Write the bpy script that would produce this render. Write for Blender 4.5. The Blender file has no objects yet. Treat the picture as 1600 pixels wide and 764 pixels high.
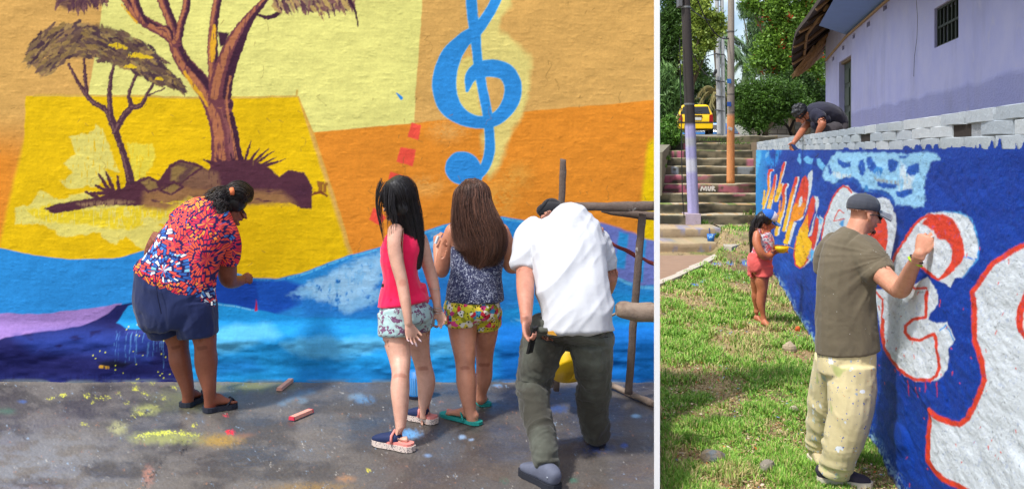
import bpy, math, random
import numpy as np
from mathutils import Vector, Matrix

random.seed(7)
RNG = np.random.default_rng(7)
scene = bpy.context.scene
COL = scene.collection

# ---------------------------------------------------------------- camera
F, CX, HZ, CZ = 1400.0, 800.0, 235.0, 1.75      # focal length in photo pixels, principal column, horizon row, eye height
cam_data = bpy.data.cameras.new('camera')
cam = bpy.data.objects.new('camera', cam_data)
COL.objects.link(cam)
cam.location = (0, 0, CZ)
cam.rotation_euler = (math.radians(90), 0, 0)
cam_data.sensor_width = 36
cam_data.lens = F / 1600 * 36
cam_data.shift_y = -(382 - HZ) / 1600
cam_data.clip_start = 0.05
cam_data.clip_end = 3000
scene.camera = cam
scene.render.resolution_x = 1024
scene.render.resolution_y = 488

# ---------------------------------------------------------------- light
SUN_TRAVEL = Vector((0.47, 0.36, -1.0)).normalized()
SUN_STRENGTH, SKY_STRENGTH, EXPOSURE = 3.1, 0.15, 0.36
sd = bpy.data.lights.new('sun', 'SUN')
sd.energy = SUN_STRENGTH
sd.angle = math.radians(5.0)
sd.color = (1.0, 0.975, 0.93)
sun = bpy.data.objects.new('sun', sd)
sun.rotation_euler = SUN_TRAVEL.to_track_quat('-Z', 'Y').to_euler()
sun.location = (-6, -6, 12)
COL.objects.link(sun)
w = bpy.data.worlds.new('World')
scene.world = w
w.use_nodes = True
nt = w.node_tree
for n in list(nt.nodes): nt.nodes.remove(n)
sky = nt.nodes.new('ShaderNodeTexSky')
sky.sky_type = 'NISHITA'
sky.sun_disc = False
sky.sun_elevation = math.asin(-SUN_TRAVEL.z)
sky.sun_rotation = math.atan2(-SUN_TRAVEL.x, -SUN_TRAVEL.y) % (2 * math.pi)
sky.dust_density = 2.0
sky.air_density = 1.0
tc = nt.nodes.new('ShaderNodeTexCoord')
mp = nt.nodes.new('ShaderNodeMapping'); mp.inputs['Scale'].default_value = (1, 1, 2.2)
cn = nt.nodes.new('ShaderNodeTexNoise'); cn.inputs['Scale'].default_value = 2.6; cn.inputs['Detail'].default_value = 8; cn.inputs['Roughness'].default_value = .6
cr = nt.nodes.new('ShaderNodeValToRGB'); cr.color_ramp.elements[0].position = .44; cr.color_ramp.elements[1].position = .66
mx = nt.nodes.new('ShaderNodeMix'); mx.data_type = 'RGBA'
mx.inputs['B'].default_value = (9.0, 9.3, 9.8, 1)
bg = nt.nodes.new('ShaderNodeBackground'); bg.inputs['Strength'].default_value = SKY_STRENGTH
wo = nt.nodes.new('ShaderNodeOutputWorld')
L = nt.links.new
L(tc.outputs['Generated'], mp.inputs['Vector']); L(mp.outputs[0], cn.inputs['Vector']); L(cn.outputs['Fac'], cr.inputs[0])
L(cr.outputs[0], mx.inputs['Factor']); L(sky.outputs[0], mx.inputs['A']); L(mx.outputs['Result'], bg.inputs[0]); L(bg.outputs[0], wo.inputs[0])
scene.view_settings.view_transform = 'Standard'
scene.view_settings.look = 'None'
scene.view_settings.gamma = 1
scene.view_settings.exposure = EXPOSURE
scene.view_settings.use_curve_mapping = False

# ---------------------------------------------------------------- basic helpers
def P(px, py, d):                      # a point of the photograph at distance d
    return np.array(((px - CX) / F * d, d, CZ - (py - HZ) / F * d))

def lin(r, g, b, k=1.0):
    o = []
    for c in (r, g, b):
        c = c / 255.0
        o.append(k * (c / 12.92 if c <= .04045 else ((c + .055) / 1.055) ** 2.4))
    return tuple(o)

def smooth(a, b, x):
    t = np.clip((x - a) / (b - a), 0, 1)
    return t * t * (3 - 2 * t)

_T2 = RNG.random((256, 256)); _T3 = RNG.random((64, 64, 64))
def vn2(x, y, s=0):
    x = np.asarray(x, float) + s * 17.3; y = np.asarray(y, float) + s * 9.1
    xi = np.floor(x).astype(int); yi = np.floor(y).astype(int)
    fx = x - xi; fy = y - yi
    fx = fx * fx * (3 - 2 * fx); fy = fy * fy * (3 - 2 * fy)
    a = _T2[xi & 255, yi & 255]; b = _T2[(xi + 1) & 255, yi & 255]
    c = _T2[xi & 255, (yi + 1) & 255]; d = _T2[(xi + 1) & 255, (yi + 1) & 255]
    return (a * (1 - fx) + b * fx) * (1 - fy) + (c * (1 - fx) + d * fx) * fy
def fbm2(x, y, o=4, s=0):
    t = 0; a = .5; n = 0
    for i in range(o):
        t = t + a * vn2(x * 2 ** i, y * 2 ** i, s + i); n += a; a *= .5
    return t / n
def vn3(p, s=0):
    p = p + s * 7.7
    i = np.floor(p).astype(int); f = p - i; f = f * f * (3 - 2 * f)
    r = 0
    for dx in (0, 1):
        for dy in (0, 1):
            for dz in (0, 1):
                wt = (f[:, 0] if dx else 1 - f[:, 0]) * (f[:, 1] if dy else 1 - f[:, 1]) * (f[:, 2] if dz else 1 - f[:, 2])
                r = r + wt * _T3[(i[:, 0] + dx) & 63, (i[:, 1] + dy) & 63, (i[:, 2] + dz) & 63]
    return r

def tag(o, label=None, cat=None, group=None, kind=None):
    if label: o['label'] = label
    if cat: o['category'] = cat
    if group: o['group'] = group
    if kind: o['kind'] = kind
    return o

def thing(name, label, cat, loc=(0, 0, 0), group=None):
    o = bpy.data.objects.new(name, None)
    o.location = tuple(float(v) for v in loc)
    o.empty_display_size = .1
    COL.objects.link(o)
    return tag(o, label, cat, group)

def wloc(o):
    v = Vector((0, 0, 0))
    while o is not None:
        v = v + o.location if o.parent is None else v
        o = o.parent
    return v

def put(name, me, mat=None, parent=None, **kw):
    """link a mesh given in world coordinates, as a child of parent"""
    o = bpy.data.objects.new(name, me)
    if mat is not None:
        me.materials.clear(); me.materials.append(mat)
    COL.objects.link(o)
    if parent is not None:
        o.parent = parent
        root = parent
        while root.parent: root = root.parent
        if parent.parent is None and parent.type == 'EMPTY':
            o.matrix_parent_inverse = Matrix.Translation(-Vector(parent.location))
    return tag(o, **kw)

def mk(verts, faces, smooth_=False, cols=None):
    me = bpy.data.meshes.new('m')
    if isinstance(faces, np.ndarray):
        v = np.asarray(verts, np.float32)
        n = faces.shape[1]
        me.vertices.add(len(v)); me.vertices.foreach_set('co', v.ravel())
        me.loops.add(faces.size); me.loops.foreach_set('vertex_index', faces.astype(np.int32).ravel())
        me.polygons.add(len(faces))
        me.polygons.foreach_set('loop_start', np.arange(0, faces.size, n, dtype=np.int32))
        me.update(calc_edges=True)
    else:
        me.from_pydata([tuple(float(c) for c in q) for q in verts], [], [tuple(int(i) for i in f) for f in faces])
    if smooth_:
        me.polygons.foreach_set('use_smooth', np.ones(len(me.polygons), bool))
    if cols is not None: setcol(me, cols)
    me.validate(); me.update()
    return me

def setcol(me, cols):
    a = me.color_attributes.new('Col', 'FLOAT_COLOR', 'POINT')
    c = np.ones((len(me.vertices), 4), np.float32); c[:, :3] = cols
    a.data.foreach_set('color', c.ravel())

def getv(me):
    v = np.empty(len(me.vertices) * 3, np.float32); me.vertices.foreach_get('co', v); return v.reshape(-1, 3).astype(float)
def getn(me):
    v = np.empty(len(me.vertices) * 3, np.float32); me.vertices.foreach_get('normal', v); return v.reshape(-1, 3).astype(float)
def setv(me, v):
    me.vertices.foreach_set('co', np.asarray(v, np.float32).ravel()); me.update()

def grid_faces(nu, nv):
    i = np.arange(nu * nv).reshape(nu, nv)
    return np.stack([i[:-1, :-1], i[1:, :-1], i[1:, 1:], i[:-1, 1:]], -1).reshape(-1, 4)

class MB:
    def __init__(s): s.v = []; s.f = []; s.c = []
    def add(s, v, f, col=None):
        n = len(s.v); s.v.extend([tuple(map(float, q)) for q in v]); s.f.extend([tuple(i + n for i in q) for q in f])
        s.c.extend([col or (1, 1, 1)] * len(v)); return s
    def box(s, a, b, col=None):
        x0, y0, z0 = a; x1, y1, z1 = b
        return s.add([(x0, y0, z0), (x1, y0, z0), (x1, y1, z0), (x0, y1, z0), (x0, y0, z1), (x1, y0, z1), (x1, y1, z1), (x0, y1, z1)],
                     [(0, 3, 2, 1), (4, 5, 6, 7), (0, 1, 5, 4), (1, 2, 6, 5), (2, 3, 7, 6), (3, 0, 4, 7)], col)
    def hexa(s, bot, top, col=None):         # four bottom points, four top points
        return s.add(list(bot) + list(top), [(0, 3, 2, 1), (4, 5, 6, 7), (0, 1, 5, 4), (1, 2, 6, 5), (2, 3, 7, 6), (3, 0, 4, 7)], col)
    def prism(s, poly, off, col=None):        # polygon points swept by a vector
        n = len(poly); off = np.array(off, float)
        v = [np.array(p, float) for p in poly] + [np.array(p, float) + off for p in poly]
        f = [tuple(range(n - 1, -1, -1)), tuple(range(n, 2 * n))] + [(i, (i + 1) % n, n + (i + 1) % n, n + i) for i in range(n)]
        return s.add(v, f, col)
    def tube(s, pts, rad, seg=8, col=None):
        pts = [np.array(p, float) for p in pts]
        if not hasattr(rad, '__len__'): rad = [rad] * len(pts)
        v, f = [], []
        up = None
        for i, p in enumerate(pts):
            t = pts[min(i + 1, len(pts) - 1)] - pts[max(i - 1, 0)]; t = t / (np.linalg.norm(t) + 1e-9)
            if up is None: up = np.array((0, 0, 1.)) if abs(t[2]) < .9 else np.array((0, 1., 0))
            a = np.cross(t, up); a /= np.linalg.norm(a) + 1e-9; up = np.cross(a, t)
            for k in range(seg):
                g = 2 * math.pi * k / seg
                v.append(p + rad[i] * (math.cos(g) * a + math.sin(g) * up))
        n = len(pts)
        for i in range(n - 1):
            for k in range(seg):
                f.append((i * seg + k, i * seg + (k + 1) % seg, (i + 1) * seg + (k + 1) % seg, (i + 1) * seg + k))
        f.append(tuple(range(seg - 1, -1, -1))); f.append(tuple(range((n - 1) * seg, n * seg)))
        return s.add(v, f, col)
    def ell(s, c, r, R=None, seg=16, ring=10, col=None):
        v, f = [], []
        c = np.array(c, float)
        R = np.eye(3) if R is None else R
        v.append(c + R @ np.array((0, 0, -r[2])))
        for j in range(1, ring):
            a = math.pi * j / ring
            for k in range(seg):
                g = 2 * math.pi * k / seg
                v.append(c + R @ np.array((r[0] * math.sin(a) * math.cos(g), r[1] * math.sin(a) * math.sin(g), -r[2] * math.cos(a))))
        v.append(c + R @ np.array((0, 0, r[2])))
        for k in range(seg):
            f.append((0, 1 + (k + 1) % seg, 1 + k))
            f.append((len(v) - 1, 1 + (ring - 2) * seg + k, 1 + (ring - 2) * seg + (k + 1) % seg))
        for j in range(ring - 2):
            for k in range(seg):
                f.append((1 + j * seg + k, 1 + j * seg + (k + 1) % seg, 1 + (j + 1) * seg + (k + 1) % seg, 1 + (j + 1) * seg + k))
        return s.add(v, f, col)
    def mesh(s, smooth_=False, cols=False):
        return mk(s.v, s.f, smooth_, np.array(s.c) if cols else None)
    def build(s, name, mat, parent=None, smooth_=False, cols=False, **kw):
        return put(name, s.mesh(smooth_, cols), mat, parent, **kw)

# ---------------------------------------------------------------- materials
class NT:
    def __init__(s, name):
        s.m = bpy.data.materials.new(name); s.m.use_nodes = True
        s.t = s.m.node_tree; s.b = s.t.nodes['Principled BSDF']
        s.co = s.t.nodes.new('ShaderNodeTexCoord').outputs['Object']
    def n(s, typ, **kw):
        q = s.t.nodes.new('ShaderNode' + typ)
        for k, v in kw.items():
            if k.startswith('_'): setattr(q, k[1:], v)
            else:
                i = q.inputs[k.replace('__', ' ')] if not k.startswith('i') or not k[1:].isdigit() else q.inputs[int(k[1:])]
                if hasattr(v, 'is_linked') or isinstance(v, bpy.types.NodeSocket): s.t.links.new(v, i)
                else: i.default_value = v
        return q
    def math(s, op, a, b=0.0, c=None, clamp=False):
        q = s.t.nodes.new('ShaderNodeMath'); q.operation = op; q.use_clamp = clamp
        for i, v in enumerate((a, b) if c is None else (a, b, c)):
            if isinstance(v, bpy.types.NodeSocket): s.t.links.new(v, q.inputs[i])
            else: q.inputs[i].default_value = v
        return q.outputs[0]
    def mix(s, f, a, b, mode='MIX'):
        q = s.t.nodes.new('ShaderNodeMix'); q.data_type = 'RGBA'; q.blend_type = mode
        for nme, v in (('Factor', f), ('A', a), ('B', b)):
            i = [x for x in q.inputs if x.name == nme and (x.type == ('VALUE' if nme == 'Factor' else 'RGBA'))][0]
            if isinstance(v, bpy.types.NodeSocket): s.t.links.new(v, i)
            else: i.default_value = v if nme == 'Factor' else (*v[:3], 1)
        return [x for x in q.outputs if x.type == 'RGBA'][0]
    def noise(s, scale, detail=4, rough=.55, vec=None, stretch=None, dist=0.0):
        v = vec or s.co
        if stretch:
            mpn = s.n('Mapping', Scale=stretch); s.t.links.new(v, mpn.inputs['Vector']); v = mpn.outputs[0]
        q = s.n('TexNoise', Scale=scale, Detail=detail, Roughness=rough, Distortion=dist); s.t.links.new(v, q.inputs['Vector'])
        return q.outputs['Fac']
    def ramp(s, f, stops, const=False):
        q = s.t.nodes.new('ShaderNodeValToRGB'); cr = q.color_ramp
        if const: cr.interpolation = 'CONSTANT'
        while len(cr.elements) > 1: cr.elements.remove(cr.elements[-1])
        cr.elements[0].position = stops[0][0]; cr.elements[0].color = (*stops[0][1], 1)
        for p, c in stops[1:]:
            e = cr.elements.new(p); e.color = (*c, 1)
        s.t.links.new(f, q.inputs[0])
        return q.outputs[0]
    def thr(s, f, a, b):
        q = s.n('MapRange', i1=a, i2=b); s.t.links.new(f, q.inputs[0]); q.clamp = True
        return q.outputs[0]
    def bump(s, h, strength=.3, dist=.01):
        q = s.n('Bump', Strength=strength, Distance=dist); s.t.links.new(h, q.inputs['Height'])
        prev = s.b.inputs['Normal']
        if prev.is_linked: s.t.links.new(prev.links[0].from_socket, q.inputs['Normal'])
        s.t.links.new(q.outputs[0], prev)
    def base(s, c):
        if isinstance(c, bpy.types.NodeSocket): s.t.links.new(c, s.b.inputs['Base Color'])
        else: s.b.inputs['Base Color'].default_value = (*c, 1)
    def rough(s, r):
        if isinstance(r, bpy.types.NodeSocket): s.t.links.new(r, s.b.inputs['Roughness'])
        else: s.b.inputs['Roughness'].default_value = r

def pm(name, col, rough=.8, var=.2, scale=12, bump=.2, bscale=60, bdist=.004, col2=None, f2=(.55, .7), s2=5, metal=0, spec=.3, stretch=None):
    t = NT(name)
    n = t.noise(scale, 5, stretch=stretch)
    c = t.mix(n, tuple(x * (1 - var) for x in col), tuple(min(1, x * (1 + var)) for x in col))
    if col2 is not None:
        c = t.mix(t.thr(t.noise(s2, 6, .65), *f2), c, col2)
    t.base(c); t.rough(rough); t.b.inputs['Metallic'].default_value = metal
    t.b.inputs['Specular IOR Level'].default_value = spec
    if bump: t.bump(t.noise(bscale, 5, stretch=stretch), bump, bdist)
    return t.m

def cm(name, rough=.8, var=.1, scale=30, bump=.3, bscale=90, bdist=.004, spec=.3, coat=0):
    t = NT(name)
    at = t.n('Attribute', _attribute_name='Col').outputs['Color']
    n = t.noise(scale, 6, .6)
    c = t.mix(1.0, at, t.mix(n, (1 - var,) * 3, (1 + var,) * 3), 'MULTIPLY')
    t.base(c); t.rough(rough); t.b.inputs['Specular IOR Level'].default_value = spec
    if bump: t.bump(t.noise(bscale, 6, .65), bump, bdist)
    return t.m

# ---------------------------------------------------------------- painting of flat print on a wall: colours per vertex of the plaster
class Canvas:
    def __init__(s, px, py, base):
        s.x = px.ravel().astype(float); s.y = py.ravel().astype(float)
        s.c = np.tile(np.array(base, float), (len(s.x), 1))
        s.wx = s.x; s.wy = s.y
    def warp(s, amp, sc=.12, seed=1):
        s.wx = s.x + amp * (fbm2(s.x * sc, s.y * sc, 3, seed) - .5) * 2
        s.wy = s.y + amp * (fbm2(s.x * sc, s.y * sc, 3, seed + 20) - .5) * 2
    def sub(s, pts, m):
        p = np.array(pts, float)
        return np.where((s.wx > p[:, 0].min() - m) & (s.wx < p[:, 0].max() + m) & (s.wy > p[:, 1].min() - m) & (s.wy < p[:, 1].max() + m))[0]
    def blend(s, ix, a, col, dry=0, dsc=(.5, .08), seed=3):
        if dry > 0:
            n = fbm2(s.x[ix] * dsc[0], s.y[ix] * dsc[1], 3, seed)
            a = a * smooth(dry - .12, dry + .08, n)
        col = np.array(col, float)
        s.c[ix] = s.c[ix] * (1 - a[:, None]) + col * a[:, None]
    def poly(s, pts, col, soft=.7, dry=0, a=1.0, **kw):
        ix = s.sub(pts, soft + 1)
        if len(ix) == 0: return
        x = s.wx[ix]; y = s.wy[ix]
        ins = np.zeros(len(ix), bool); dist = np.full(len(ix), 1e9)
        n = len(pts)
        for i in range(n):
            x0, y0 = pts[i]; x1, y1 = pts[(i + 1) % n]
            if y0 != y1:
                c = ((y0 > y) != (y1 > y)) & (x < (x1 - x0) * (y - y0) / (y1 - y0) + x0)
                ins ^= c
            dx, dy = x1 - x0, y1 - y0; L2 = dx * dx + dy * dy + 1e-9
            t = np.clip(((x - x0) * dx + (y - y0) * dy) / L2, 0, 1)
            dist = np.minimum(dist, np.hypot(x - x0 - t * dx, y - y0 - t * dy))
        sdv = np.where(ins, dist, -dist)
        s.blend(ix, a * smooth(-soft, soft, sdv), col, dry, **kw)
    def stroke(s, pts, col, soft=.7, dry=0, a=1.0, **kw):       # pts (x, y, full width)
        p = np.array(pts, float)
        m = p[:, 2].max() / 2 + soft + 1
        ix = s.sub(p[:, :2], m)
        if len(ix) == 0: return
        x = s.wx[ix]; y = s.wy[ix]; best = np.full(len(ix), -1e9)
        for i in range(len(p) - 1):
            x0, y0, w0 = p[i]; x1, y1, w1 = p[i + 1]
            dx, dy = x1 - x0, y1 - y0; L2 = dx * dx + dy * dy + 1e-9
            t = np.clip(((x - x0) * dx + (y - y0) * dy) / L2, 0, 1)
            best = np.maximum(best, (w0 + (w1 - w0) * t) / 2 - np.hypot(x - x0 - t * dx, y - y0 - t * dy))
        s.blend(ix, a * smooth(-soft, soft, best), col, dry, **kw)
    def spray(s, cx, cy, rx, ry, col, a=1.0, nthr=.5, sc=.08, seed=5):   # patchy cloud of colour
        ix = s.sub([(cx - rx, cy - ry), (cx + rx, cy + ry)], 2)
        if len(ix) == 0: return
        x = s.x[ix]; y = s.y[ix]
        r = np.hypot((x - cx) / rx, (y - cy) / ry)
        n = fbm2(x * sc, y * sc, 4, seed)
        n2 = fbm2(x * .45, y * .6, 3, seed + 3)
        s.blend(ix, a * smooth(1.15, .1, r + (n - .5) * .9) * smooth(nthr - .12, nthr + .12, n * .6 + n2 * .4), col)
def crs(pts, n=6):                     # smooth a list of tuples (Catmull-Rom)
    p = np.array(pts, float); o = []
    for i in range(len(p) - 1):
        a, b, c, d = p[max(i - 1, 0)], p[i], p[i + 1], p[min(i + 2, len(p) - 1)]
        for k in range(n):
            t = k / n
            o.append(.5 * ((2 * b) + (c - a) * t + (2 * a - 5 * b + 4 * c - d) * t * t + (3 * b - a - 3 * c + d) * t ** 3))
    o.append(p[-1]); return [tuple(q) for q in o]
# ================================================================ LEFT: the mural wall and the concrete slab
WD = 6.85
def left_wall():
    px = np.arange(-70, 1028.1, 1.22); px[-1] = 1027
    py = np.concatenate([np.arange(-45, 560, 1.25), np.arange(560, 602, 1.25)])
    X, Y = np.meshgrid(px, py, indexing='ij')
    c = Canvas(X, Y, lin(214, 166, 92))
    def R(*a): return lin(*a)
    tan, pale, yel, ora = R(216, 168, 92), R(226, 220, 128), R(230, 188, 12), R(226, 140, 44)
    x, y = c.x, c.y
    # tonal drift of the tan ground
    c.blend(np.arange(len(x)), smooth(170, 260, y) * smooth(140, 0, x), ora)
    c.warp(1.2, .06, 2)
    c.poly([(55, 150), (465, 150), (556, 430), (700, 620), (-200, 620), (-5, 400), (20, 290)], yel, 5)
    c.poly([(40, 150), (465, 150), (552, 430), (700, 620), (30, 620), (25, 400), (35, 290)], yel, 1.2)
    c.poly([(488, 207), (600, 198), (700, 187), (850, 172), (1100, 150), (1100, 640), (600, 640), (552, 400), (520, 300)], ora, 1)
    c.poly([(161, -60), (662, -60), (658, 40), (650, 130), (647, 193), (488, 207), (466, 151), (300, 152), (138, 149), (147, 95), (158, 30)], pale, 1)
    c.stroke([(52, 150, 2), (200, 150, 3), (330, 154, 3), (463, 151, 3), (464, 142, 3)], R(205, 170, 80), 1)
    c.stroke([(466, 152, 2), (490, 210, 3), (520, 300, 2), (548, 392, 3), (556, 412, 3)], R(215, 165, 70), 1)
    c.poly([(1012, 225), (1040, 200), (1040, 400), (995, 385), (1004, 300)], R(238, 200, 10), 5)
    # halo round the clef
    c.warp(9, .05, 5)
    hal = [(790, -10, 22), (772, 25, 26), (760, 50, 30), (772, 80, 60), (800, 95, 55), (812, 140, 30), (800, 170, 34), (780, 200, 40), (772, 240, 30), (765, 265, 20)]
    c.stroke(hal, R(228, 216, 128), 7, a=.85)
    c.stroke([(735, 110, 40), (728, 150, 45), (745, 180, 20)], R(220, 205, 115), 5, a=.9)
    c.spray(700, 205, 40, 25, R(222, 175, 100), .6, .45)
    c.spray(665, 292, 45, 22, R(236, 175, 90), .7, .42); c.spray(778, 310, 40, 40, R(228, 175, 80), .6, .45); c.spray(810, 275, 30, 30, R(228, 175, 80), .5, .45)
    # pale yellow patches
    c.warp(4, .12, 9)
    py1, py2 = R(228, 208, 70), R(226, 212, 110)
    c.poly([(107, 213), (146, 207), (150, 193), (160, 200), (172, 230), (186, 268), (160, 262), (176, 278), (150, 290), (108, 296), (92, 284), (114, 272), (100, 255), (118, 240)], py2, 1.5, dry=.28)
    c.poly([(197, 223), (238, 226), (243, 245), (232, 268), (214, 286), (206, 262)], py1, 2, dry=.3)
    c.poly([(23, 326), (46, 322), (62, 298), (76, 304), (84, 312), (140, 300), (160, 312), (205, 316), (252, 305), (300, 294), (330, 312), (322, 340), (290, 334), (262, 352), (240, 350), (252, 372), (238, 376), (226, 386), (200, 368), (184, 382), (162, 374), (158, 362), (100, 370), (70, 352), (24, 352)], py2, 1.5, dry=.22)
    c.poly([(40, 330), (80, 318), (150, 330), (210, 320), (260, 306), (300, 300), (300, 330), (240, 345), (200, 360), (120, 350), (60, 345)], R(232, 205, 45), 3, dry=.4)
    c.stroke([(230, 345, 12), (262, 372, 12)], py2, 1.5); c.stroke([(200, 368, 10), (226, 384, 10)], py2, 1.5)
    # ---- small tree
    c.warp(1.6, .35, 11)
    dk, md, hl = R(78, 48, 62), R(105, 70, 78), R(150, 105, 75)
    def br(pts, col=dk, hi=None):
        c.stroke(crs(pts), col, .8)
        q = [(a - w * .22, b, w * .3) for a, b, w in pts]
        c.stroke(crs(q), hi or R(120, 85, 85), .8, dry=.45, dsc=(.3, .3))
    br([(206, 292, 15), (196, 250, 11), (184, 215, 10), (176, 192, 12), (165, 172, 9), (142, 157, 8), (124, 132, 6), (107, 100, 4)])
    br([(136, 148, 6), (133, 118, 6), (131, 88, 3)])
    br([(174, 188, 8), (171, 150, 8), (174, 120, 6), (179, 98, 4)])
    br([(180, 207, 9), (193, 182, 10), (205, 168, 9), (201, 150, 6), (210, 125, 5), (217, 111, 4)])
    br([(205, 168, 8), (220, 165, 7), (230, 148, 5), (240, 130, 4)]); br([(232, 150, 3), (258, 138, 2)])
    rg = np.random.default_rng(3)
    up = np.array([(45, 78), (62, 50), (100, 38), (150, 38), (200, 52), (240, 78), (264, 108), (287, 140)])
    lo = np.array([(42, 92), (66, 122), (108, 92), (150, 88), (172, 100), (204, 110), (238, 128), (287, 141)])
    pal = [R(96, 72, 66), R(122, 98, 72), R(74, 52, 62), R(146, 118, 72), R(110, 84, 74), R(88, 66, 70), R(160, 130, 84)]
    def dabs(up, lo, n, flow, sz=1.0, pal=pal):
        for i in range(n):
            t = rg.random() * (len(up) - 1.001); k = int(t); f = t - k
            u = up[k] * (1 - f) + up[k + 1] * f; l = lo[k] * (1 - f) + lo[k + 1] * f
            v = rg.random(); q = u * (1 - v) + l * v
            a = flow(t / (len(up) - 1)) + rg.normal() * .25
            ln = rg.uniform(8, 20) * sz; wd = rg.uniform(3, 7) * sz
            dx, dy = math.cos(a) * ln, math.sin(a) * ln
            c.stroke([(q[0] - dx / 2, q[1] - dy / 2, wd * .7), (q[0], q[1], wd), (q[0] + dx / 2, q[1] + dy / 2, 1)], pal[rg.integers(len(pal))], .8, dry=.32 if rg.random() < .6 else 0, dsc=(.35, .35), seed=int(rg.integers(40)))
    fl = lambda t: math.pi - .9 + (t * 1.0) if t < .35 else .2 + .55 * t
    c.warp(4, .2, 15)
    c.poly([tuple(q) for q in up] + [tuple(q) for q in lo[::-1]], R(112, 88, 74), 3, a=.8, dry=.26, dsc=(.12, .25))
    c.poly([(105, 62), (150, 56), (200, 66), (238, 90), (262, 116), (236, 112), (196, 88), (150, 74), (112, 82)], R(84, 62, 66), 3, a=.8, dry=.35, dsc=(.12, .25)); c.warp(1.6, .35, 11)
    dabs(up, lo, 170, fl, 1.5); dabs(up, lo, 260, fl)
    for q in ((182, 70, 10), (218, 87, 13), (228, 89, 10), (204, 104, 8), (249, 123, 5), (190, 74, 8), (212, 86, 10)):
        c.stroke([(q[0] - q[2], q[1] + 1, 4), (q[0], q[1], 7), (q[0] + q[2], q[1] + 2, 3)], R(228, 192, 40), .8, dry=.3)
    # ---- big tree
    T = R(116, 64, 72); TD = R(66, 36, 56); TH = R(178, 112, 78); TY = R(226, 168, 44)
    def limb(pts, hiw=.35):
        c.stroke(crs(pts), T, .8)
        c.stroke(crs([(a + w_ * .32, b, w_ * .38) for a, b, w_ in pts]), TD, 1)
        c.stroke(crs([(a - w_ * .22, b, w_ * hiw) for a, b, w_ in pts]), TH, 1, dry=.36, dsc=(.35, .06))
    limb([(356, 262, 56), (353, 235, 46), (350, 205, 42), (340, 170, 40), (326, 148, 32), (308, 122, 27), (288, 100, 25), (277, 78, 22), (270, 60, 20), (248, 46, 18), (226, 34, 17), (207, 16, 14), (190, -12, 14)])
    limb([(226, 36, 14), (214, 14, 14), (206, -12, 14)])
    limb([(276, 66, 18), (268, 36, 16), (258, 12, 16), (250, -12, 18)]); limb([(279, 62, 12), (284, 34, 12), (291, 12, 12), (292, -12, 12)])
    limb([(246, 44, 6), (262, 46, 10), (268, 60, 8)])
    limb([(350, 165, 30), (340, 145, 26), (334, 110, 18), (332, 70, 16), (335, 30, 13), (342, -12, 14)])
    limb([(343, 150, 36), (348, 120, 34), (357, 92, 32), (370, 62, 28), (386, 34, 18), (404, 12, 12), (424, -10, 10)])
    c.poly([(340, 50), (358, 52), (352, 70), (344, 74)], TD, 1.5)
    c.stroke(crs([(402, 24, 4), (420, 28, 7), (436, 20, 7), (442, 4, 5)]), TD, .8)
    c.stroke(crs([(335, 40, 4), (333, 70, 9), (331, 95, 6)]), TY, 1.2, dry=.3); c.stroke(crs([(288, 112, 4), (300, 132, 6), (316, 152, 5), (324, 166, 2)]), TY, 1.2, dry=.3)
    c.stroke([(190, 8, 3), (214, 36, 3)], TY, 1, dry=.35); c.stroke(crs([(360, 120, 3), (354, 160, 4), (362, 210, 4), (370, 250, 4)]), TH, 1, dry=.3)
    c.stroke(crs([(344, 170, 4), (356, 200, 6), (362, 245, 8)]), R(140, 84, 84), 1.4, dry=.35)
    pal2 = [R(96, 60, 74), R(74, 44, 62), R(130, 90, 88), R(150, 108, 80)]
    dabs(np.array([(88, -10), (110, -12), (140, -12), (170, -12)]), np.array([(90, 12), (112, 22), (136, 14), (165, 4)]), 60, lambda t: 1.9 - t * .5, 1.1, pal2)
    c.poly([(432, -20), (560, -20), (548, 10), (515, 20), (490, 12), (455, 14)], R(116, 78, 84), 4, a=.85, dry=.3, dsc=(.2, .12)); c.poly([(84, -20), (175, -20), (160, 6), (130, 10), (112, 18), (90, 8)], R(86, 54, 70), 4, a=.85, dry=.3, dsc=(.2, .12))
    dabs(np.array([(430, -12), (470, -12), (510, -12), (556, -12)]), np.array([(428, 16), (470, 20), (512, 26), (552, 12)]), 110, lambda t: .8 + t * .5, 1.1, [R(130, 90, 88), R(176, 140, 100), R(96, 64, 74), R(190, 160, 96)])
    c.stroke([(546, 0, 5), (554, 14, 4), (560, 42, 2)], TD, .8)
    # ---- earth, rocks and grass tufts under the trees
    E = R(84, 46, 60); EB = R(150, 108, 70)
    c.poly([(68, 326), (90, 318), (130, 312), (160, 306), (195, 292), (222, 278), (248, 282), (264, 258), (284, 250), (306, 256), (326, 266), (340, 252), (395, 250), (420, 262), (436, 276), (452, 266), (476, 270), (488, 292), (487, 327), (470, 325), (452, 316), (420, 316), (380, 320), (320, 318), (285, 300), (250, 316), (215, 322), (160, 320), (110, 330), (84, 334)], E, 1.2)
    c.poly([(225, 300), (290, 290), (350, 296), (440, 300), (462, 318), (400, 320), (330, 322), (300, 308), (260, 330), (222, 325)], EB, 7, dry=.32, dsc=(.05, .25))
    c.poly([(310, 262), (340, 270), (345, 292), (300, 296), (285, 285)], R(128, 92, 72), 5, dry=.3)
    c.poly([(120, 318), (180, 312), (210, 316), (170, 322), (130, 324)], R(150, 116, 90), 3, dry=.4)
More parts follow.
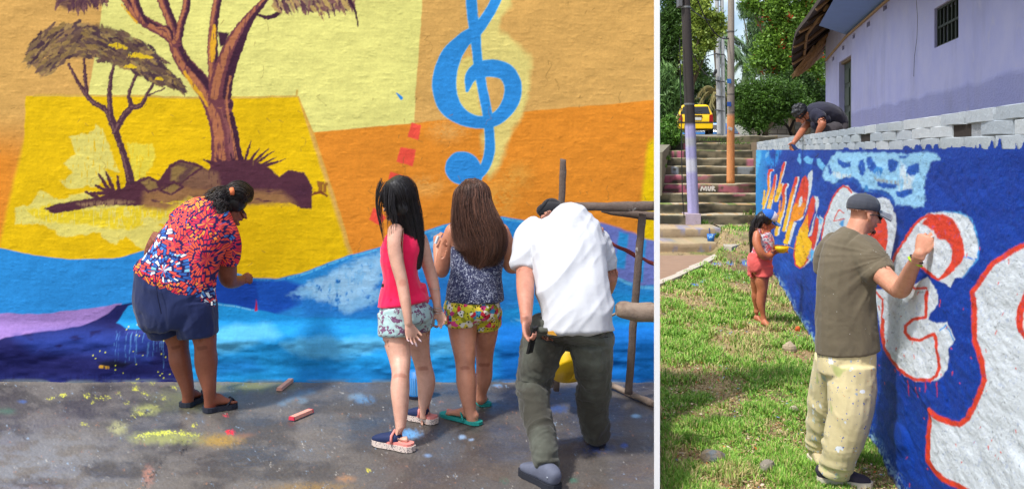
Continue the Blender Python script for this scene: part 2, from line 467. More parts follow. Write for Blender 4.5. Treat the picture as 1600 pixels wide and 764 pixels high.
    for pts in ([(262, 286), (264, 262), (282, 251), (306, 257), (316, 262), (296, 276), (280, 288)], [(216, 284), (232, 277), (246, 284), (250, 294), (232, 300)], [(250, 298), (272, 284), (286, 292), (268, 304)]):
        cx_ = sum(p[0] for p in pts) / len(pts); cy_ = sum(p[1] for p in pts) / len(pts)
        c.poly([(cx_ + (a - cx_) * .82, cy_ + (b - cy_) * .8) for a, b in pts], R(140, 112, 66), 3, dry=.25)
        c.stroke([(a, b, 3.5) for a, b in pts + pts[:1]], E, 1)
    c.stroke([(276, 256, 2), (300, 262, 9), (282, 280, 10)], R(96, 66, 64), 3, dry=.3)
    for a in ((155, 273, 172, 300), (166, 270, 178, 298), (184, 276, 186, 300), (140, 302, 176, 302), (150, 290, 176, 304), (160, 282, 178, 305), (200, 283, 196, 300), (134, 300, 160, 312)):
        c.stroke([(a[0], a[1], 3.5), ((a[0] + a[2]) / 2, (a[1] + a[3]) / 2, 6), (a[2], a[3], 6)], E, .8)
    for a in ((392, 220, 380, 262, 5), (405, 232, 384, 262, 5), (420, 232, 388, 262, 5), (428, 236, 388, 264, 5), (432, 246, 392, 266, 5), (446, 249, 394, 266, 6), (412, 240, 385, 262, 4), (318, 250, 352, 262, 8), (335, 246, 356, 262, 6)):
        c.stroke([(a[0], a[1], 1.2), ((a[0] * .6 + a[2] * .4), (a[1] * .6 + a[3] * .4), a[4] * .8), (a[2], a[3], a[4])], E, .8)
    c.poly([(495, 282), (513, 286), (510, 302), (498, 298)], R(150, 100, 40), 1.2, dry=.35); c.stroke([(487, 304, 3), (500, 300, 5), (511, 306, 3)], R(120, 66, 40), 1)
    c.spray(470, 300, 24, 18, TD, .6, .5)
    # ---- red squares, speck
    c.warp(.8, .2, 12)
    red = R(238, 84, 66)
    for q in ([(643, 192), (658, 196), (654, 219), (637, 214)], [(626, 230), (650, 234), (645, 260), (619, 253)], [(610, 268), (641, 278), (636, 295), (606, 286)], [(584, 324), (604, 340), (592, 352), (577, 343)]):
        c.poly(q, red, .9)
    c.stroke([(620, 146, 2), (627, 154, 5)], R(30, 140, 220), .6)
    # ---- clef
    c.warp(.6, .1, 13)
    B = R(48, 140, 214)
    for o, cc, sft in ((2.5, R(70, 175, 235), 1.0), (0, B, .8)):
        g = lambda pts: c.stroke([(a, b, w_ + o) for a, b, w_ in crs(pts)], cc, sft)
        g([(735, -20, 15), (738, 20, 15), (742, 50, 15), (745, 80, 13), (748, 105, 13), (754, 140, 13), (760, 170, 13), (764, 200, 13), (765, 235, 14), (757, 262, 13), (740, 280, 12)])
        g([(782, -15, 13), (768, 15, 14), (755, 35, 15), (742, 50, 18), (722, 66, 22), (703, 92, 31), (694, 128, 35), (699, 158, 34), (714, 178, 26), (740, 190, 18), (765, 190, 18), (785, 178, 20), (799, 156, 24), (801, 132, 25), (790, 113, 25), (768, 107, 25), (747, 111, 22), (735, 122, 15), (730, 142, 3)])
        g([(718, 263, 42), (723, 263, 50), (732, 268, 40), (742, 278, 20)])
    # ---- waves
    c.warp(1.2, .05, 14)
    wave = [(-80, 372), (0, 388), (40, 396), (75, 402), (110, 405), (150, 405), (190, 402), (222, 392), (260, 386), (310, 402), (345, 418), (390, 434), (430, 436), (470, 427), (510, 412), (550, 397), (600, 384), (650, 366), (690, 352), (735, 342), (785, 338), (830, 346), (880, 350), (925, 348), (950, 352), (980, 362), (1010, 375), (1060, 382)]
    c.poly(wave + [(1060, 640), (-80, 640)], R(44, 140, 214), 1.0)
    c.stroke([(a, b + 3, 3) for a, b in wave[8:22]], R(90, 185, 235), 1, dry=.4)
    c.poly([(330, 424), (388, 437), (445, 437), (480, 448), (470, 476), (430, 492), (395, 486), (330, 472)], R(28, 84, 184), 5)
    c.poly([(325, 425), (370, 436), (400, 440), (405, 470), (395, 484), (330, 476)], R(24, 70, 170), 3)
    c.poly([(460, 470), (520, 430), (600, 440), (760, 430), (800, 470), (760, 490), (560, 492), (480, 492)], R(40, 120, 205), 10, a=.7)
    c.warp(7, .09, 16)
    c.poly([(452, 462), (500, 436), (548, 410), (600, 392), (640, 372), (690, 362), (700, 400), (640, 430), (592, 440), (594, 470), (545, 488), (520, 482), (524, 470), (480, 466)], R(132, 192, 236), 7, dry=.36, dsc=(.12, .12))
    c.poly([(480, 450), (560, 412), (592, 410), (586, 450), (545, 474), (500, 468)], R(156, 205, 240), 9, dry=.42, dsc=(.2, .1))
    c.warp(1.5, .06, 17)
    c.poly([(-80, 494), (0, 489), (60, 491), (110, 485), (150, 480), (190, 474), (184, 490), (150, 508), (110, 518), (30, 530), (-80, 560)], R(156, 124, 190), 1.2)
    c.poly([(-80, 545), (0, 531), (14, 524), (50, 518), (90, 515), (125, 509), (150, 500), (170, 488), (184, 477), (216, 471), (330, 474), (330, 610), (-80, 610)], R(32, 34, 92), 1.4)
    c.poly([(30, 522), (130, 512), (250, 520), (240, 560), (150, 548), (60, 545)], R(44, 66, 150), 14, dry=.3, dsc=(.04, .1), a=.8)
    c.poly([(-80, 575), (60, 585), (200, 580), (260, 588), (260, 600), (-80, 600)], R(40, 50, 120), 8, a=.6, dry=.4)
    c.poly([(183, 503), (190, 494), (200, 478), (218, 472), (300, 468), (330, 470), (420, 488), (470, 496), (600, 498), (760, 492), (860, 470), (1060, 470), (1060, 610), (296, 610), (290, 560), (275, 520), (250, 514), (200, 512)], R(36, 152, 222), 1.5)
    c.stroke([(200, 516, 3), (280, 518, 3)], R(60, 70, 150), 2, dry=.4)
    for i in range(22):
        a = 185 + rg.random() * 90; b = 512 + rg.random() * 10
        c.stroke([(a, b, 1.6), (a + rg.normal(), b + rg.uniform(15, 60), 1)], R(84, 130, 190), .7, dry=.5, dsc=(.8, .15), a=.8, seed=i)
    c.poly([(160, 562), (185, 558), (215, 562), (200, 570), (170, 570)], R(14, 16, 40), 4)
    c.stroke([(165, 568, 4), (178, 570, 4)], R(200, 150, 50), 1, dry=.3)
    c.poly([(400, 467), (403, 486), (398, 486)], R(190, 30, 60), .8)
    c.stroke([(330, 473, 2), (395, 484, 2)], R(120, 190, 235), 1, dry=.4)
    c.warp(6, .05, 18)
    lt = R(98, 190, 236)
    c.poly([(330, 515), (370, 505), (420, 508), (440, 520), (400, 535), (350, 550), (330, 548)], lt, 8, a=.8)
    c.poly([(440, 532), (500, 524), (560, 526), (620, 524), (650, 535), (560, 552), (500, 558), (460, 548)], lt, 7, a=.9)
    c.poly([(660, 530), (720, 520), (760, 525), (740, 545), (680, 552)], lt, 8, a=.6)
    c.poly([(330, 560), (400, 555), (420, 575), (340, 585)], R(26, 110, 190), 12, a=.6)
    c.poly([(470, 575), (700, 565), (830, 560), (830, 592), (470, 595)], R(30, 128, 205), 12, a=.6)
    c.poly([(770, 500), (1060, 505), (1060, 600), (780, 596)], R(20, 108, 200), 14, a=.85)
    c.poly([(960, 455), (1060, 470), (1060, 500), (960, 490)], R(36, 150, 222), 8, a=.9)
    c.warp(1.5, .08, 19)
    c.poly([(936, 348), (952, 351), (985, 362), (1010, 374), (1040, 380), (1040, 445), (1000, 446), (960, 432), (936, 415)], R(112, 124, 196), 2.5)
    for q in ([(968, 362), (982, 365), (976, 420), (960, 418)], [(1000, 372), (1010, 376), (1004, 440), (994, 440)]):
        c.poly(q, R(50, 150, 216), 2.5)
    c.stroke([(958, 432, 4), (990, 446, 5), (1030, 452, 5)], R(100, 180, 225), 2, dry=.3)
    c.stroke([(800, 500, 3), (960, 492, 4), (1030, 490, 4)], R(110, 190, 235), 2, dry=.45, dsc=(.1, .4))
    # chips, dirt and scuffs
    for i in range(70):
        a, b = rg.uniform(0, 1025), rg.uniform(0, 420)
        c.stroke([(a, b, 1.4), (a + rg.normal() * 3, b + rg.uniform(1, 6), 1)], tuple(v * .35 for v in tan), .6, a=.6)
    for i in range(26):
        a, b = rg.uniform(0, 1000), rg.uniform(10, 380); pts = [(a, b, 1.3)]
        for k in range(5): a += rg.normal() * 3; b += rg.uniform(2, 7); pts.append((a, b, rg.uniform(.5, 1.3)))
        c.stroke(pts, tuple(v * .3 for v in tan), .6, a=.55)
    for i in range(120):
        a, b = rg.uniform(0, 1025), rg.uniform(0, 590); ln = rg.uniform(6, 30); k0 = rg.uniform(-.15, .15)
        ii = c.sub([(a, b), (a + ln, b + 2)], 2); q = np.exp(-((c.y[ii] - b - k0 * (c.x[ii] - a)) / 1.0) ** 2) * smooth(0, 4, c.x[ii] - a) * smooth(0, 4, a + ln - c.x[ii])
        c.c[ii] *= (1 + (.16 if i % 2 else -.16) * q)[:, None]
    for i in range(40):
        c.stroke([(rg.uniform(150, 330),) * 1 + (rg.uniform(500, 590), 1.8)] * 2, R(220, 220, 60), .5)
    c.c *= .93
    f = fbm2(x * .012, y * .02, 4, 30); g = fbm2(x * .25, y * .03, 3, 31); h = fbm2(x * .04, y * .35, 3, 33)
    c.c *= (1 + .12 * (f - .5) * 2 + .05 * (g - .5) * 2 + .12 * (h - .5) * 2 + .10 * (fbm2(x * .5, y * .6, 3, 35) - .5) * 2)[:, None]
    # base grime line
    gr = smooth(586, 593, y) * smooth(.35, .6, fbm2(x * .03, y * .2, 3, 40)) * .7
    c.c = c.c * (1 - gr[:, None]) + np.array(R(120, 130, 130)) * gr[:, None]
    # relief
    dep = .008 * (fbm2(x * .04, y * .04, 3, 50) - .5) + .0007 * (fbm2(x * .22, y * .28, 4, 51) - .5)
    k = fbm2(x * .09, y * .25, 3, 52); dep += .0011 * smooth(.64, .74, k)
    k2 = fbm2(x * .3, y * .3, 2, 57); dep += .0009 * smooth(.7, .8, k2)
    bulge = smooth(498, 534, y + 8 * (fbm2(x * .01, y * 0, 2, 54) - .5)) * (.05 + .05 * fbm2(x * .015, y * .04, 3, 53))
    dep += bulge
    wx_ = (x - CX) / F * WD; wz = CZ - (y - HZ) / F * WD
    v = np.stack([wx_, WD - dep, wz], -1)
    f4 = grid_faces(len(px), len(py))[:, ::-1]
    t = NT('mural_paint')
    at = t.n('Attribute', _attribute_name='Col').outputs['Color']
    nz = t.noise(45, 6, .65)
    t.base(t.mix(1.0, at, t.mix(nz, (.88,) * 3, (1.1,) * 3), 'MULTIPLY')); t.rough(.75); t.b.inputs['Specular IOR Level'].default_value = .10
    t.bump(t.noise(70, 5, .6), .22, .0025); t.bump(t.noise(26, 4, .6, stretch=(1, 1, 2.5)), .08, .004); t.bump(t.thr(t.noise(8, 7, .75, stretch=(1, 1, 2.2)), .60, .66), .15, .004)
    root = thing('mural_wall', 'long plaster wall painted with acacia trees, treble clef and blue waves', 'wall', (0, WD, 0))
    put('painted_plaster', mk(v, f4, True, c.c), t.m, root)
    x0, x1 = (-70 - CX) / F * WD, (1027 - CX) / F * WD
    b = MB(); b.box((x0, WD + .03, -.3), (x1 - .004, WD + .22, CZ - (-45 - HZ) / F * WD))
    b.build('masonry_core', pm('masonry', lin(170, 150, 120), .9), root)
left_wall()

def slab_mat():
    t = NT('wet_concrete')
    at = t.n('Attribute', _attribute_name='Col').outputs['Color']
    g = t.noise(120, 3, .7); p = t.n('TexVoronoi', Scale=75.0); t.t.links.new(t.co, p.inputs['Vector'])
    peb = t.math('LESS_THAN', p.outputs['Distance'], .16)
    keep = t.math('MULTIPLY', peb, t.thr(t.noise(9, 4, .6), .42, .62))
    c = t.mix(1.0, at, t.mix(g, (.62,) * 3, (1.35,) * 3), 'MULTIPLY')
    pc = t.ramp(t.n('SeparateColor', Color=p.outputs['Color']).outputs[0], [(0, (.32, .27, .22)), (.4, (.5, .46, .40)), (.75, (.2, .12, .09))])
    c = t.mix(t.math('MULTIPLY', keep, .75), c, pc)
    t.base(c)
    wet = t.noise(1.6, 5, .6)
    t.rough(t.math('MULTIPLY_ADD', t.thr(wet, .42, .62), .35, .28)); t.b.inputs['Specular IOR Level'].default_value = .4
    t.bump(t.noise(60, 6, .7), .5, .006); t.bump(keep, .2, .003)
    return t.m
def slab():
    px = np.linspace(-80, 1027, 780)
    py = np.linspace(1, 0, 190) ** 1.0 * (860 - 590) + 590
    d = F * CZ / (py - HZ)
    Pm, D = np.meshgrid(px, d, indexing='ij'); PY = np.broadcast_to(py, Pm.shape)
    c = Canvas(Pm, PY, lin(108, 103, 98)); x, y = c.x, c.y
    R = lin
    al = np.arange(len(x))
    n1 = fbm2(x * .012, y * .03, 4, 60); n2 = fbm2(x * .05, y * .12, 4, 61)
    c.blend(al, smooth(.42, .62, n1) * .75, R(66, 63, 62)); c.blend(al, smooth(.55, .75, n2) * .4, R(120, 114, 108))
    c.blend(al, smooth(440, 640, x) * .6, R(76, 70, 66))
    g3 = fbm2(x * .5, y * 1.1, 3, 72); c.c *= (.72 + .56 * g3)[:, None]
    c.blend(al, smooth(640, 720, y) * smooth(260, 60, x) * smooth(.35, .65, n2) * .65, R(122, 126, 134))
    c.blend(al, smooth(700, 760, y) * smooth(500, 900, x) * smooth(.4, .65, n1) * .5, R(110, 92, 76))
    c.blend(al, smooth(604, 594, y) * smooth(.3, .6, fbm2(x * .02, y * .1, 3, 66)) * .6, R(150, 140, 128))
    def sp(cx, cy, rx, ry, col, a=.8, t=.42, s=.12): c.spray(cx, cy, rx, ry, col, a, t, s, int(cx) % 40)
    c.warp(4, .15, 3)
    Y = R(222, 222, 70)
    for q in ((97, 618, 9, 2.5), (78, 622, 8, 2), (135, 617, 10, 3), (155, 622, 18, 2), (212, 594, 8, 2), (212, 606, 8, 3), (226, 614, 8, 3), (236, 599, 6, 2), (145, 628, 5, 3), (208, 650, 5, 3), (218, 645, 7, 3), (130, 663, 9, 2), (170, 620, 8, 2), (205, 596, 6, 2), (275, 604, 10, 2), (198, 630, 5, 2), (242, 636, 5, 2), (255, 622, 6, 2), (185, 614, 4, 2), (302, 664, 6, 3)):
        c.warp(6, .5, int(q[0])); c.stroke([(q[0] - q[2] / 2, q[1], q[3] * .8), (q[0] + q[2] / 2, q[1], q[3] * 1.1)], Y, 1.3, a=.85, dry=.35, dsc=(.5, .9))
    c.stroke([(212, 683, 2), (235, 678, 5), (270, 676, 4), (310, 680, 1)], R(226, 228, 80), 1.5, dry=.25)
    sp(262, 684, 75, 14, R(170, 176, 90), .6, .3); sp(230, 640, 26, 12, R(196, 200, 110), .7, .4); sp(185, 668, 20, 14, R(200, 200, 130), .6, .42)
    sp(390, 604, 80, 12, R(128, 130, 70), .75, .25); sp(300, 625, 80, 24, R(120, 124, 76), .5, .3)
    sp(345, 688, 42, 15, R(170, 136, 60), .85, .35, .3); sp(380, 680, 22, 6, R(170, 120, 90), .35, .35, .3)
    c.stroke([(354, 675, 4), (364, 675, 6)], R(228, 40, 56), 1.2); c.stroke([(350, 649, 3), (354, 649, 3)], R(210, 60, 80), 1)
    sp(232, 742, 12, 20, R(190, 130, 110), .8, .45, .3); c.stroke([(226, 760, 1.5), (248, 728, 1.5), (262, 708, 1), (272, 705, 1)], R(50, 48, 48), .8)
    c.stroke([(282, 710, 3), (292, 700, 2)], R(44, 42, 42), .8)
    sp(490, 762, 90, 12, R(150, 118, 60), .7, .42, .3); sp(60, 765, 70, 12, R(150, 140, 140), .4, .4); sp(540, 748, 18, 7, R(170, 124, 80), .7, .35)
    for q in ((552, 620), (566, 624), (440, 630), (450, 624), (470, 615), (474, 626), (462, 620), (485, 612), (560, 618)): sp(q[0], q[1], 12, 6, R(120, 150, 175), .6, .35, .2)
    sp(570, 624, 24, 9, R(86, 140, 190), .55, .4, .2); sp(640, 678, 22, 10, R(110, 170, 225), .95, .32, .2); sp(668, 712, 8, 4, R(130, 160, 200), .8, .3)
    sp(722, 682, 7, 4, R(150, 180, 215), .9, .2); sp(737, 686, 6, 3, R(150, 180, 215), .9, .2); sp(777, 602, 10, 4, R(120, 160, 200), .8, .3)
    sp(870, 638, 22, 9, R(44, 84, 150), .7, .36, .2); sp(992, 649, 10, 4, R(140, 180, 210), .95, .15); sp(930, 700, 36, 14, R(40, 76, 150), .6, .48, .25); sp(975, 695, 8, 6, R(40, 90, 180), .8, .4)
    sp(757, 604, 9, 7, R(190, 200, 205), .9, .4, .3); sp(35, 627, 10, 4, R(70, 100, 160), .7, .3); sp(10, 642, 16, 7, R(70, 110, 90), .6, .3)
    sp(895, 750, 12, 6, R(50, 120, 100), .7, .45, .3); sp(788, 750, 10, 8, R(60, 120, 100), .5, .5, .3); c.stroke([(574, 735, 3), (577, 735, 3)], R(210, 200, 70), .8)
    c.stroke([(640, 612, 1.5), (760, 614, 1.5), (830, 615, 1)], R(52, 50, 52), 1, dry=.4)
    rg = np.random.default_rng(5)
    for i in range(900):
        a, b = rg.uniform(0, 1025), rg.uniform(596, 764)
        c.stroke([(a, b, rg.uniform(.6, 1.6)), (a + rg.normal() * 1.5, b, .8)], [R(190, 185, 175), R(60, 56, 54), R(150, 175, 200), R(170, 120, 90)][rg.integers(4)], .5, a=.8)
    z = .010 * (fbm2(x * .03, y * .08, 4, 70) - .5) + .005 * (fbm2(x * .3, y * .7, 3, 71) - .5)
    v = np.stack([(x - CX) / F * D.ravel(), D.ravel(), z], -1)
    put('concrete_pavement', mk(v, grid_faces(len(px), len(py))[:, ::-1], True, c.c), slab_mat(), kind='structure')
    # the body of the slab: a real step down to the grass at its right edge
    def e(pxx, d, z): return ((pxx - CX) / F * d, d, z)
    b = MB(); b.hexa([e(-80, 3.92, -.34), e(1026.5, 3.92, -.34), e(1026.5, WD + .02, -.34), e(-80, WD + .02, -.34)],
                     [e(-80, 3.92, -.012), e(1026.5, 3.92, -.012), e(1026.5, WD + .02, -.012), e(-80, WD + .02, -.012)])
    b.build('slab_edge', pm('slab_concrete', lin(120, 116, 110), .85), kind='structure')
slab()

# white post added as a divider between the left and right scenes
def post():
    d = 4.55; x0 = (1023 - CX) / F * d; x1 = (1031 - CX) / F * d
    root = thing('divider_post', 'slim white post added to stand for the gap between the two scenes', 'post', ((x0 + x1) / 2, d, -.3))
    t = MB(); t.box((x0, d, -.32), (x1, d + .022, 2.62))
    t.build('shaft', pm('white_post_paint', (.86, .86, .86), .5, .03, bump=.05), root)
post()
# ================================================================ RIGHT: ground, retaining wall, stairs, house, street
HR = 2.05; GZ = CZ - HR
def wall_x(y, off=1.193): return off + .2114 * y
WN = np.array((-.978, .207, 0.)); WT = np.array((.207, .978, 0.))
def gz(y, x=None):
    k = 1.0 if x is None else smooth(1108, 1132, CX + x / y * F)
    return GZ + .33 * smooth(15.5, 19.3, y) * smooth(0, 1, (y - 15) / 3) * k

def retaining_wall():
    t = NT('blue_mural_paint')
    at = t.n('Attribute', _attribute_name='Col').outputs['Color']
    t.base(t.mix(1.0, at, t.mix(t.noise(40, 6, .65), (.86,) * 3, (1.12,) * 3), 'MULTIPLY')); t.rough(.6); t.b.inputs['Specular IOR Level'].default_value = .14
    t.bump(t.noise(70, 6, .7, stretch=(1, .42, 1)), .9, .006); t.bump(t.noise(20, 4, .6, stretch=(1, .42, 1)), .35, .01)
    px = np.concatenate([np.arange(1181.5, 1600, 1.0), np.arange(1600, 1900, 6)])
    y = 1.193 * F / (px - 1096.0); y = 1670.2 / (px - 1096.0)
    z = np.concatenate([np.linspace(GZ - .12, CZ + .004, 330), CZ + .004 + np.arange(1, 13) * .0045])
    Y, Z = np.meshgrid(y, z, indexing='ij')
    PX = np.meshgrid(px, z, indexing='ij')[0]; PY = HZ + (CZ - Z) / Y * F
    R = lin
    blue = R(14, 60, 158)
    c = Canvas(PX, PY, blue); x, yy = c.x, c.y
    al = np.arange(len(x))
    c.blend(al, smooth(.4, .65, fbm2(x * .05, yy * .02, 4, 80)) * smooth(1330, 1230, x) * .6, R(26, 96, 200))
    c.blend(al, smooth(.45, .7, fbm2(x * .03, yy * .06, 4, 81)) * .5, R(14, 50, 140))
    c.blend(al, smooth(1215, 1185, x + 10 * fbm2(x * .1, yy * .03, 3, 82)) * .8, R(60, 160, 225))
    o1 = lambda pts, k=3.82, ox=1170, oy=220: [(ox + p[0] / k, oy + p[1] / k) + tuple(q / k for q in p[2:]) for p in pts]
    o2 = lambda pts: o1(pts, 3.82, 1280, 220)
    o3 = lambda pts: o1(pts, 3.82, 1360, 300)
    o4 = lambda pts: o1(pts, 2.512, 1340, 460)
    LB = R(150, 205, 240); MB_ = R(50, 140, 222); W = R(214, 222, 228); RD = R(222, 66, 42); OR = R(245, 150, 26); YL = R(250, 196, 24)
    # brushed sky at the upper left
    c.warp(1.5, .3, 21)
    c.poly(o1([(30, 50), (80, 55), (60, 160), (40, 260), (40, 330), (25, 200)]), R(90, 185, 235), 2, dry=.3)
    for s_ in ((90, 60, 140, 180, 40), (140, 120, 90, 300, 30), (180, 60, 150, 150, 30), (70, 300, 60, 420, 20)):
        c.stroke(o1([(s_[0], s_[1], s_[4]), (s_[2], s_[3], s_[4] * .6)]), R(40, 140, 220), 3, dry=.42, dsc=(.3, .06))
    for q in ([(100, 80), (120, 60), (115, 90), (98, 108)], [(298, 80), (305, 80), (318, 120), (305, 142), (292, 110)], [(330, 110), (350, 90), (388, 110), (375, 142), (345, 130)], [(405, 110), (420, 105), (458, 150), (440, 178), (412, 150)]):
        c.poly(o1(q), R(110, 185, 235), 1.2, dry=.25)
    c.stroke(o1([(400, 100, 8), (415, 80, 4)]), R(30, 30, 50), .8)
    # light blue cloud
    c.warp(3, .2, 22)
    c.poly(o2([(22, 215), (40, 150), (70, 100), (112, 70), (250, 72), (400, 72), (520, 80), (640, 66), (700, 78), (720, 110), (660, 130), (640, 180), (625, 230), (615, 280), (625, 340), (615, 392), (560, 398), (520, 380), (450, 385), (435, 340), (380, 310), (340, 300), (290, 300), (245, 270), (215, 235), (150, 230), (120, 245), (85, 258), (40, 240)]), LB, 2.2, dry=.15)
    c.poly(o2([(60, 180), (120, 190), (190, 200), (190, 220), (90, 225)]), R(205, 222, 232), 2, dry=.45)
    c.poly(o2([(330, 220), (420, 235), (475, 245), (470, 262), (390, 250), (340, 240)]), R(150, 158, 160), 2, dry=.38)
    c.poly(o2([(480, 130), (560, 200), (540, 290), (470, 300)]), R(205, 225, 236), 4, dry=.45)
    c.warp(2, .3, 23)
    DB = R(24, 84, 176)
    for q in ([(108, 105), (130, 118), (165, 132), (192, 122), (188, 158), (140, 160), (112, 140)], [(240, 120), (262, 112), (276, 150), (278, 190), (258, 218), (240, 190), (232, 150)],
              [(282, 98), (305, 92), (330, 130), (346, 160), (326, 190), (300, 175), (280, 135)], [(408, 110), (440, 110), (472, 128), (450, 180), (420, 190), (402, 150)],
              [(520, 150), (590, 130), (590, 190), (545, 215), (515, 190)], [(350, 245), (400, 255), (455, 262), (450, 285), (380, 285), (350, 270)], [(452, 305), (520, 290), (556, 285), (540, 320), (500, 342), (460, 335)], [(48, 150), (60, 140), (75, 190), (60, 210)], [(470, 90), (540, 88), (500, 110), (475, 105)]):
        c.poly(o2(q), DB, 1.6, dry=.2)
    c.poly(o2([(345, 150), (388, 165), (365, 215), (318, 190)]), R(60, 140, 215), 1.5, dry=.3)
    c.poly(o2([(270, 270), (290, 265), (295, 300), (272, 300)]), R(50, 140, 215), 2)
    c.stroke(o2(crs([(90, 270, 14), (130, 245, 26), (180, 232, 30), (225, 245, 28), (242, 290, 20)])), DB, 2); c.stroke(o2(crs([(300, 300, 16), (360, 305, 26), (410, 330, 26), (438, 370, 14)])), DB, 2)
    c.warp(.9, .3, 24)
    # SAL
    def letter(pts, w0, hi=None):                       # white side first, then red to yellow body
        c.stroke(o1([(a + w0 * .55, b - 2, w0) for a, b in pts]), W, .7)
    def body(pts, wd, split):
        p = crs([(a, b, wd) for a, b in pts], 8)
        for i in range(len(p) - 1):
            tt = i / (len(p) - 1)
            col = np.array(RD) * (1 - smooth(split - .25, split, tt)) + np.array(OR) * smooth(split - .25, split, tt)
            col = col * (1 - smooth(split, split + .3, tt)) + np.array(YL) * smooth(split, split + .3, tt)
            c.stroke(o1([p[i], p[i + 1]]), tuple(col), .7)
    for pts, wd, sp_ in (([(138, 178), (122, 182), (117, 230), (118, 290), (102, 350), (84, 405)], 11, .5), ([(158, 208), (146, 270), (130, 330), (114, 405)], 11, .5), ([(160, 208), (150, 290), (138, 345), (128, 410)], 9, .45),
                         ([(213, 132), (200, 190), (182, 262), (158, 352)], 12, .45), ([(196, 262), (184, 310), (160, 358)], 14, .1),
                         ([(220, 265), (205, 300), (206, 360), (196, 420), (176, 480), (160, 560)], 17, .5),
                         ([(284, 224), (262, 300), (238, 400), (204, 535)], 18, .45)):
        letter(pts, wd); body(pts, wd, sp_)
    c.stroke(o1([(92, 300, 9), (90, 340, 10), (84, 380, 12)]), YL, .7); c.stroke(o1([(184, 360, 9), (178, 430, 9), (150, 470, 10)]), OR, .7)
    c.stroke(o1([(128, 345, 8), (144, 345, 8)]), OR, .6)
    # P
    c.poly(o1([(352, 205), (380, 172), (382, 200), (372, 290), (345, 400), (318, 470), (285, 480), (330, 440), (350, 330)]), W, .9)
    c.poly(o1([(262, 480), (285, 490), (240, 622), (225, 612)]), W, .9)
    P1 = [(340, 205), (356, 240), (356, 300), (340, 380), (318, 452), (288, 475), (268, 480), (250, 540), (228, 622), (202, 610), (236, 500), (262, 400), (300, 280), (318, 225)]
    c.poly(o1(P1), RD, .9)
    def band(pts, z0, z1, ca, cb):
        ix = c.sub(pts, 1); X_ = c.wx[ix]; Y_ = c.wy[ix]
        ins = np.zeros(len(ix), bool); n = len(pts)
        for i in range(n):
            x0, y0 = pts[i]; x1, y1 = pts[(i + 1) % n]
            if y0 != y1: ins ^= ((y0 > Y_) != (y1 > Y_)) & (X_ < (x1 - x0) * (Y_ - y0) / (y1 - y0) + x0)
        ii = ix[ins]; tt = (c.y[ii] - z0) / (z1 - z0) + .35 * (fbm2(c.x[ii] * .25, c.y[ii] * .25, 3, 90) - .5)
        a = smooth(-.1, .1, tt)[:, None]; b = smooth(.4, .8, tt)[:, None]
        k = np.array(ca) * (1 - b) + np.array(cb) * b
        c.c[ii] = c.c[ii] * (1 - a) + k * a
    band(o1(P1), 318, 372, OR, YL)
    c.poly(o1([(316, 330), (318, 360), (304, 392), (292, 394), (296, 358), (306, 334)]), W, .8)
    # U
    c.poly(o1([(392, 330), (412, 335), (420, 370), (398, 440), (372, 560), (352, 574), (400, 430)]), W, .9)
    c.poly(o1([(425, 445), (448, 470), (432, 530), (400, 620), (390, 690), (330, 752), (310, 757), (370, 690), (400, 590)]), W, 1)
    c.poly(o1([(405, 445), (440, 470), (430, 500), (400, 470)]), R(120, 190, 235), 1, dry=.3)
    U1 = [(384, 328), (398, 360), (388, 430), (362, 500), (346, 560), (352, 574), (372, 566), (388, 510), (402, 452), (412, 470), (406, 540), (388, 620), (372, 670), (330, 740), (304, 756), (282, 740), (272, 690), (282, 600), (306, 550), (338, 450), (366, 350)]
    c.stroke([(a, b, 3) for a, b in o1(U1[9:18])], RD, .8)
    c.poly(o1(U1), RD, .9)
    band(o1([(305, 520), (352, 430), (352, 574), (372, 600), (372, 640), (330, 740), (304, 752), (284, 735), (276, 690), (284, 600)]), 330, 372, OR, YL)
    c.poly(o1([(284, 570), (330, 560), (352, 600), (340, 660), (300, 738), (284, 720), (278, 680)]), YL, 2, dry=.1)
    c.poly(o1([(372, 640), (392, 660), (372, 720), (350, 700)]), R(90, 180, 235), 1.5, dry=.35)
    # E behind the man
    c.warp(1.2, .25, 25)
    E1 = [(-6, 680), (8, 600), (30, 470), (62, 380), (100, 315), (140, 272), (172, 268), (196, 300), (260, 330), (300, 420), (300, 640), (200, 700)]
    c.poly(o2(E1), W, 1)
    c.stroke(o2([(2, 640, 8), (14, 560, 9), (38, 450, 9), (78, 350, 9), (112, 296, 10), (146, 270, 11), (176, 282, 10), (192, 312, 9)]), RD, .8)
    c.stroke(o2([(150, 430, 7), (120, 412, 8), (100, 450, 7), (92, 478, 6), (150, 468, 7)]), RD, .8); c.poly(o2([(130, 480), (150, 470), (150, 520), (120, 500)]), R(80, 160, 225), 1.5)
    # D: red bowl and white side
    c.poly(o2([(330, 345), (372, 338), (412, 352), (440, 400), (452, 470), (455, 540), (440, 620), (428, 700), (405, 735), (370, 720), (340, 600)]), W, 1.2)
    c.poly(o2([(270, 470), (372, 455), (392, 480), (402, 540), (404, 610), (388, 680), (376, 712), (330, 690), (262, 640)]), RD, 1.2)
    c.blend(*(lambda ix: (ix, smooth(.45, .7, fbm2(c.x[ix] * .12, c.y[ix] * .12, 3, 91)) * .6))(c.sub(o2([(300, 480), (395, 680)]), 0)[:]), R(236, 84, 30)) if False else None
    c.stroke(o2([(360, 715, 14), (400, 730, 18), (440, 745, 16), (452, 740, 6)]), RD, 1)
    # E/D with the red arc
    W1 = [(120, 560), (128, 450), (160, 360), (205, 270), (260, 190), (335, 128), (430, 118), (500, 128), (565, 140), (600, 200), (622, 260), (642, 350), (640, 402), (600, 450), (545, 512), (500, 512), (468, 570), (436, 545), (398, 528), (345, 480), (290, 440), (265, 500), (240, 570), (345, 500), (400, 610), (398, 665), (345, 740), (335, 800), (60, 800), (70, 640), (60, 590)]
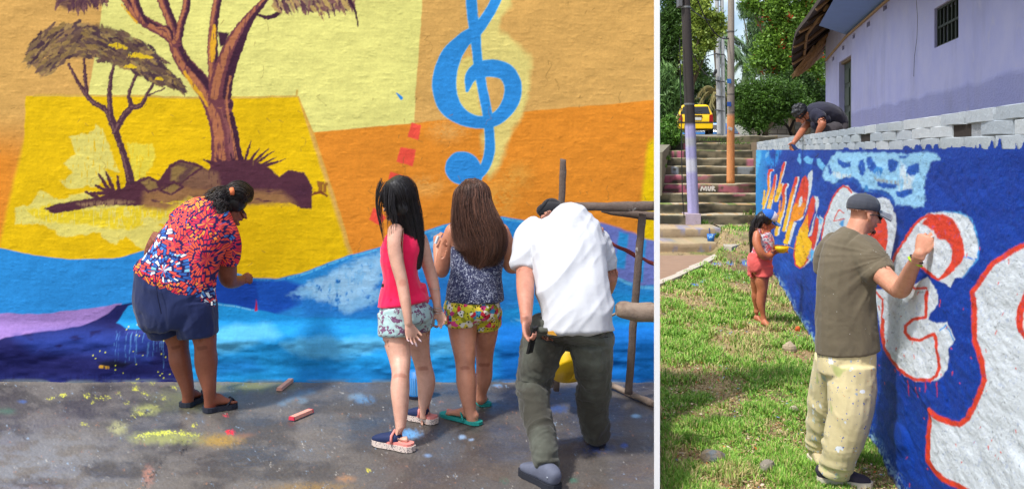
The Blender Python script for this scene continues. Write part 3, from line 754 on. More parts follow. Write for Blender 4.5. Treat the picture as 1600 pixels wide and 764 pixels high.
    c.poly(o3(W1), W, 1.1)
    c.poly(o3([(290, 450), (345, 490), (400, 532), (440, 545), (468, 572), (520, 520), (560, 520), (600, 600), (500, 700), (400, 620), (370, 540), (330, 500), (290, 480)]), blue, 1.2)
    A1 = [(300, 190), (345, 132), (430, 132), (480, 158), (520, 215), (545, 300), (558, 380), (540, 422), (500, 452), (470, 490), (430, 512), (400, 515), (420, 490), (455, 450), (470, 400), (478, 350), (466, 318), (440, 286), (390, 278), (370, 230), (330, 205)]
    c.poly(o3(A1), RD, 1.3)
    for s_, w_ in (([(128, 440), (150, 370), (192, 300), (240, 215), (290, 165), (345, 135)], 16), ([(285, 430), (340, 478), (396, 522), (440, 500), (492, 462)], 18), ([(82, 432), (130, 446)], 22), ([(262, 490), (245, 560), (268, 578), (330, 572), (336, 640), (330, 742), (260, 752), (215, 775)], 16)):
        c.stroke(o3([(a, b, w_) for a, b in s_]), RD, 1)
    c.stroke(o3([(555, 385, 7), (632, 404, 7)]), R(30, 110, 210), .8); c.stroke(o3([(640, 330, 8), (640, 400, 10), (600, 450, 8), (545, 510, 8)]), R(60, 150, 225), 1.2); c.stroke(o3([(430, 120, 6), (520, 122, 8), (590, 160, 8), (625, 250, 8), (645, 345, 8)]), R(90, 180, 235), 1.5, dry=.35)
    # lower half of that letter
    L1 = [(60, -20), (305, -20), (310, 10), (275, 98), (310, 112), (350, 108), (385, 175), (362, 210), (358, 285), (318, 338), (240, 342), (190, 320), (145, 280), (100, 195), (85, 120)]
    c.poly(o4(L1), W, 1.2)
    for s_, w_ in (([(270, -10), (268, 60), (266, 88), (215, 98), (188, 122), (188, 150), (205, 172), (235, 180), (298, 155), (308, 180), (312, 225), (316, 250), (320, 290), (312, 320), (285, 336), (235, 334), (200, 318), (160, 290), (130, 250), (104, 205), (94, 150), (96, 100)], 13),):
        c.stroke(o4([(a, b, w_) for a, b in s_]), RD, 1)
    c.stroke(o4([(70, -10, 8), (94, 20, 8), (92, 90, 8), (98, 140, 8)]), RD, 1)
    c.stroke(o4([(325, 140, 5), (345, 120, 7), (365, 150, 5), (378, 180, 5)]), R(60, 150, 225), 1)
    for q in ((200, 340, 196, 395), (168, 300, 165, 318), (275, 345, 274, 385), (235, 380, 237, 402), (315, 346, 318, 400), (370, 515, 360, 562), (380, 510, 376, 530)):
        c.stroke(o4([(q[0], q[1], 6), (q[2], q[3], 3)]), R(190, 40, 90), .7)
    # the great S at the right edge
    S1 = [(1900, 210), (1700, 330), (1640, 360), (1600, 382), (1577, 394), (1551, 412), (1530, 441), (1518, 457), (1521, 470), (1523, 531), (1535, 563), (1539, 595), (1530, 618), (1519, 638), (1512, 652), (1499, 663), (1484, 660), (1468, 652), (1455, 641), (1451, 683), (1451, 719), (1462, 735), (1475, 748), (1511, 766), (1540, 800), (1900, 900)]
    c.poly(S1, W, 1.2)
    c.stroke([(a, b, 8.5) for a, b in S1[1:26]], RD, 1.2, dry=.05)
    c.stroke(crs([(1612, 440, 8), (1598, 468, 9), (1592, 490, 11), (1593, 512, 10), (1600, 526, 8), (1615, 540, 8)]), RD, 1)
    for i in range(60):
        rg = np.random.default_rng(i); a, b = rg.uniform(1340, 1600), rg.uniform(380, 760)
        c.stroke([(a, b, 1.6), (a + rg.normal(), b + rg.uniform(1, 6), .8)], RD, .6)
    # ragged white and light blue along foot of wall and along the top
    h = Z.ravel() - GZ
    c.blend(al, smooth(.16, .02, h + .12 * (fbm2(x * .2, yy * .2, 3, 92) - .5)) * smooth(.4, .6, fbm2(x * .6, yy * .3, 3, 93)) * .9, R(150, 190, 215))
    c.blend(al, smooth(.05, 0, h + .06 * (fbm2(x * .2, yy * .2, 3, 94) - .5)), R(110, 96, 74))
    c.blend(al, smooth(.66, .76, fbm2(x * .3, yy * .25, 4, 95)) * .22, R(40, 110, 200)) 
    pit = smooth(.74, .82, fbm2(x * .22, yy * .22, 3, 96))
    c.c *= (1 - .4 * pit)[:, None]
    # relief: rough render over rubble, lumpier towards the foot
    u = (Y * 1.022).ravel() * .42; zz = Z.ravel()
    low = smooth(1.3, .2, h)
    dep = .03 * (fbm2(u * 1.2, zz * 1.6, 3, 97) - .5) + (.006 + .030 * low) * (fbm2(u * 6, zz * 6.5, 3, 98) - .45) + .010 * (fbm2(u * 24, zz * 24, 3, 99) - .5)
    st = fbm2(u * 3.5, zz * 4, 2, 100); dep += .024 * low * smooth(.55, .66, st) * smooth(1300, 1500, x)
    dep *= smooth(HR, HR - .12, h) * .9 + .1
    v = np.stack([wall_x(Y.ravel()), Y.ravel(), zz], -1) + WN * dep[:, None]
    v[:, 0] += .0
    root = thing('retaining_wall', 'rough blue wall painted with SAL SI PUEDES lettering below grey-white brick courses', 'wall', (wall_x(8), 8, GZ))
    fc = grid_faces(len(px), len(z)); top = CZ + .004 + .030 * smooth(.45, .75, fbm2(x * .16, x * 0, 4, 150)) + .018 * smooth(.5, .75, fbm2(x * .07, x * 0 + 3, 2, 151)) * smooth(1380, 1560, x) - .012 * smooth(1500, 1300, x)
    keepf = (zz <= np.maximum(top, CZ + .0045)).astype(bool)[fc].all(1)
    me = mk(v, fc[keepf], True, c.c)
    put('painted_render', me, t.m, root)
    core = MB()
    a, b = 2.0, 19.65
    A = lambda y, o, z_: (wall_x(y) + o, y, z_)
    core.hexa([A(a, .03, GZ - .3), A(b, .03, GZ - .3), A(b, .33, GZ - .3), A(a, .33, GZ - .3)][::-1], [A(a, .03, CZ + .0), A(b, .03, CZ), A(b, .33, CZ), A(a, .33, CZ)][::-1])
    core.build('rubble_core', pm('rubble', lin(120, 110, 96), .95), root)
    mo = MB()
    mo.hexa([A(a, .019, CZ + .001), A(b, .019, CZ + .001), A(b, .20, CZ + .001), A(a, .20, CZ + .001)][::-1], [A(a, .019, CZ + .176), A(b, .019, CZ + .176), A(b, .20, CZ + .178), A(a, .20, CZ + .178)][::-1])
    mo.build('mortar', pm('brick_mortar', lin(150, 154, 158), .95, .3, 30, .6, 60, .01), root)
    # bricks, alike pieces share meshes
    bms = [pm('whitewashed_brick', lin(*q), .9, .14, 22, .9, 55, .004) for q in ((172, 180, 187), (162, 171, 179), (186, 192, 196), (168, 176, 181))]
    bm = pm('whitewashed_brick', lin(178, 186, 194), .85, .10, 14, .35, 90, .002)
    var = []
    rg = np.random.default_rng(8)
    Lb = .42
    for k in range(7):
        m = MB(); l, hh, th = Lb / 2 - .005, .0286, .11
        xs = np.linspace(-l, l, 4); vv = []; ff = []
        for i, q in enumerate(xs):
            e = .004 if i in (0, 3) else 0
            for (dn, dz) in ((-.008 + e, -hh + .003), (-.0082 + e, 0), (-.008 + e, hh - .003), (-.004, hh), (th, hh), (th, -hh), (-.004, -hh)):
                vv.append((dn + rg.normal() * .0004 * (dn < .05), q + rg.normal() * .0015, dz + rg.normal() * .0006))
        for i in range(3):
            for j in range(7): ff.append((i * 7 + j, i * 7 + (j + 1) % 7, (i + 1) * 7 + (j + 1) % 7, (i + 1) * 7 + j))
        ff.append(tuple(range(6, -1, -1))); ff.append(tuple(range(21, 28)))
        m.add(vv, ff); me = m.mesh(); me.materials.append(bms[k % 4]); var.append(me)
    ang = -math.atan2(.2114, 1)
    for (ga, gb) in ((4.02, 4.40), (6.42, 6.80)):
        m = MB(); m.add([A(ga, .0185, CZ + .062), A(gb, .0185, CZ + .062), A(gb, .0185, CZ + .118), A(ga, .0185, CZ + .118)], [(0, 1, 2, 3)]); m.build('cell_shade_sheet', pm('cell_shadow_tone', lin(52, 44, 38), .95), root)  # dark sheet in each brick gap paints the shade of a deep hole
    for cidx in range(3):
        yy_ = 2.2 + (.2 if cidx % 2 else 0)
        while yy_ < 19.3:
            hole = (cidx in (1,) and (4.0 < yy_ < 4.42 or 6.35 < yy_ < 6.8)) or (cidx == 1 and 10.6 < yy_ < 11.0)
            if not hole:
                o = bpy.data.objects.new('brick', var[rg.integers(7)])
                o.location = (wall_x(yy_) + .014 + rg.normal() * .0015, yy_, CZ + .032 + cidx * .0585 + rg.normal() * .0012)
                o.rotation_euler = (rg.normal() * .006, 0, ang + rg.normal() * .006)
                o.scale = (1, rg.uniform(.96, 1.0), 1)
                COL.objects.link(o); o.parent = root; o.matrix_parent_inverse = Matrix.Translation(-root.location)
            yy_ += Lb * 1.0
retaining_wall()

def right_ground():
    # painted-detail earth sheet on the visible strip, wide plain sheets beyond it
    R = lin
    py = np.concatenate([np.linspace(860, 470, 200), np.linspace(468, 366, 70)])
    d = F * HR / (py - HZ)
    s_ = np.linspace(0, 1, 190)
    D, S = np.meshgrid(d, s_, indexing='ij')
    xl = .1645 * D + .003; xr = wall_x(D) + .06 + .9 * smooth(17, 21, D)
    X = xl + (xr - xl) * S
    PX = CX + X / D * F; PY = np.broadcast_to(py[:, None], PX.shape)
    c = Canvas(PX, PY, R(150, 130, 94)); x, y = c.x, c.y
    al = np.arange(len(x))
    xx, dd = X.ravel(), D.ravel()
    n = fbm2(xx * 1.6, dd * .9, 4, 110)
    c.blend(al, smooth(.4, .6, n), R(112, 116, 60)); c.blend(al, smooth(.5, .7, fbm2(xx * 9, dd * 5, 4, 111)) * .7, R(168, 142, 100))
    c.blend(al, smooth(.55, .7, fbm2(xx * 25, dd * 14, 3, 112)) * .5, R(70, 58, 42))
    c.warp(4, .2, 31)
    c.spray(1160, 425, 50, 30, R(112, 88, 62), .9, .2, .1)
    for q in ((1120, 413, 10, 3), (1137, 432, 8, 5), (1140, 412, 8, 3), (1165, 412, 8, 4), (1155, 425, 7, 3), (1100, 440, 8, 4), (1180, 428, 6, 4), (1085, 445, 9, 3), (1172, 440, 5, 3)):
        c.spray(q[0], q[1], q[2], q[3], R(60, 120, 200), .95, .3, .4)
    c.spray(1250, 555, 40, 50, R(150, 122, 86), .9, .3, .1); c.spray(1080, 560, 60, 60, R(150, 118, 84), .6, .45, .06); c.spray(1070, 660, 60, 50, R(150, 118, 84), .6, .45, .06)
    g = np.array(gz(dd, xx))
    z = g + .03 * (fbm2(xx * 2, dd * 1.2, 3, 113) - .5) + .016 * (fbm2(xx * 18, dd * 9, 3, 114) - .5)
    v = np.stack([xx, dd, z], -1)
    t = cm('bare_earth', .95, .3, 60, .8, 80, .01)
    put('grass_ground', mk(v, grid_faces(len(py), len(s_))[:, ::-1], True, c.c), t, kind='structure')
    b = MB()
    b.add([(-3000, -400, GZ - .06), (3000, -400, GZ - .06), (3000, 20.2, GZ - .06), (-3000, 20.2, GZ - .06)], [(0, 1, 2, 3)])
    b.build('lower_ground', pm('dry_earth', R(120, 112, 84), .95, .3, 3), kind='structure')
    # terrace behind the wall, in front of the house
    A = lambda yv, o, z_: (wall_x(yv) + o, yv, z_)
    b = MB(); b.hexa([A(1.5, .21, -.5), A(32, .21, -.5), A(32, 9, -.5), A(1.5, 9, -.5)], [A(1.5, .21, 1.86), A(32, .21, 2.0), A(32, 9, 2.2), A(1.5, 9, 2.2)])
    b.build('terrace_ground', pm('terrace_earth', R(128, 110, 88), .95, .3, 6), kind='structure')
    # street and hill level above the stairs
    b = MB()
    v = []; ys = [26.9, 30, 36, 46, 70, 150, 900, 2800]; xs = [-3000, -60, -12, 2.5, 5, 9, 14, 60, 3000]
    def hz(xv, yv): return 2.16 + .42 * float(smooth(30, 44, yv)) + .8 * float(smooth(48, 90, yv))
    for yv in ys:
        for xv in xs: v.append((xv, yv, hz(xv, yv)))
    nx = len(xs); f = [(j * nx + i, j * nx + i + 1, (j + 1) * nx + i + 1, (j + 1) * nx + i) for j in range(len(ys) - 1) for i in range(nx - 1)]
    b.add(v, f); b.add([(-3000, 26.9, 2.15), (3000, 26.9, 2.15), (3000, 26.9, -.5), (-3000, 26.9, -.5)], [(0, 3, 2, 1)])
    b.build('street', pm('street_surface', R(128, 124, 116), .9, .25, 3), kind='structure')
    b = MB(); b.add([(-3000, 20.2, GZ - .06), (-3, 20.2, GZ - .06), (-3, 26.9, 2.1), (-3000, 26.9, 2.1)], [(0, 1, 2, 3)])
    b.build('earth_bank', pm('bank_earth', R(96, 96, 60), .95, .3, 3), kind='structure')
    # brown path with pale edging
    pts = [(1020, 404), (1113, 402), (1119, 404), (1075, 424), (1032, 441), (1020, 446)]
    def G(px_, py_, dz=0):
        zz = GZ + dz; dd_ = (CZ - zz) * F / (py_ - HZ); return ((px_ - CX) / F * dd_, dd_, zz)
    dz = .02
    b = MB(); b.prism([G(*p, dz) for p in [(1016, 399), (1112, 399), (1112, 405), (1071, 423), (1016, 443)]], (0, 0, -.08))
    b.build('path', pm('path_dirt', R(150, 122, 100), .9, .2, 6, .4, 40), kind='structure')
    b = MB()
    e = [(1122, 400), (1106, 410), (1084, 420), (1064, 430), (1030, 444)]
    for i in range(len(e) - 1):
        a_, c_ = e[i], e[i + 1]
        b.prism([G(a_[0], a_[1], .045), G(a_[0] - 6, a_[1] - 3, .045), G(c_[0] - 8, c_[1] - 4, .045), G(c_[0], c_[1], .045)], (0, 0, -.1))
    b.build('path_edging', pm('edging', R(190, 180, 164), .9, .2, 20, .4, 40), kind='structure')
right_ground()

# ---- grass blades, one object
def grass():
    rg = np.random.default_rng(21)
    N = 230000
    py = 366 + (800 - 366) * rg.random(N) ** .75
    d = F * HR / (py - HZ)
    s_ = rg.random(N)
    xl = .1655 * d + .01; xr = wall_x(d) - .01
    x = xl + (xr - xl) * s_
    px = CX + x / d * F
    keep = np.ones(N, bool)
    cov = fbm2(x * 1.6, d * .9, 4, 110); cov2 = fbm2(x * 5, d * 3, 3, 120)
    dens = .16 + 1.1 * smooth(.42, .60, cov * .55 + cov2 * .45)
    dens *= 1 - .85 * np.exp(-(((px - 1160) / 34) ** 2 + ((py - 418) / 24) ** 2))
    dens *= 1 - .9 * np.exp(-(((px - 1262) / 22) ** 2 + ((py - 560) / 36) ** 2))
    dens *= 1 - .5 * np.exp(-(((px - 1085) / 45) ** 2 + ((py - 565) / 30) ** 2)); dens *= 1 - .45 * np.exp(-(((px - 1060) / 40) ** 2 + ((py - 660) / 40) ** 2))
    # not on the path or the steps
    edge = np.interp(px, [1016, 1030, 1064, 1084, 1106, 1122, 1130], [446, 443, 429, 419, 409, 399, 360])
    keep &= py > edge + 1
    keep &= rg.random(N) < dens
    x, d, px, py, cov, cov2 = [a[keep] for a in (x, d, px, py, cov, cov2)]
    n = len(x)
    z = np.array(gz(d, x)) + .03 * (fbm2(x * 2, d * 1.2, 3, 113) - .5) - .004
    hgt = (.022 + .042 * rg.random(n) ** 1.5) * (.5 + 0.9 * smooth(.35, .65, cov2)) * (1 + .25 * (d > 8))
    wd = (.0026 + .0024 * rg.random(n)) * (1 + (d - 4.5) * .10)
    a = rg.random(n) * 2 * np.pi; lean = rg.random(n) * .9
    dx, dy = np.cos(a), np.sin(a)
    b = a + np.pi / 2 + rg.normal(size=n) * .4
    sx, sy = np.cos(b) * wd, np.sin(b) * wd
    V = np.zeros((n, 5, 3))
    for k, (f, wf) in enumerate(((0, 1), (0, -1), (.55, .8), (.55, -.8), (1, 0))):
        off = lean * hgt * f * f * 1.1
        V[:, k, 0] = x + sx * wf + dx * off; V[:, k, 1] = d + sy * wf + dy * off; V[:, k, 2] = z + hgt * f * (1 - .35 * lean * f)
    base = np.arange(n)[:, None] * 5
    tri = np.array([(0, 1, 3), (0, 3, 2), (2, 3, 4)])
    Fc = (base[:, None, :] + tri[None]).reshape(-1, 3)
    g1, g2, g3 = np.array(lin(92, 150, 50)), np.array(lin(160, 196, 84)), np.array(lin(196, 180, 124))
    m = rg.random(n)[:, None]; dry = (rg.random(n) < (.16 + .5 * smooth(.5, .35, cov)))[:, None]
    C = np.where(dry, g3 * (.7 + .5 * m), g1 * (1 - m) + g2 * m)
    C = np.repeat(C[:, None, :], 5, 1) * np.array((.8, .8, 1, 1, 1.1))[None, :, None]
    t = NT('grass_blades')
    at = t.n('Attribute', _attribute_name='Col').outputs['Color']; t.base(at); t.rough(.55)
    t.b.inputs['Specular IOR Level'].default_value = .25; t.b.inputs['Transmission Weight'].default_value = 0
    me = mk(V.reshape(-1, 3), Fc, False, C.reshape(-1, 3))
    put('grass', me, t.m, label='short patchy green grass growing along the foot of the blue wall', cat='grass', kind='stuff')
    # dry leaves and chips
    n = 9000
    py = 372 + (780 - 372) * rg.random(n) ** .8; d = F * HR / (py - HZ)
    x = .166 * d + .02 + (wall_x(d) - .166 * d - .05) * rg.random(n)
    px = CX + x / d * F
    ok = (py > np.interp(px, [1016, 1030, 1064, 1084, 1106, 1122, 1130], [446, 443, 429, 419, 409, 399, 360]) + 2)
    ok &= fbm2(x * 1.6, d * .9, 4, 110) < .62
    x, d = x[ok], d[ok]; n = len(x)
    z = np.array(gz(d, x)) + .03 * (fbm2(x * 2, d * 1.2, 3, 113) - .5) + .008 + .012 * rg.random(n)
    a = rg.random(n) * 6.28; s = .006 + .014 * rg.random(n) ** 2; asp = rg.uniform(.2, .7, n)
    V = np.zeros((n, 4, 3))
    for k, (u, v_) in enumerate(((-1, 0), (0, -1), (1, 0), (0, 1))):
        V[:, k, 0] = x + s * (u * np.cos(a) - v_ * asp * np.sin(a)); V[:, k, 1] = d + s * (u * np.sin(a) + v_ * asp * np.cos(a)); V[:, k, 2] = z + rg.normal(size=n) * .004
    Fc = (np.arange(n)[:, None] * 4 + np.arange(4)[None])
    pal = np.array([lin(176, 150, 108), lin(140, 100, 64), lin(206, 188, 150), lin(200, 110, 50), lin(110, 84, 60), lin(210, 190, 170), lin(120, 150, 190)])
    C = pal[rg.choice(7, n, p=[.3, .2, .16, .05, .2, .06, .03])]
    put('leaf_litter', mk(V.reshape(-1, 3), Fc, False, np.repeat(C, 4, 0)), cm('litter', .9, .2), label='dry leaves, straw and paint chips scattered between the grass', cat='leaf litter', kind='stuff')
grass()

def stone(px, py, w_px, h_px, label, col, seed, group=None, cat='stone', name='stone', col2=None):
    d = F * HR / (py - HZ); c = P(px, py, d); s = d / F
    rg = np.random.default_rng(seed)
    m = MB(); m.ell((0, 0, 0), (w_px / 2 * s, w_px / 2 * s * .9, h_px / 2 * s * 1.25), seg=12, ring=8)
    v = np.array(m.v); nn = vn3(v / (w_px * s) * 3.1 + seed, 1) - .5; v *= (1 + .55 * nn)[:, None]
    v[:, 2] = np.maximum(v[:, 2], -h_px * .4 * s)
    v += np.array((c[0], c[1], GZ + h_px * .32 * s))
    root = put(name, mk(v, m.f), pm(name + '_surface', col, .9, .25, 30, .8, 60, .006, col2=col2, s2=12, f2=(.45, .6)))
    return tag(root, label, cat, group)
stone(1233, 549, 20, 17, 'pale stone lying at the foot of the blue wall', lin(176, 158, 130), 1, 'stones in the grass')
stone(1241, 646, 16, 14, 'small light rounded stone half hidden in the grass beside the trousers', lin(176, 164, 140), 2, 'stones in the grass')
stone(1198, 738, 24, 22, 'grey jagged stone in the grass at the bottom edge', lin(140, 132, 120), 3, 'stones in the grass')
stone(1115, 722, 38, 22, 'wide dark grey stone with a bluish smear, in the grass', lin(126, 112, 92), 4, 'stones in the grass', col2=lin(96, 104, 110))
stone(1166, 552, 9, 6, 'tiny pale pebble in the middle of the grass', lin(200, 184, 150), 5, 'stones in the grass')
stone(1247, 517, 9, 8, 'orange brick chip lying close to the wall foot', lin(196, 96, 50), 6, None, 'brick chip', 'brick_chip')

def concrete_chunk():
    pts = [(1131, 385), (1129, 378), (1136, 368), (1148, 363), (1165, 361), (1185, 362), (1188, 378), (1160, 380), (1152, 383), (1143, 386)]
    def G(a, b, zz):
        dd_ = (CZ - zz) * F / (b - HZ); return ((a - CX) / F * dd_, dd_, zz)
    m = MB(); m.prism([G(a, b, -.10) for a, b in pts], (0, 0, -.16))
    px_c = [G(a, b, -.10) for a, b in pts]
    o = m.build('concrete_chunk', pm('broken_concrete', lin(176, 166, 148), .9, .25, 8, .8, 30, .01, col2=lin(50, 110, 200), s2=2.2, f2=(.60, .64)))
    tag(o, 'broken grey concrete slab with blue paint smears between stairs and woman', 'concrete slab')
concrete_chunk()

def paint_pot():
    d = 18.35; c = P(1110.5, 375.5, d); s = d / F; z0 = -.118
    root = thing('paint_pot', 'small blue paint pot with a brush standing on the lower step', 'paint pot', (c[0], d, z0))
    m = MB(); r = 6 * s; hh = 12 * s
    m.tube([(c[0], d, z0), (c[0], d, z0 + hh), (c[0], d, z0 + hh + .001), (c[0], d, z0 + hh * .8)], [r * .85, r, r * .86, r * .8], 18)
    m.build('pot', pm('blue_plastic', lin(40, 110, 190), .5, .3, 14, col2=lin(150, 190, 215), f2=(.55, .6), s2=9), root, True)
    m = MB(); m.tube([(c[0] - .01, d, z0 + .05), (c[0] - .03, d, z0 + hh + .12)], .014, 8); m.build('brush_handle', pm('brush_wood', lin(60, 70, 110), .6), root, True)
    m = MB(); m.tube([(c[0] + r, d, z0 + hh * .95), (c[0] + r + .03, d, z0 + hh * .96)], .012, 6); m.build('handle', pm('pot_handle', lin(40, 110, 190), .5), root)
paint_pot()

# ---------------------------------------------------------------- stairs
def stairs():
    root = thing('concrete_stairs', 'wide mossy concrete staircase with pink paint patches behind the poles', 'staircase', (4.5, 20.5, 0.05))
    t = cm('weathered_concrete', .92, .25, 14, .7, 30, .01)
    R = lin
    def step(name, y0, y1, ztop, zbot, pxl, pxr, k, label=None):
        x0 = (pxl - CX) / F * y0; x1 = (pxr - CX) / F * y0
        nx = 150
        xs = np.linspace(x0, x1, nx)
        prof = [(y0, zbot, 0), (y0, zbot + (ztop - zbot) * .33, 0), (y0 - .004, zbot + (ztop - zbot) * .66, 0), (y0 - .004, ztop - .02, 0), (y0 + .012, ztop, 1), (y0 + (y1 - y0) * .5, ztop + .004, 1), (y1, ztop, 1), (y1, zbot, 0)]
        V = []
        X = np.repeat(xs[:, None], len(prof), 1).ravel()
        Yv = np.tile([p[0] for p in prof], nx); Zv = np.tile([p[1] for p in prof], nx); top = np.tile([p[2] for p in prof], nx)
        Zv = Zv + .035 * (fbm2(X * 2.3, X * 0 + k * 3.1, 3, 130) - .5) * (Zv > zbot + .01)
        PXx = CX + X / Yv * F; PYy = HZ + (CZ - Zv) / Yv * F
        c = Canvas(PXx, PYy, R(160, 148, 124)); al = np.arange(len(X))
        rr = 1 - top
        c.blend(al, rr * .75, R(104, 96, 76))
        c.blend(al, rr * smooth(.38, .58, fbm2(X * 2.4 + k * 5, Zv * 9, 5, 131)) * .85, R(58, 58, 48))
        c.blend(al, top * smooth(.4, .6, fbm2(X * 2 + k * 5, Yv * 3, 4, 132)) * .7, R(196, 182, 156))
        c.blend(al, top * smooth(.56, .66, fbm2(X * 6 + k * 5, Yv * 6, 3, 133)) * .6, R(180, 130, 50))
        pink = R(190, 104, 128)
        if k in (4, 5): c.blend(al, smooth(1120, 1090, PXx) * smooth(.46, .56, fbm2(X * 3 + k * 2, Zv * 9, 4, 134)) * .8, pink)
        if k in (4, 3): c.blend(al, smooth(1120, 1125, PXx) * smooth(1178, 1165, PXx) * smooth(.52, .6, fbm2(X * 3 + k * 2, Zv * 9, 4, 135)) * .7 * rr, pink)
        if k == 9: c.blend(al, smooth(1066, 1070, PXx) * smooth(1076, 1072, PXx) * rr * .8, pink)
        if k == 8: c.blend(al, (smooth(1056, 1060, PXx) * smooth(1070, 1066, PXx) + smooth(1048, 1050, PXx) * smooth(1054, 1052, PXx)) * rr * .8, pink)
        if k == 7: c.blend(al, smooth(1164, 1170, PXx) * smooth(1180, 1176, PXx) * rr * .9, R(190, 120, 140))
        if k == 6: c.blend(al, (smooth(1048, 1050, PXx) * smooth(1062, 1058, PXx) + smooth(1150, 1155, PXx) * smooth(1180, 1172, PXx) * .7) * rr * smooth(.4, .5, fbm2(X * 5, Zv * 9, 3, 136)), R(150, 160, 170))
        if k == 1: c.blend(al, rr * smooth(1040, 1035, PXx) * .5, R(60, 56, 50))
        if k < 0: c.c = c.c * .25 + np.array(R(176, 152, 120)) * .75; c.blend(al, smooth(.6, .68, fbm2(X * 5, Yv * 5 + Zv * 8, 3, 139)) * .4, R(60, 110, 180)); c.blend(al, rr * smooth(.4, .65, fbm2(X * 3, Zv * 12, 3, 138)) * .5, R(128, 108, 84))
        grass_ = top * smooth(.5, .6, fbm2(X * 4, X * 0 + k, 3, 137)) * (.8 if k in (8, 9, 2) else .15)
        c.blend(al, grass_, R(96, 124, 50))
        Yv = Yv + .01 * (fbm2(X * 6, Zv * 10, 2, 140) - .5)
        v = np.stack([X, Yv, Zv], -1)
        n = len(prof)
        fcs = grid_faces(nx, n)
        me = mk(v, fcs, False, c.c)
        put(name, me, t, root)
    r, tr = .21, .6
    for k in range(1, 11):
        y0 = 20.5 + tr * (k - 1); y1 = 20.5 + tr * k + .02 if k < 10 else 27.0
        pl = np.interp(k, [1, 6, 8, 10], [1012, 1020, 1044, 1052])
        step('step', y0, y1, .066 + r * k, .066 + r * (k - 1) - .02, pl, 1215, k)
    step('landing', 19.3, 20.55, .066, -.42, 1012, 1126, -1)
    step('step', 18.05, 19.32, -.12, -.42, 1010, 1119, -2)
    # landing right of the low steps
    step('landing', 20.0, 20.54, .05, -.4, 1124, 1200, 0)
    # white letters MUR on a riser
    m = MB(); y = 21.7 - .012; s = y / F
    def seg(a, b, w=1.2):
        a = P(a[0], a[1], y); b = P(b[0], b[1], y); m.tube([a, b], w * s, 6)
    for a, b in (((1095, 297), (1097, 290)), ((1097, 290), (1100, 296)), ((1100, 296), (1103, 290)), ((1103, 290), (1104, 297)), ((1107, 290), (1106.5, 295)), ((1106.5, 295), (1109, 297)), ((1109, 297), (1111, 290)), ((1113, 297), (1113, 290)), ((1113, 290), (1116.5, 291)), ((1116.5, 291), (1113.5, 293.5)), ((1113.5, 293.5), (1118, 297))): seg((a[0], a[1] + 1.5), (b[0], b[1] + 1.5))
    me = m.mesh(); v = getv(me); v[:, 1] = y + (v[:, 1] - y) * .15 + .006; setv(me, v)
    put('lettering', me, pm('white_chalk_paint', lin(214, 208, 200), .9), root)
    # low sloping parapet at the left
    m = MB()
    m.hexa([P(1016, 306, 21.5), P(1034, 306, 21.5), P(1034, 300, 25), P(1016, 300, 25)], [P(1016, 238, 21.5), P(1035, 238, 21.5), P(1047, 226, 25), P(1020, 226, 25)])
    o = m.build('stair_parapet', pm('parapet_concrete', lin(128, 122, 104), .95, .3, 5, .6, 20, .01)); tag(o, 'low mossy concrete parapet at the left end of the stairs', 'parapet')
stairs()

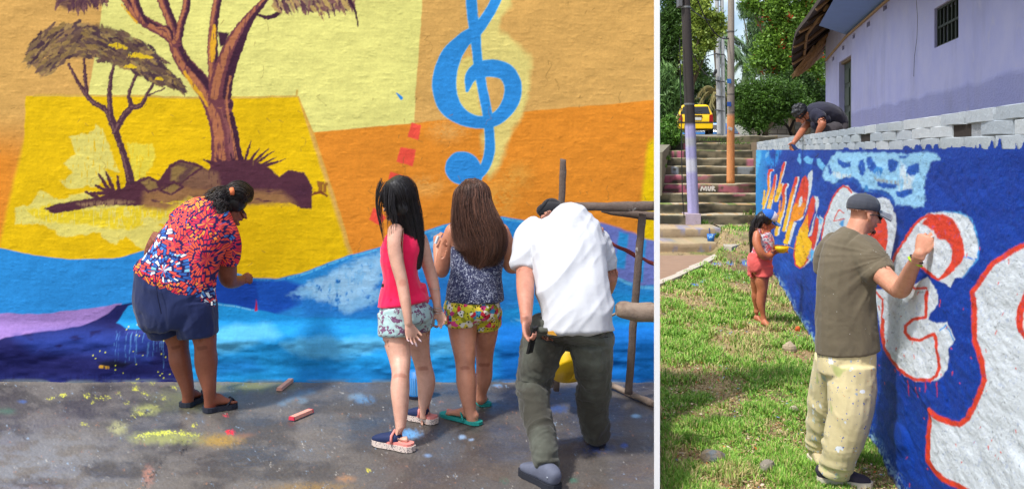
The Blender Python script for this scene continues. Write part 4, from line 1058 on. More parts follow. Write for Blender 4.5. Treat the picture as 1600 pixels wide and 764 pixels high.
def poles():
    def pole(name, label, px0, py0, px1, py1, d, w0, w1, bands, col, base=None, zb=None):
        a = P(px0, py0, d); b = P(px1, py1, d)
        root = thing(name, label, 'pole', tuple(a))
        n = 60; nseg = 16
        m = MB(); pts = [a + (b - a) * i / n for i in range(n + 1)]
        m.tube(pts, [(w0 + (w1 - w0) * i / n) / 2 * d / F for i in range(n + 1)], nseg)
        me = m.mesh(True)
        v = getv(me); PYy = HZ + (CZ - v[:, 2]) / v[:, 1] * F
        c = np.tile(np.array(col, float), (len(v), 1))
        for (y0, y1, cc) in bands:
            j = y0 + 2.5 * (fbm2(v[:, 0] * 25, v[:, 1] * 25, 2, 5) - .5)
            q = (PYy > j) & (PYy <= y1); c[q] = cc
        c *= (.86 + .28 * fbm2(v[:, 0] * 30, v[:, 2] * 2.2, 3, 6))[:, None]
        setcol(me, c)
        put('shaft', me, cm(name + '_surface', .85, .2, 25, .5, 40, .01), root)
        return root, a, b
    R = lin
    r, a, b = pole('utility_pole', 'thick dark utility pole painted lilac on its lower half', 1083.5, 338, 1069, -60, 20.75, 18, 13.5, [(195, 400, R(168, 162, 200)), (213, 226, R(176, 174, 180)), (251, 270, R(200, 198, 206))], R(62, 56, 54))
    m = MB(); d = 20.75
    q = P(1083.5, 350, 20.4); m.box((q[0] - .16, 20.36, .06), (q[0] + .16, 20.95, .30)); m.build('plinth', pm('plinth_paint', R(176, 160, 170), .9, .25, 10), r)
    m = MB(); m.tube([P(1066, 300, 20.4), P(1064, 160, 20.5), P(1062, 60, 20.6)], .012, 6); m.tube([P(1069, 340, 20.4), P(1066, 300, 20.4)], .012, 6)
    m.build('cable', pm('black_cable', (.02, .02, .02), .6), r)
    for py in (12, 163):
        m = MB(); c = a + (b - a) * ((338 - py) / 398); m.tube([c + np.array((0, 0, -.02)), c + np.array((0, 0, .02))], .125 if py > 50 else .115, 14); m.build('band', pm('steel_band', (.25, .25, .24), .5, metal=.6), r)
    m = MB(); c = P(1067, 8, 20.75); m.box((c[0] - .12, 20.6, c[2] - .05), (c[0] - .04, 20.9, c[2] + .25)); m.build('junction_box', pm('grey_box', (.12, .12, .12), .6), r)
    r, a, b = pole('utility_pole', 'bare concrete utility pole painted orange on its lower third, on the steps', 1141.5, 287, 1142.5, -60, 22.0, 12.5, 9.5, [(181, 400, R(226, 152, 96))], R(146, 136, 124))
    for py, cc in ((127, R(60, 110, 180)), (163, R(50, 90, 170))):
        m = MB(); c = P(1139.5, py, 21.88); s = 22 / F; m.box((c[0] - 3 * s, 21.885, c[2] - 3.5 * s), (c[0] + 3 * s, 21.90, c[2] + 3.5 * s)); m.build('sticker', pm('blue_sticker', cc, .5), r)
    for py in (50, 148, 176):
        m = MB(); c = P(1142, py, 22); m.tube([c + np.array((0, 0, -.015)), c + np.array((0, 0, .015))], .092, 14); m.build('band', pm('rusty_band', (.1, .09, .08), .6), r)
    m = MB(); c = P(1141, 202, 21.88); s = 22 / F; m.prism([(c[0] - 4 * s, 21.9, c[2]), (c[0] + 3 * s, 21.9, c[2] - 3 * s), (c[0] + 4 * s, 21.9, c[2] + 2 * s), (c[0] - 2 * s, 21.9, c[2] + 4 * s)], (0, -.01, 0)); m.build('paper_scrap', pm('old_paper', R(220, 214, 205), .8), r)
    r, a, b = pole('utility_pole', 'slim pale grey lattice pole farther back between the two painted poles', 1124, 212, 1119, -60, 33.0, 7.5, 6, [], R(176, 176, 174))
    m = MB(); m.tube([P(1131, 212, 33.1), P(1127, -60, 33.1)], .07, 8); m.build('twin_shaft', pm('pale_concrete', R(186, 186, 182), .8), r)
    for py in (34, 84, 126, 150, 172): 
        m = MB(); m.tube([P(1117, py, 32.9), P(1132, py + 2, 32.9)], .03, 6); m.build('cross_bar', pm('dark_steel', (.1, .1, .1), .6), r)
    m = MB(); m.tube([P(1116, 34, 32.9), P(1137, 38, 32.9)], .04, 6); m.build('cross_arm', pm('dark_steel2', (.1, .1, .1), .6), r)
    for q in ((1115, 117), (1118, 112)):
        m = MB(); m.ell(P(*q, 32.8), (.06, .06, .1)); m.build('insulator', pm('insulator', (.03, .03, .03), .4), r, True)
    # wires
    wires = [((1070, 4, 20.7), (1124, 30, 33), .2, 'thin black wire from the dark pole to the cross arm of the pale pole'), ((1090, 0, 20.7), (1140, 60, 22), .3, 'thin black wire sagging between dark pole and orange pole'),
             ((1076, 70, 20.8), (1118, 118, 33), .3, 'thin black wire lowest on the dark pole, running back'), ((1125, 36, 33), (1200, 60, 60), .8, 'thin black wire leaving the pale pole to the right'), ((1119, 84, 33), (1040, 40, 60), .8, 'thin black wire leaving the pale pole to the left'),
             ((1136, -5, 22), (1100, -20, 40), .3, 'thin black wire hanging at the top of orange pole')]
    for a_, b_, sag, lb in wires:
        A_, B_ = P(*a_), P(*b_); m = MB()
        m.tube([A_ + (B_ - A_) * t_ - np.array((0, 0, sag * 4 * t_ * (1 - t_))) for t_ in np.linspace(0, 1, 12)], .016, 5)
        o = m.build('wire', pm('wire_rubber', (.03, .03, .03), .6)); tag(o, lb, 'wire', 'overhead wires')
poles()

def house():
    A = lambda yv, o, z_: np.array((wall_x(yv, 3.5) + o, yv, z_))
    t = NT('lilac_plaster')
    n = t.noise(1.6, 5, .6); c = t.mix(t.thr(n, .35, .65), lin(196, 197, 238), lin(184, 187, 236))
    g = t.n('SeparateXYZ'); t.t.links.new(t.co, g.inputs[0])
    wv = t.math('MULTIPLY_ADD', t.noise(1.2, 5), .22, 2.52)
    lowm = t.thr(t.math('SUBTRACT', wv, g.outputs[2]), -.03, .05)
    c = t.mix(t.math('MULTIPLY', lowm, .40), c, lin(164, 169, 228))
    c = t.mix(t.math('MULTIPLY', t.thr(t.noise(.9, 7, .7, stretch=(1, 1, .35)), .50, .72), .28), c, lin(120, 120, 150)); c = t.mix(t.math('MULTIPLY', t.thr(t.noise(3.0, 6, .7), .60, .66), .35), c, lin(206, 204, 230))
    t.base(c); t.rough(.85)
    hb = t.math('MULTIPLY', t.noise(28, 4, .7), t.math('MULTIPLY_ADD', lowm, 1.3, .25)); t.bump(hb, .8, .03); t.bump(t.noise(3, 4), .3, .05)
    root = thing('lilac_house', 'lilac plastered house with dark broken eaves above the brick-topped wall', 'house', (wall_x(20, 3.5), 20, 2.1))
    holes = [(20.95, 22.8, 1.9, 3.98), (12.2, 13.46, CZ + 1.53, CZ + 2.12)]
    for px, py in ((1383, 12), (1357, 38), (1334, 57), (1317.5, 75), (1302, 92)):
        yv = 4900 / (px - 1096); zz = CZ + (HZ - py) / F * yv; holes.append((yv - .18, yv + .18, zz - .055, zz + .055))
    ys = sorted({6.5, 25.25} | {h[0] for h in holes} | {h[1] for h in holes}); zs = sorted({1.7, 5.6} | {h[2] for h in holes} | {h[3] for h in holes})
    m = MB()
    for i in range(len(ys) - 1):
        for j in range(len(zs) - 1):
            ym, zm = (ys[i] + ys[i + 1]) / 2, (zs[j] + zs[j + 1]) / 2
            if any(h[0] < ym < h[1] and h[2] < zm < h[3] for h in holes): continue
            m.add([A(ys[i], 0, zs[j]), A(ys[i], 0, zs[j + 1]), A(ys[i + 1], 0, zs[j + 1]), A(ys[i + 1], 0, zs[j])], [(0, 1, 2, 3)])
    for k, h in enumerate(holes):
        dp = .22 if k < 2 else .12
        a, b, z0, z1 = h
        q = [A(a, 0, z0), A(b, 0, z0), A(b, 0, z1), A(a, 0, z1)]; r_ = [p + np.array((dp, 0, 0)) for p in q]
        m.add(q + r_, [(0, 1, 5, 4), (1, 2, 6, 5), (2, 3, 7, 6), (3, 0, 4, 7)])
    # far end face and back
    m.add([A(25.25, 0, 1.7), A(25.25, 0, 5.6), A(25.25, 6, 5.6), A(25.25, 6, 1.7)], [(0, 1, 2, 3)])
    m.build('wall', t.m, root)
    dark = pm('dark_opening', (.03, .028, .025), .95)
    for h in holes[2:]:
        m = MB(); m.add([A(h[0], .11, h[2]), A(h[0], .11, h[3]), A(h[1], .11, h[3]), A(h[1], .11, h[2])], [(0, 1, 2, 3)]); m.build('vent_hole', pm('vent_brick', lin(90, 74, 60), .95), root)
    # window: frame, six bars, cross bar, panes behind
    wd = pm('dark_green_wood', lin(44, 52, 46), .6, .3, 20, .3, 40)
    a, b, z0, z1 = holes[1]
    m = MB(); m.add([A(a, .2, z0), A(a, .2, z1), A(b, .2, z1), A(b, .2, z0)], [(0, 1, 2, 3)]); w_ = m.build('window', pm('shutter_wood', lin(34, 38, 34), .6, .3, 10), root)
    fr = MB()
    for (ya, yb, za, zb) in ((a, b, z0, z0 + .03), (a, b, z1 - .03, z1), (a, a + .06, z0 + .03, z1 - .03), (b - .06, b, z0 + .03, z1 - .03), (a + .06, b - .06, (z0 + z1) / 2 - .015, (z0 + z1) / 2 + .02)):
        fr.hexa([A(ya, .04, za), A(yb, .04, za), A(yb, .09, za), A(ya, .09, za)], [A(ya, .04, zb), A(yb, .04, zb), A(yb, .09, zb), A(ya, .09, zb)])
    put('frame', fr.mesh(), wd, w_)
    for i in range(6):
        yv = a + .12 + (b - a - .24) * i / 5; m = MB(); m.hexa([A(yv - .025, .055, z0 + .03), A(yv + .025, .055, z0 + .03), A(yv + .025, .085, z0 + .03), A(yv - .025, .085, z0 + .03)], [A(yv - .025, .055, z1 - .03), A(yv + .025, .055, z1 - .03), A(yv + .025, .085, z1 - .03), A(yv - .025, .085, z1 - .03)])
        put('bar', m.mesh(), wd, w_)
    # door with panels
    a, b, z0, z1 = holes[0]
    m = MB(); m.hexa([A(a, .14, z0), A(b, .14, z0), A(b, .2, z0), A(a, .2, z0)], [A(a, .14, z1 - .06), A(b, .14, z1 - .06), A(b, .2, z1 - .06), A(a, .2, z1 - .06)])
    dr = m.build('door', pm('green_door_paint', lin(52, 64, 54), .55, .2, 8, .2), root)
    for (za, zb) in ((2.2, 2.7), (2.85, 3.3), (3.42, 3.75)):
        for (ya, yb) in ((a + .2, (a + b) / 2 - .1), ((a + b) / 2 + .1, b - .2)):
            m = MB(); m.hexa([A(ya, .115, za), A(yb, .115, za), A(yb, .139, za), A(ya, .139, za)], [A(ya, .115, zb), A(yb, .115, zb), A(yb, .139, zb), A(ya, .139, zb)]); put('panel', m.mesh(), pm('door_panel', lin(62, 76, 64), .55), dr)
    m = MB(); m.hexa([A(a, .06, z1 - .06), A(b, .06, z1 - .06), A(b, .2, z1 - .06), A(a, .2, z1 - .06)], [A(a, .06, z1), A(b, .06, z1), A(b, .2, z1), A(a, .2, z1)]); m.build('lintel', pm('lintel_wood', lin(120, 104, 84), .8), root)
    # crack lines and the patched groove
    m = MB()
    pts = [(1432, 0), (1434, 30), (1433, 60), (1429, 90), (1428, 120)]
    wp = []
    for px, py in pts:
        yv = 4900 / (px - 1096); wp.append(A(yv, -.002, CZ + (HZ - py) / F * yv))
    m.tube(wp, .0035, 5); m.build('crack', dark, root)
    # roof: thick dark corrugated sheet with ragged thatch and poles below; underside painted blue near the wall
    B = lambda yv, o, h: np.array((wall_x(yv, 3.5) + o, yv, CZ + h))
    m = MB()
    edge = [B(4, -1.5, 2.50), B(12, -1.5, 2.50), P(1283, 0, 17.0), P(1262, 30, 19.5), P(1245, 52, 22.0), P(1240, 68, 23.5), P(1237, 88, 24.6), P(1238, 104, 25.3), P(1243, 112, 26.0)]
    inner = [B(4, .1, 3.75), B(12, .1, 3.75), B(17, .1, 3.8), B(19.5, .1, 3.8), B(22, .1, 3.7), B(23.5, .1, 3.6), B(24.6, .1, 3.4), B(25.6, .1, 3.1), B(26.4, .1, 2.9)]
    V = []; nE = len(edge); K = 9
    E_ = crs([tuple(e) for e in edge], 4); I_ = crs([tuple(e) for e in inner], 4)
    for a_, b_ in zip(E_, I_):
        a_ = np.array(a_); b_ = np.array(b_)
        for k in range(K): V.append(a_ + (b_ - a_) * k / (K - 1) + np.array((0, 0, .02 * math.sin(k * 3.0))))
    nf = len(E_)
    fs = grid_faces(nf, K)
    V = np.array(V); top = V + np.array((0, 0, .10)); n0 = len(V)
    ff = [tuple(q) for q in fs] + [tuple(np.array(q)[::-1] + n0) for q in fs]
    for i in range(nf - 1): ff.append((i * K, (i + 1) * K, (i + 1) * K + n0, i * K + n0))
    for k in range(K - 1): ff.append(((nf - 1) * K + k, (nf - 1) * K + k + 1, (nf - 1) * K + k + 1 + n0, (nf - 1) * K + k + n0))
    m.add(list(V) + list(top), ff)
    rf = m.build('roof', pm('old_roof_sheet', lin(74, 64, 58), .9, .35, 5, .5, 20, .02, stretch=(6, 1, 1)), root)
    # rafters and ragged stems under it
    rg = np.random.default_rng(4)
    wood = pm('eave_stems', lin(140, 112, 82), .9, .4, 12, .4, 30)
    dkw = pm('dark_rafters', lin(58, 46, 38), .9, .4, 12, .4, 30)
    def inner_pt(t_, k): 
        i = t_ * (nf - 1); j = int(min(i, nf - 2)); f = i - j
        a_ = np.array(E_[j]) * (1 - f) + np.array(E_[j + 1]) * f; b_ = np.array(I_[j]) * (1 - f) + np.array(I_[j + 1]) * f
        return a_ + (b_ - a_) * k - np.array((0, 0, .06))
    for i in range(9):
        t_ = .3 + .7 * i / 8; m = MB(); m.tube([inner_pt(t_, .02), inner_pt(t_, .35) + rg.normal(size=3) * .04, inner_pt(t_, .95)], [.035, .045, .05], 7); put('rafter', m.mesh(True), dkw if i % 2 else wood, rf)
    m = MB(); m.tube([inner_pt(.35, .3), inner_pt(.6, .28), inner_pt(.8, .33), inner_pt(.97, .25)], .04, 7); put('batten', m.mesh(True), wood, rf)
    m = MB()
    for i in range(90):
        t_ = .74 + .25 * rg.random(); k0 = .45 + .5 * rg.random()
        a_ = inner_pt(t_, k0) - np.array((0, 0, .05 * rg.random())); b_ = inner_pt(min(1, t_ + .12 + .06 * rg.random()), k0 - .35 - .25 * rg.random()) - np.array((0, 0, .15 * rg.random()))
        m.tube([a_, (a_ + b_) / 2 + rg.normal(size=3) * .03, b_], [.018, .02, .01], 5)
    put('broken_thatch', m.mesh(True), pm('thatch_stems', lin(150, 120, 88), .9, .5, 20, .4, 30), rf, kind='stuff')
    # soffit boards painted blue
    m = MB(); S0 = [(6, 0), (12, 0), (17, 0), (21.2, 0)]
    v = []
    for yv, _ in S0:
        v += [B(yv, -.85, 2.88 - .02), B(yv, -.02, 3.16 - .38 + .06)]
    m.add([B(6, -.95, 2.93), B(6, -.01, 2.86), B(12, -.01, 2.86), B(12, -.95, 2.93), B(17, -.01, 2.86), B(17, -.95, 2.93), B(21.6, -.01, 2.78), B(20.6, -.8, 2.86)], [(0, 1, 2, 3), (3, 2, 4, 5), (5, 4, 6, 7)])
    m.build('soffit', pm('blue_soffit', lin(120, 150, 205), .8, .1, 3), root)
    m = MB(); m.tube([B(6, -.03, 2.80), B(12, -.03, 2.80), B(17, -.03, 2.80), B(21.6, -.03, 2.72), B(25.0, -.03, 2.5)], .03, 6); m.build('cornice', pm('cornice_wood', lin(166, 140, 110), .8), root)
house()

# ---------------------------------------------------------------- far low block wall and its blocks
def block_wall():
    root = thing('block_wall', 'unpainted grey concrete block wall under the shrubs beyond the stairs', 'wall', (12, 40, 2.4))
    y = 40.0; z0 = 2.0
    x0, x1 = (1172 - CX) / F * y, (1300 - CX) / F * y
    m = MB(); m.box((x0, y + .03, z0), (x1, y + .2, z0 + 1.22)); m.build('mortar', pm('block_mortar', lin(104, 98, 90), .95, .3, 4), root)
    mt = pm('grey_block', lin(132, 124, 114), .95, .3, 3, .5, 20, .01)
    m = MB(); m.box((-.19, 0, -.085), (.19, .15, .085)); me = m.mesh(); me.materials.append(mt)
    for r_ in range(6):
        x = x0 + (.2 if r_ % 2 else 0) + .2
        while x < x1 - .1:
            o = bpy.data.objects.new('block', me); o.location = (x, y, z0 + .3 + r_ * .19 - .1); COL.objects.link(o); o.parent = root; o.matrix_parent_inverse = Matrix.Translation(-root.location)
            x += .41
block_wall()

# ---------------------------------------------------------------- vehicles
def car(name, label, cx_px, d, width, zg, body_col, yaw, rear=True, hgt=1.42, length=3.9):
    root = thing(name, label, 'car', (0, 0, 0))
    c = P(cx_px, HZ, d); c[2] = zg
    root.location = tuple(c); root.rotation_euler = (0, 0, yaw)
    paint = pm(name + '_paint', body_col, .3, .04, 3, 0, spec=.5); glass = pm(name + '_glass', (.012, .014, .016), .08, .1, bump=0, spec=.6); blk = pm(name + '_trim', (.02, .02, .02), .5)
    W = width / 2
    # cross-sections along the length (y): z bottom, belt, roof ; half widths
    sec = [(0.0, .28, .62, .62, W * .90, W * .90), (.06, .24, .88, .90, W * .96, W * .86), (.25, .22, .92, 1.22, W, W * .78), (.5, .22, .93, hgt - .03, W, W * .74), (1.2, .2, .93, hgt, W, W * .74), (2.0, .2, .92, hgt - .02, W, W * .74), (2.7, .2, .90, hgt - .14, W, W * .72), (3.15, .2, .88, .92, W * .98, W * .84), (length - .1, .25, .72, .73, W * .9, W * .8), (length, .3, .6, .6, W * .8, W * .7)]
    V, Fc = [], []
    for (yv, zb, zm, zt, wb, wt) in sec:
        V += [(-wb * .92, yv, zb), (-wb, yv, zb + .12), (-wb, yv, (zb + zm) / 2), (-wb * .97, yv, zm), (-wt, yv, zt - .04 if zt > zm + .1 else zt), (-wt * .8, yv, zt), (wt * .8, yv, zt), (wt, yv, zt - .04 if zt > zm + .1 else zt), (wb * .97, yv, zm), (wb, yv, (zb + zm) / 2), (wb, yv, zb + .12), (wb * .92, yv, zb)]
    n = 12
    for i in range(len(sec) - 1):
        for k in range(n): Fc.append((i * n + k, (i + 1) * n + k, (i + 1) * n + (k + 1) % n, i * n + (k + 1) % n))
    Fc.append(tuple(range(n))); Fc.append(tuple(range(len(sec) * n - 1, (len(sec) - 1) * n - 1, -1)))
    def local(nm, mb, mat, parent=root, sm=False):
        me = mb.mesh(sm); me.materials.append(mat); o = bpy.data.objects.new(nm, me); COL.objects.link(o); o.parent = parent; return o
    m = MB(); m.add(V, Fc); bd = local('body', m, paint, sm=False)
    bv = bd.modifiers.new('bevel', 'BEVEL'); bv.width = .035; bv.segments = 3; bv.limit_method = 'ANGLE'
    me = bpy.data.meshes.new_from_object(bd.evaluated_get(bpy.context.evaluated_depsgraph_get())); bd.modifiers.clear(); me.polygons.foreach_set('use_smooth', np.ones(len(me.polygons), bool)); bd.data = me
    m = MB(); m.prism([(-W * .80, .075, .93), (W * .80, .075, .93), (W * .70, .28, 1.28), (-W * .70, .28, 1.28)], (0, -.03, .01)); local('rear_window', m, glass)
    for s in (-1, 1):
        m = MB(); m.prism([(s * W * .985, .55, .95), (s * W * .985, 2.75, .95), (s * W * .77, 2.5, hgt - .16), (s * W * .775, .65, hgt - .10)], (s * .02, 0, 0)); local('side_window', m, glass)
        m = MB(); m.prism([(s * W * .97, .03, .55), (s * W * .74, -.005, .55), (s * W * .76, .02, .88), (s * W * .95, .09, .92)], (0, -.04, 0)); local('tail_light', m, pm('tail_light_red', (.35, .02, .02), .2, .05, bump=0))
        for yw in (.72, 3.1):
            m = MB(); m.tube([(s * (W - .17), yw, .3), (s * (W + .01), yw, .3)], .3, 20); wh = local('wheel', m, blk)
            m = MB(); m.tube([(s * (W + .0), yw, .3), (s * (W + .025), yw, .3)], .17, 14); local('rim', m, pm('rim_metal', (.4, .4, .4), .35, metal=.8), wh)
    m = MB(); m.box((-W * .93, -.05, .26), (W * .93, .05, .50)); local('bumper', m, paint)
    m = MB(); m.box((-W * .94, -.065, .50), (W * .94, .0, .56)); local('bumper_strip', m, blk)
    if rear:
        m = MB(); m.box((-.26, -.03, .64), (.26, .012, .77)); local('number_plate', m, pm('plate', (.6, .6, .55), .5))
        m = MB(); m.box((-.30, -.02, .80), (.30, .035, .87)); local('plate_panel', m, blk)
    m = MB(); m.tube([(-.05, .07, 1.0), (.3, .11, 1.06)], .012, 6); local('rear_wiper', m, blk)
    return root
car('yellow_taxi', 'yellow hatchback taxi seen from behind at the top of the stairs', 1087, 42, 1.66, 2.52, lin(246, 200, 10), math.radians(-8))
car('blue_car', 'blue hatchback half hidden behind the top step and the orange pole', 1150, 47, 1.7, 1.78, lin(50, 120, 190), math.radians(62), length=3.8)
# ================================================================ trees and shrubs
def leafmat(name, trans=.25):
    t = NT(name)
    at = t.n('Attribute', _attribute_name='Col').outputs['Color']
    t.base(at); t.rough(.5); t.b.inputs['Specular IOR Level'].default_value = .35
    tr = t.t.nodes.new('ShaderNodeBsdfTranslucent'); mxs = t.t.nodes.new('ShaderNodeMixShader'); mxs.inputs[0].default_value = trans
    t.t.links.new(at, tr.inputs[0]); out = t.t.nodes['Material Output']
    t.t.links.new(t.b.outputs[0], mxs.inputs[1]); t.t.links.new(tr.outputs[0], mxs.inputs[2]); t.t.links.new(mxs.outputs[0], out.inputs[0])
    return t.m
LEAF = leafmat('leaf_surface')
BARK = pm('tree_bark', lin(96, 82, 64), .95, .35, 8, .8, 25, .02)

def leaves(clumps, n, size, cols, seed, aspect=.45, droop=0.0, accent=None, sub=26):
    """leaf-shaped faces gathered in twig clusters spread through the crown volume; clumps: (centre, (rx, ry, rz))"""
    rg = np.random.default_rng(seed)
    vol = np.array([r[0] * r[2] for c, r in clumps]); vol = vol / vol.sum()
    V = []; C = []
    nt_ = n // sub
    ci = rg.choice(len(clumps), nt_, p=vol)
    cen = np.array([clumps[i][0] for i in ci]); rad = np.array([clumps[i][1] for i in ci])
    dv = rg.normal(size=(nt_, 3)); dv /= np.linalg.norm(dv, axis=1)[:, None]
    rr = rg.random(nt_) ** .5 * (.45 + 1.1 * vn3(dv * 2.2 + ci[:, None] * 3.3 + 20, seed))
    twig = cen + dv * rad * rr[:, None]
    tsize = rad.min(1) * .22 + size * 1.2
    p = np.repeat(twig, sub, 0) + rg.normal(size=(nt_ * sub, 3)) * np.repeat(tsize, sub)[:, None] * .55
    N = len(p)
    tone = np.repeat(rg.random(nt_), sub) * .6 + rg.random(N) * .4
    a = rg.normal(size=(N, 3)); a[:, 2] -= droop; a /= np.linalg.norm(a, axis=1)[:, None]
    b = np.cross(a, rg.normal(size=(N, 3))); b /= np.linalg.norm(b, axis=1)[:, None]
    s = size * rg.uniform(.6, 1.25, N)[:, None]
    q = np.stack([p - a * s, p + b * s * aspect, p + a * s, p - b * s * aspect], 1)
    nrm = np.cross(a, b); q[:, 0] += nrm * s * .15; q[:, 2] += nrm * s * .15
    c0, c1 = np.array(cols[0]), np.array(cols[1])
    c = c0 * (1 - tone[:, None]) + c1 * tone[:, None]
    if accent is not None:
        acol, frac = accent
        m = np.repeat(rg.random(nt_) < frac, sub) & (rg.random(N) < .55); c[m] = np.array(acol) * rg.uniform(.7, 1.2, m.sum())[:, None]
    return q.reshape(-1, 3), np.repeat(c, 4, 0), twig

def tree(name, label, base_px, base_z, d, trunk_r, clumps_px, n, leaf_px, cols, seed, cat='tree', group=None, **kw):
    s = d / F
    base = P(base_px, HZ, d); base[2] = base_z
    cl = []
    for c in clumps_px:
        px, py, rx, ry = c[:4]; dd = d + (c[4] if len(c) > 4 else 0)
        cl.append((P(px, py, dd), (rx * s, min(rx, ry) * s * .9, ry * s)))
    root = thing(name, label, cat, base, group)
    V, C, tw = leaves(cl, n, leaf_px * s, cols, seed, **kw)
    put('crown' if cat == 'tree' else 'foliage', mk(V, np.arange(len(V)).reshape(-1, 4), False, C), LEAF, root)
    if trunk_r > 0:
        rg = np.random.default_rng(seed + 1)
        m = MB(); top = np.mean([c[0] for c in cl], 0); fork = base + (top - base) * .45
        k1 = base + (fork - base) * .5 + rg.normal(size=3) * trunk_r
        m.tube([base - np.array((0, 0, .2)), base + (0, 0, .05), k1, fork], [trunk_r * 1.35, trunk_r * 1.1, trunk_r * .85, trunk_r * .7], 10)
        for i, (c, r) in enumerate(cl):
            mid = (fork + c) / 2 + rg.normal(size=3) * r[0] * .18
            m.tube([fork, mid, c], [trunk_r * .5, trunk_r * .32, trunk_r * .14], 7)
            for k in range(5):
                e = tw[rg.integers(len(tw))]
                if np.linalg.norm(e - c) < max(r) * 1.3: m.tube([c, (c + e) / 2 + rg.normal(size=3) * .05, e], [trunk_r * .14, trunk_r * .08, trunk_r * .03], 5)
        put('trunk', m.mesh(True), BARK, root)
    return root

DG = (lin(34, 58, 24), lin(86, 124, 44)); MG = (lin(52, 84, 30), lin(120, 160, 60)); YG = (lin(98, 122, 34), lin(196, 204, 84)); BG = (lin(22, 40, 20), lin(60, 92, 40))
# big flowering tree right of the poles
tree('flowering_tree', 'large green tree with red-orange blossom beside the dark eaves', 1238, 2.5, 39, .13,
     [(1215, 20, 34, 26), (1250, 55, 30, 30), (1205, 62, 26, 22), (1238, 105, 32, 26), (1195, 95, 24, 20), (1268, 20, 28, 26), (1262, 100, 24, 26), (1225, -25, 50, 26), (1276, 135, 18, 20), (1172, 8, 16, 12)], 34000, 3.3, (lin(62, 98, 32), lin(138, 176, 62)), 11, accent=(lin(186, 82, 44), .08))
tree('shrub_tree', 'dense dark green bushy tree behind the orange pole', 1196, 2.5, 36.5, .10,
     [(1176, 150, 24, 26), (1205, 150, 28, 28), (1160, 178, 18, 24), (1190, 188, 26, 20), (1232, 150, 24, 22), (1250, 168, 22, 18), (1150, 150, 12, 16), (1216, 178, 22, 14)], 30000, 2.3, (lin(40, 66, 26), lin(98, 138, 46)), 12)
tree('shade_tree', 'dark green shrub with bare forked stems before the block wall', 1262, 2.4, 38, .10,
     [(1240, 128, 24, 20), (1268, 150, 22, 20), (1282, 172, 16, 20), (1225, 162, 20, 16), (1256, 168, 14, 10)], 15000, 2.5, (lin(26, 46, 20), lin(72, 104, 38)), 13)
m = MB(); d = 37
for pts in ([(1237, 212), (1232, 200), (1222, 188), (1214, 178)], [(1234, 204), (1240, 190), (1250, 180)], [(1228, 195), (1214, 192), (1206, 184)], [(1196, 213), (1198, 190), (1202, 176)], [(1186, 213), (1184, 195), (1188, 180)]):
    m.tube([P(a, b, d) for a, b in pts], [.07, .055, .04, .025][:len(pts)], 6)
tag(m.build('bare_shrub', pm('dark_branch', lin(50, 42, 36), .95), smooth_=True), 'dark bare branches rising in front of the far block wall', 'shrub')
# hanging tree by the top edge
tree('drooping_tree', 'tall thin tree with weeping pale green streamers against the sky', 1178, 2.6, 46, .12,
     [(1180, 18, 14, 12), (1168, 22, 12, 8), (1176, 45, 9, 16), (1174, 75, 9, 22), (1172, 105, 8, 18), (1190, 40, 12, 12), (1160, 12, 8, 6)], 9000, 3.2, (lin(70, 104, 60), lin(138, 166, 116)), 14, aspect=.16, droop=2.5)
# left side
tree('mango_tree', 'dark leafy tree at the left edge above the taxi', 1036, 2.4, 30, .22,
     [(1045, 25, 26, 24), (1062, 60, 24, 26), (1040, 90, 26, 28), (1070, 20, 22, 20), (1080, 95, 16, 22), (1030, 60, 22, 30), (1052, 130, 16, 20), (1090, 70, 12, 16), (1050, -18, 44, 20), (1096, 110, 14, 14)], 30000, 3.0, (lin(38, 62, 28), lin(96, 134, 56)), 15, aspect=.3)
tree('sunlit_tree', 'yellow-green sunlit tree between the dark pole and the pale pole', 1072, 2.5, 29, .05,
     [(1098, 26, 24, 18), (1116, 46, 16, 14), (1088, 48, 20, 14), (1104, 68, 16, 9), (1084, 84, 18, 14), (1124, 30, 9, 8), (1092, 6, 20, 10), (1078, 108, 12, 12)], 9500, 3.0, (lin(70, 104, 36), lin(176, 192, 80)), 16)
tree('broadleaf_shrub', 'bush of long narrow drooping leaves at the left edge under the dark tree', 1038, 2.2, 25.8, .06,
     [(1038, 128, 16, 22), (1052, 148, 14, 18), (1030, 160, 14, 24), (1042, 175, 12, 12)], 4200, 6.5, (lin(60, 98, 44), lin(134, 172, 96)), 17, cat='shrub', aspect=.16, droop=1.2)
tree('round_bush', 'bright green low bush beside the stair parapet', 1044, 2.1, 25.2, .05,
     [(1040, 205, 16, 18), (1054, 212, 10, 12), (1034, 222, 12, 16), (1048, 190, 10, 8)], 9000, 2.6, (lin(52, 92, 34), lin(122, 168, 66)), 18, cat='shrub', aspect=.4)
tree('grey_green_tree', 'dark distant tree filling the gap behind the taxi', 1090, 2.8, 62, .25,
     [(1075, 130, 26, 22), (1105, 140, 24, 24), (1130, 160, 22, 26), (1150, 150, 20, 20), (1110, 175, 30, 20), (1080, 165, 30, 24), (1040, 150, 30, 40), (1175, 170, 26, 26)], 22000, 2.6, (lin(34, 56, 30), lin(88, 116, 60)), 19)
tree('hill_tree', 'round dull tree far behind the shrubs on the right', 1215, 2.8, 66, .25,
     [(1200, 90, 34, 36), (1240, 60, 36, 40), (1275, 90, 30, 40), (1220, 150, 50, 30), (1270, 170, 34, 30)], 20000, 2.8, (lin(34, 58, 28), lin(90, 122, 56)), 20)

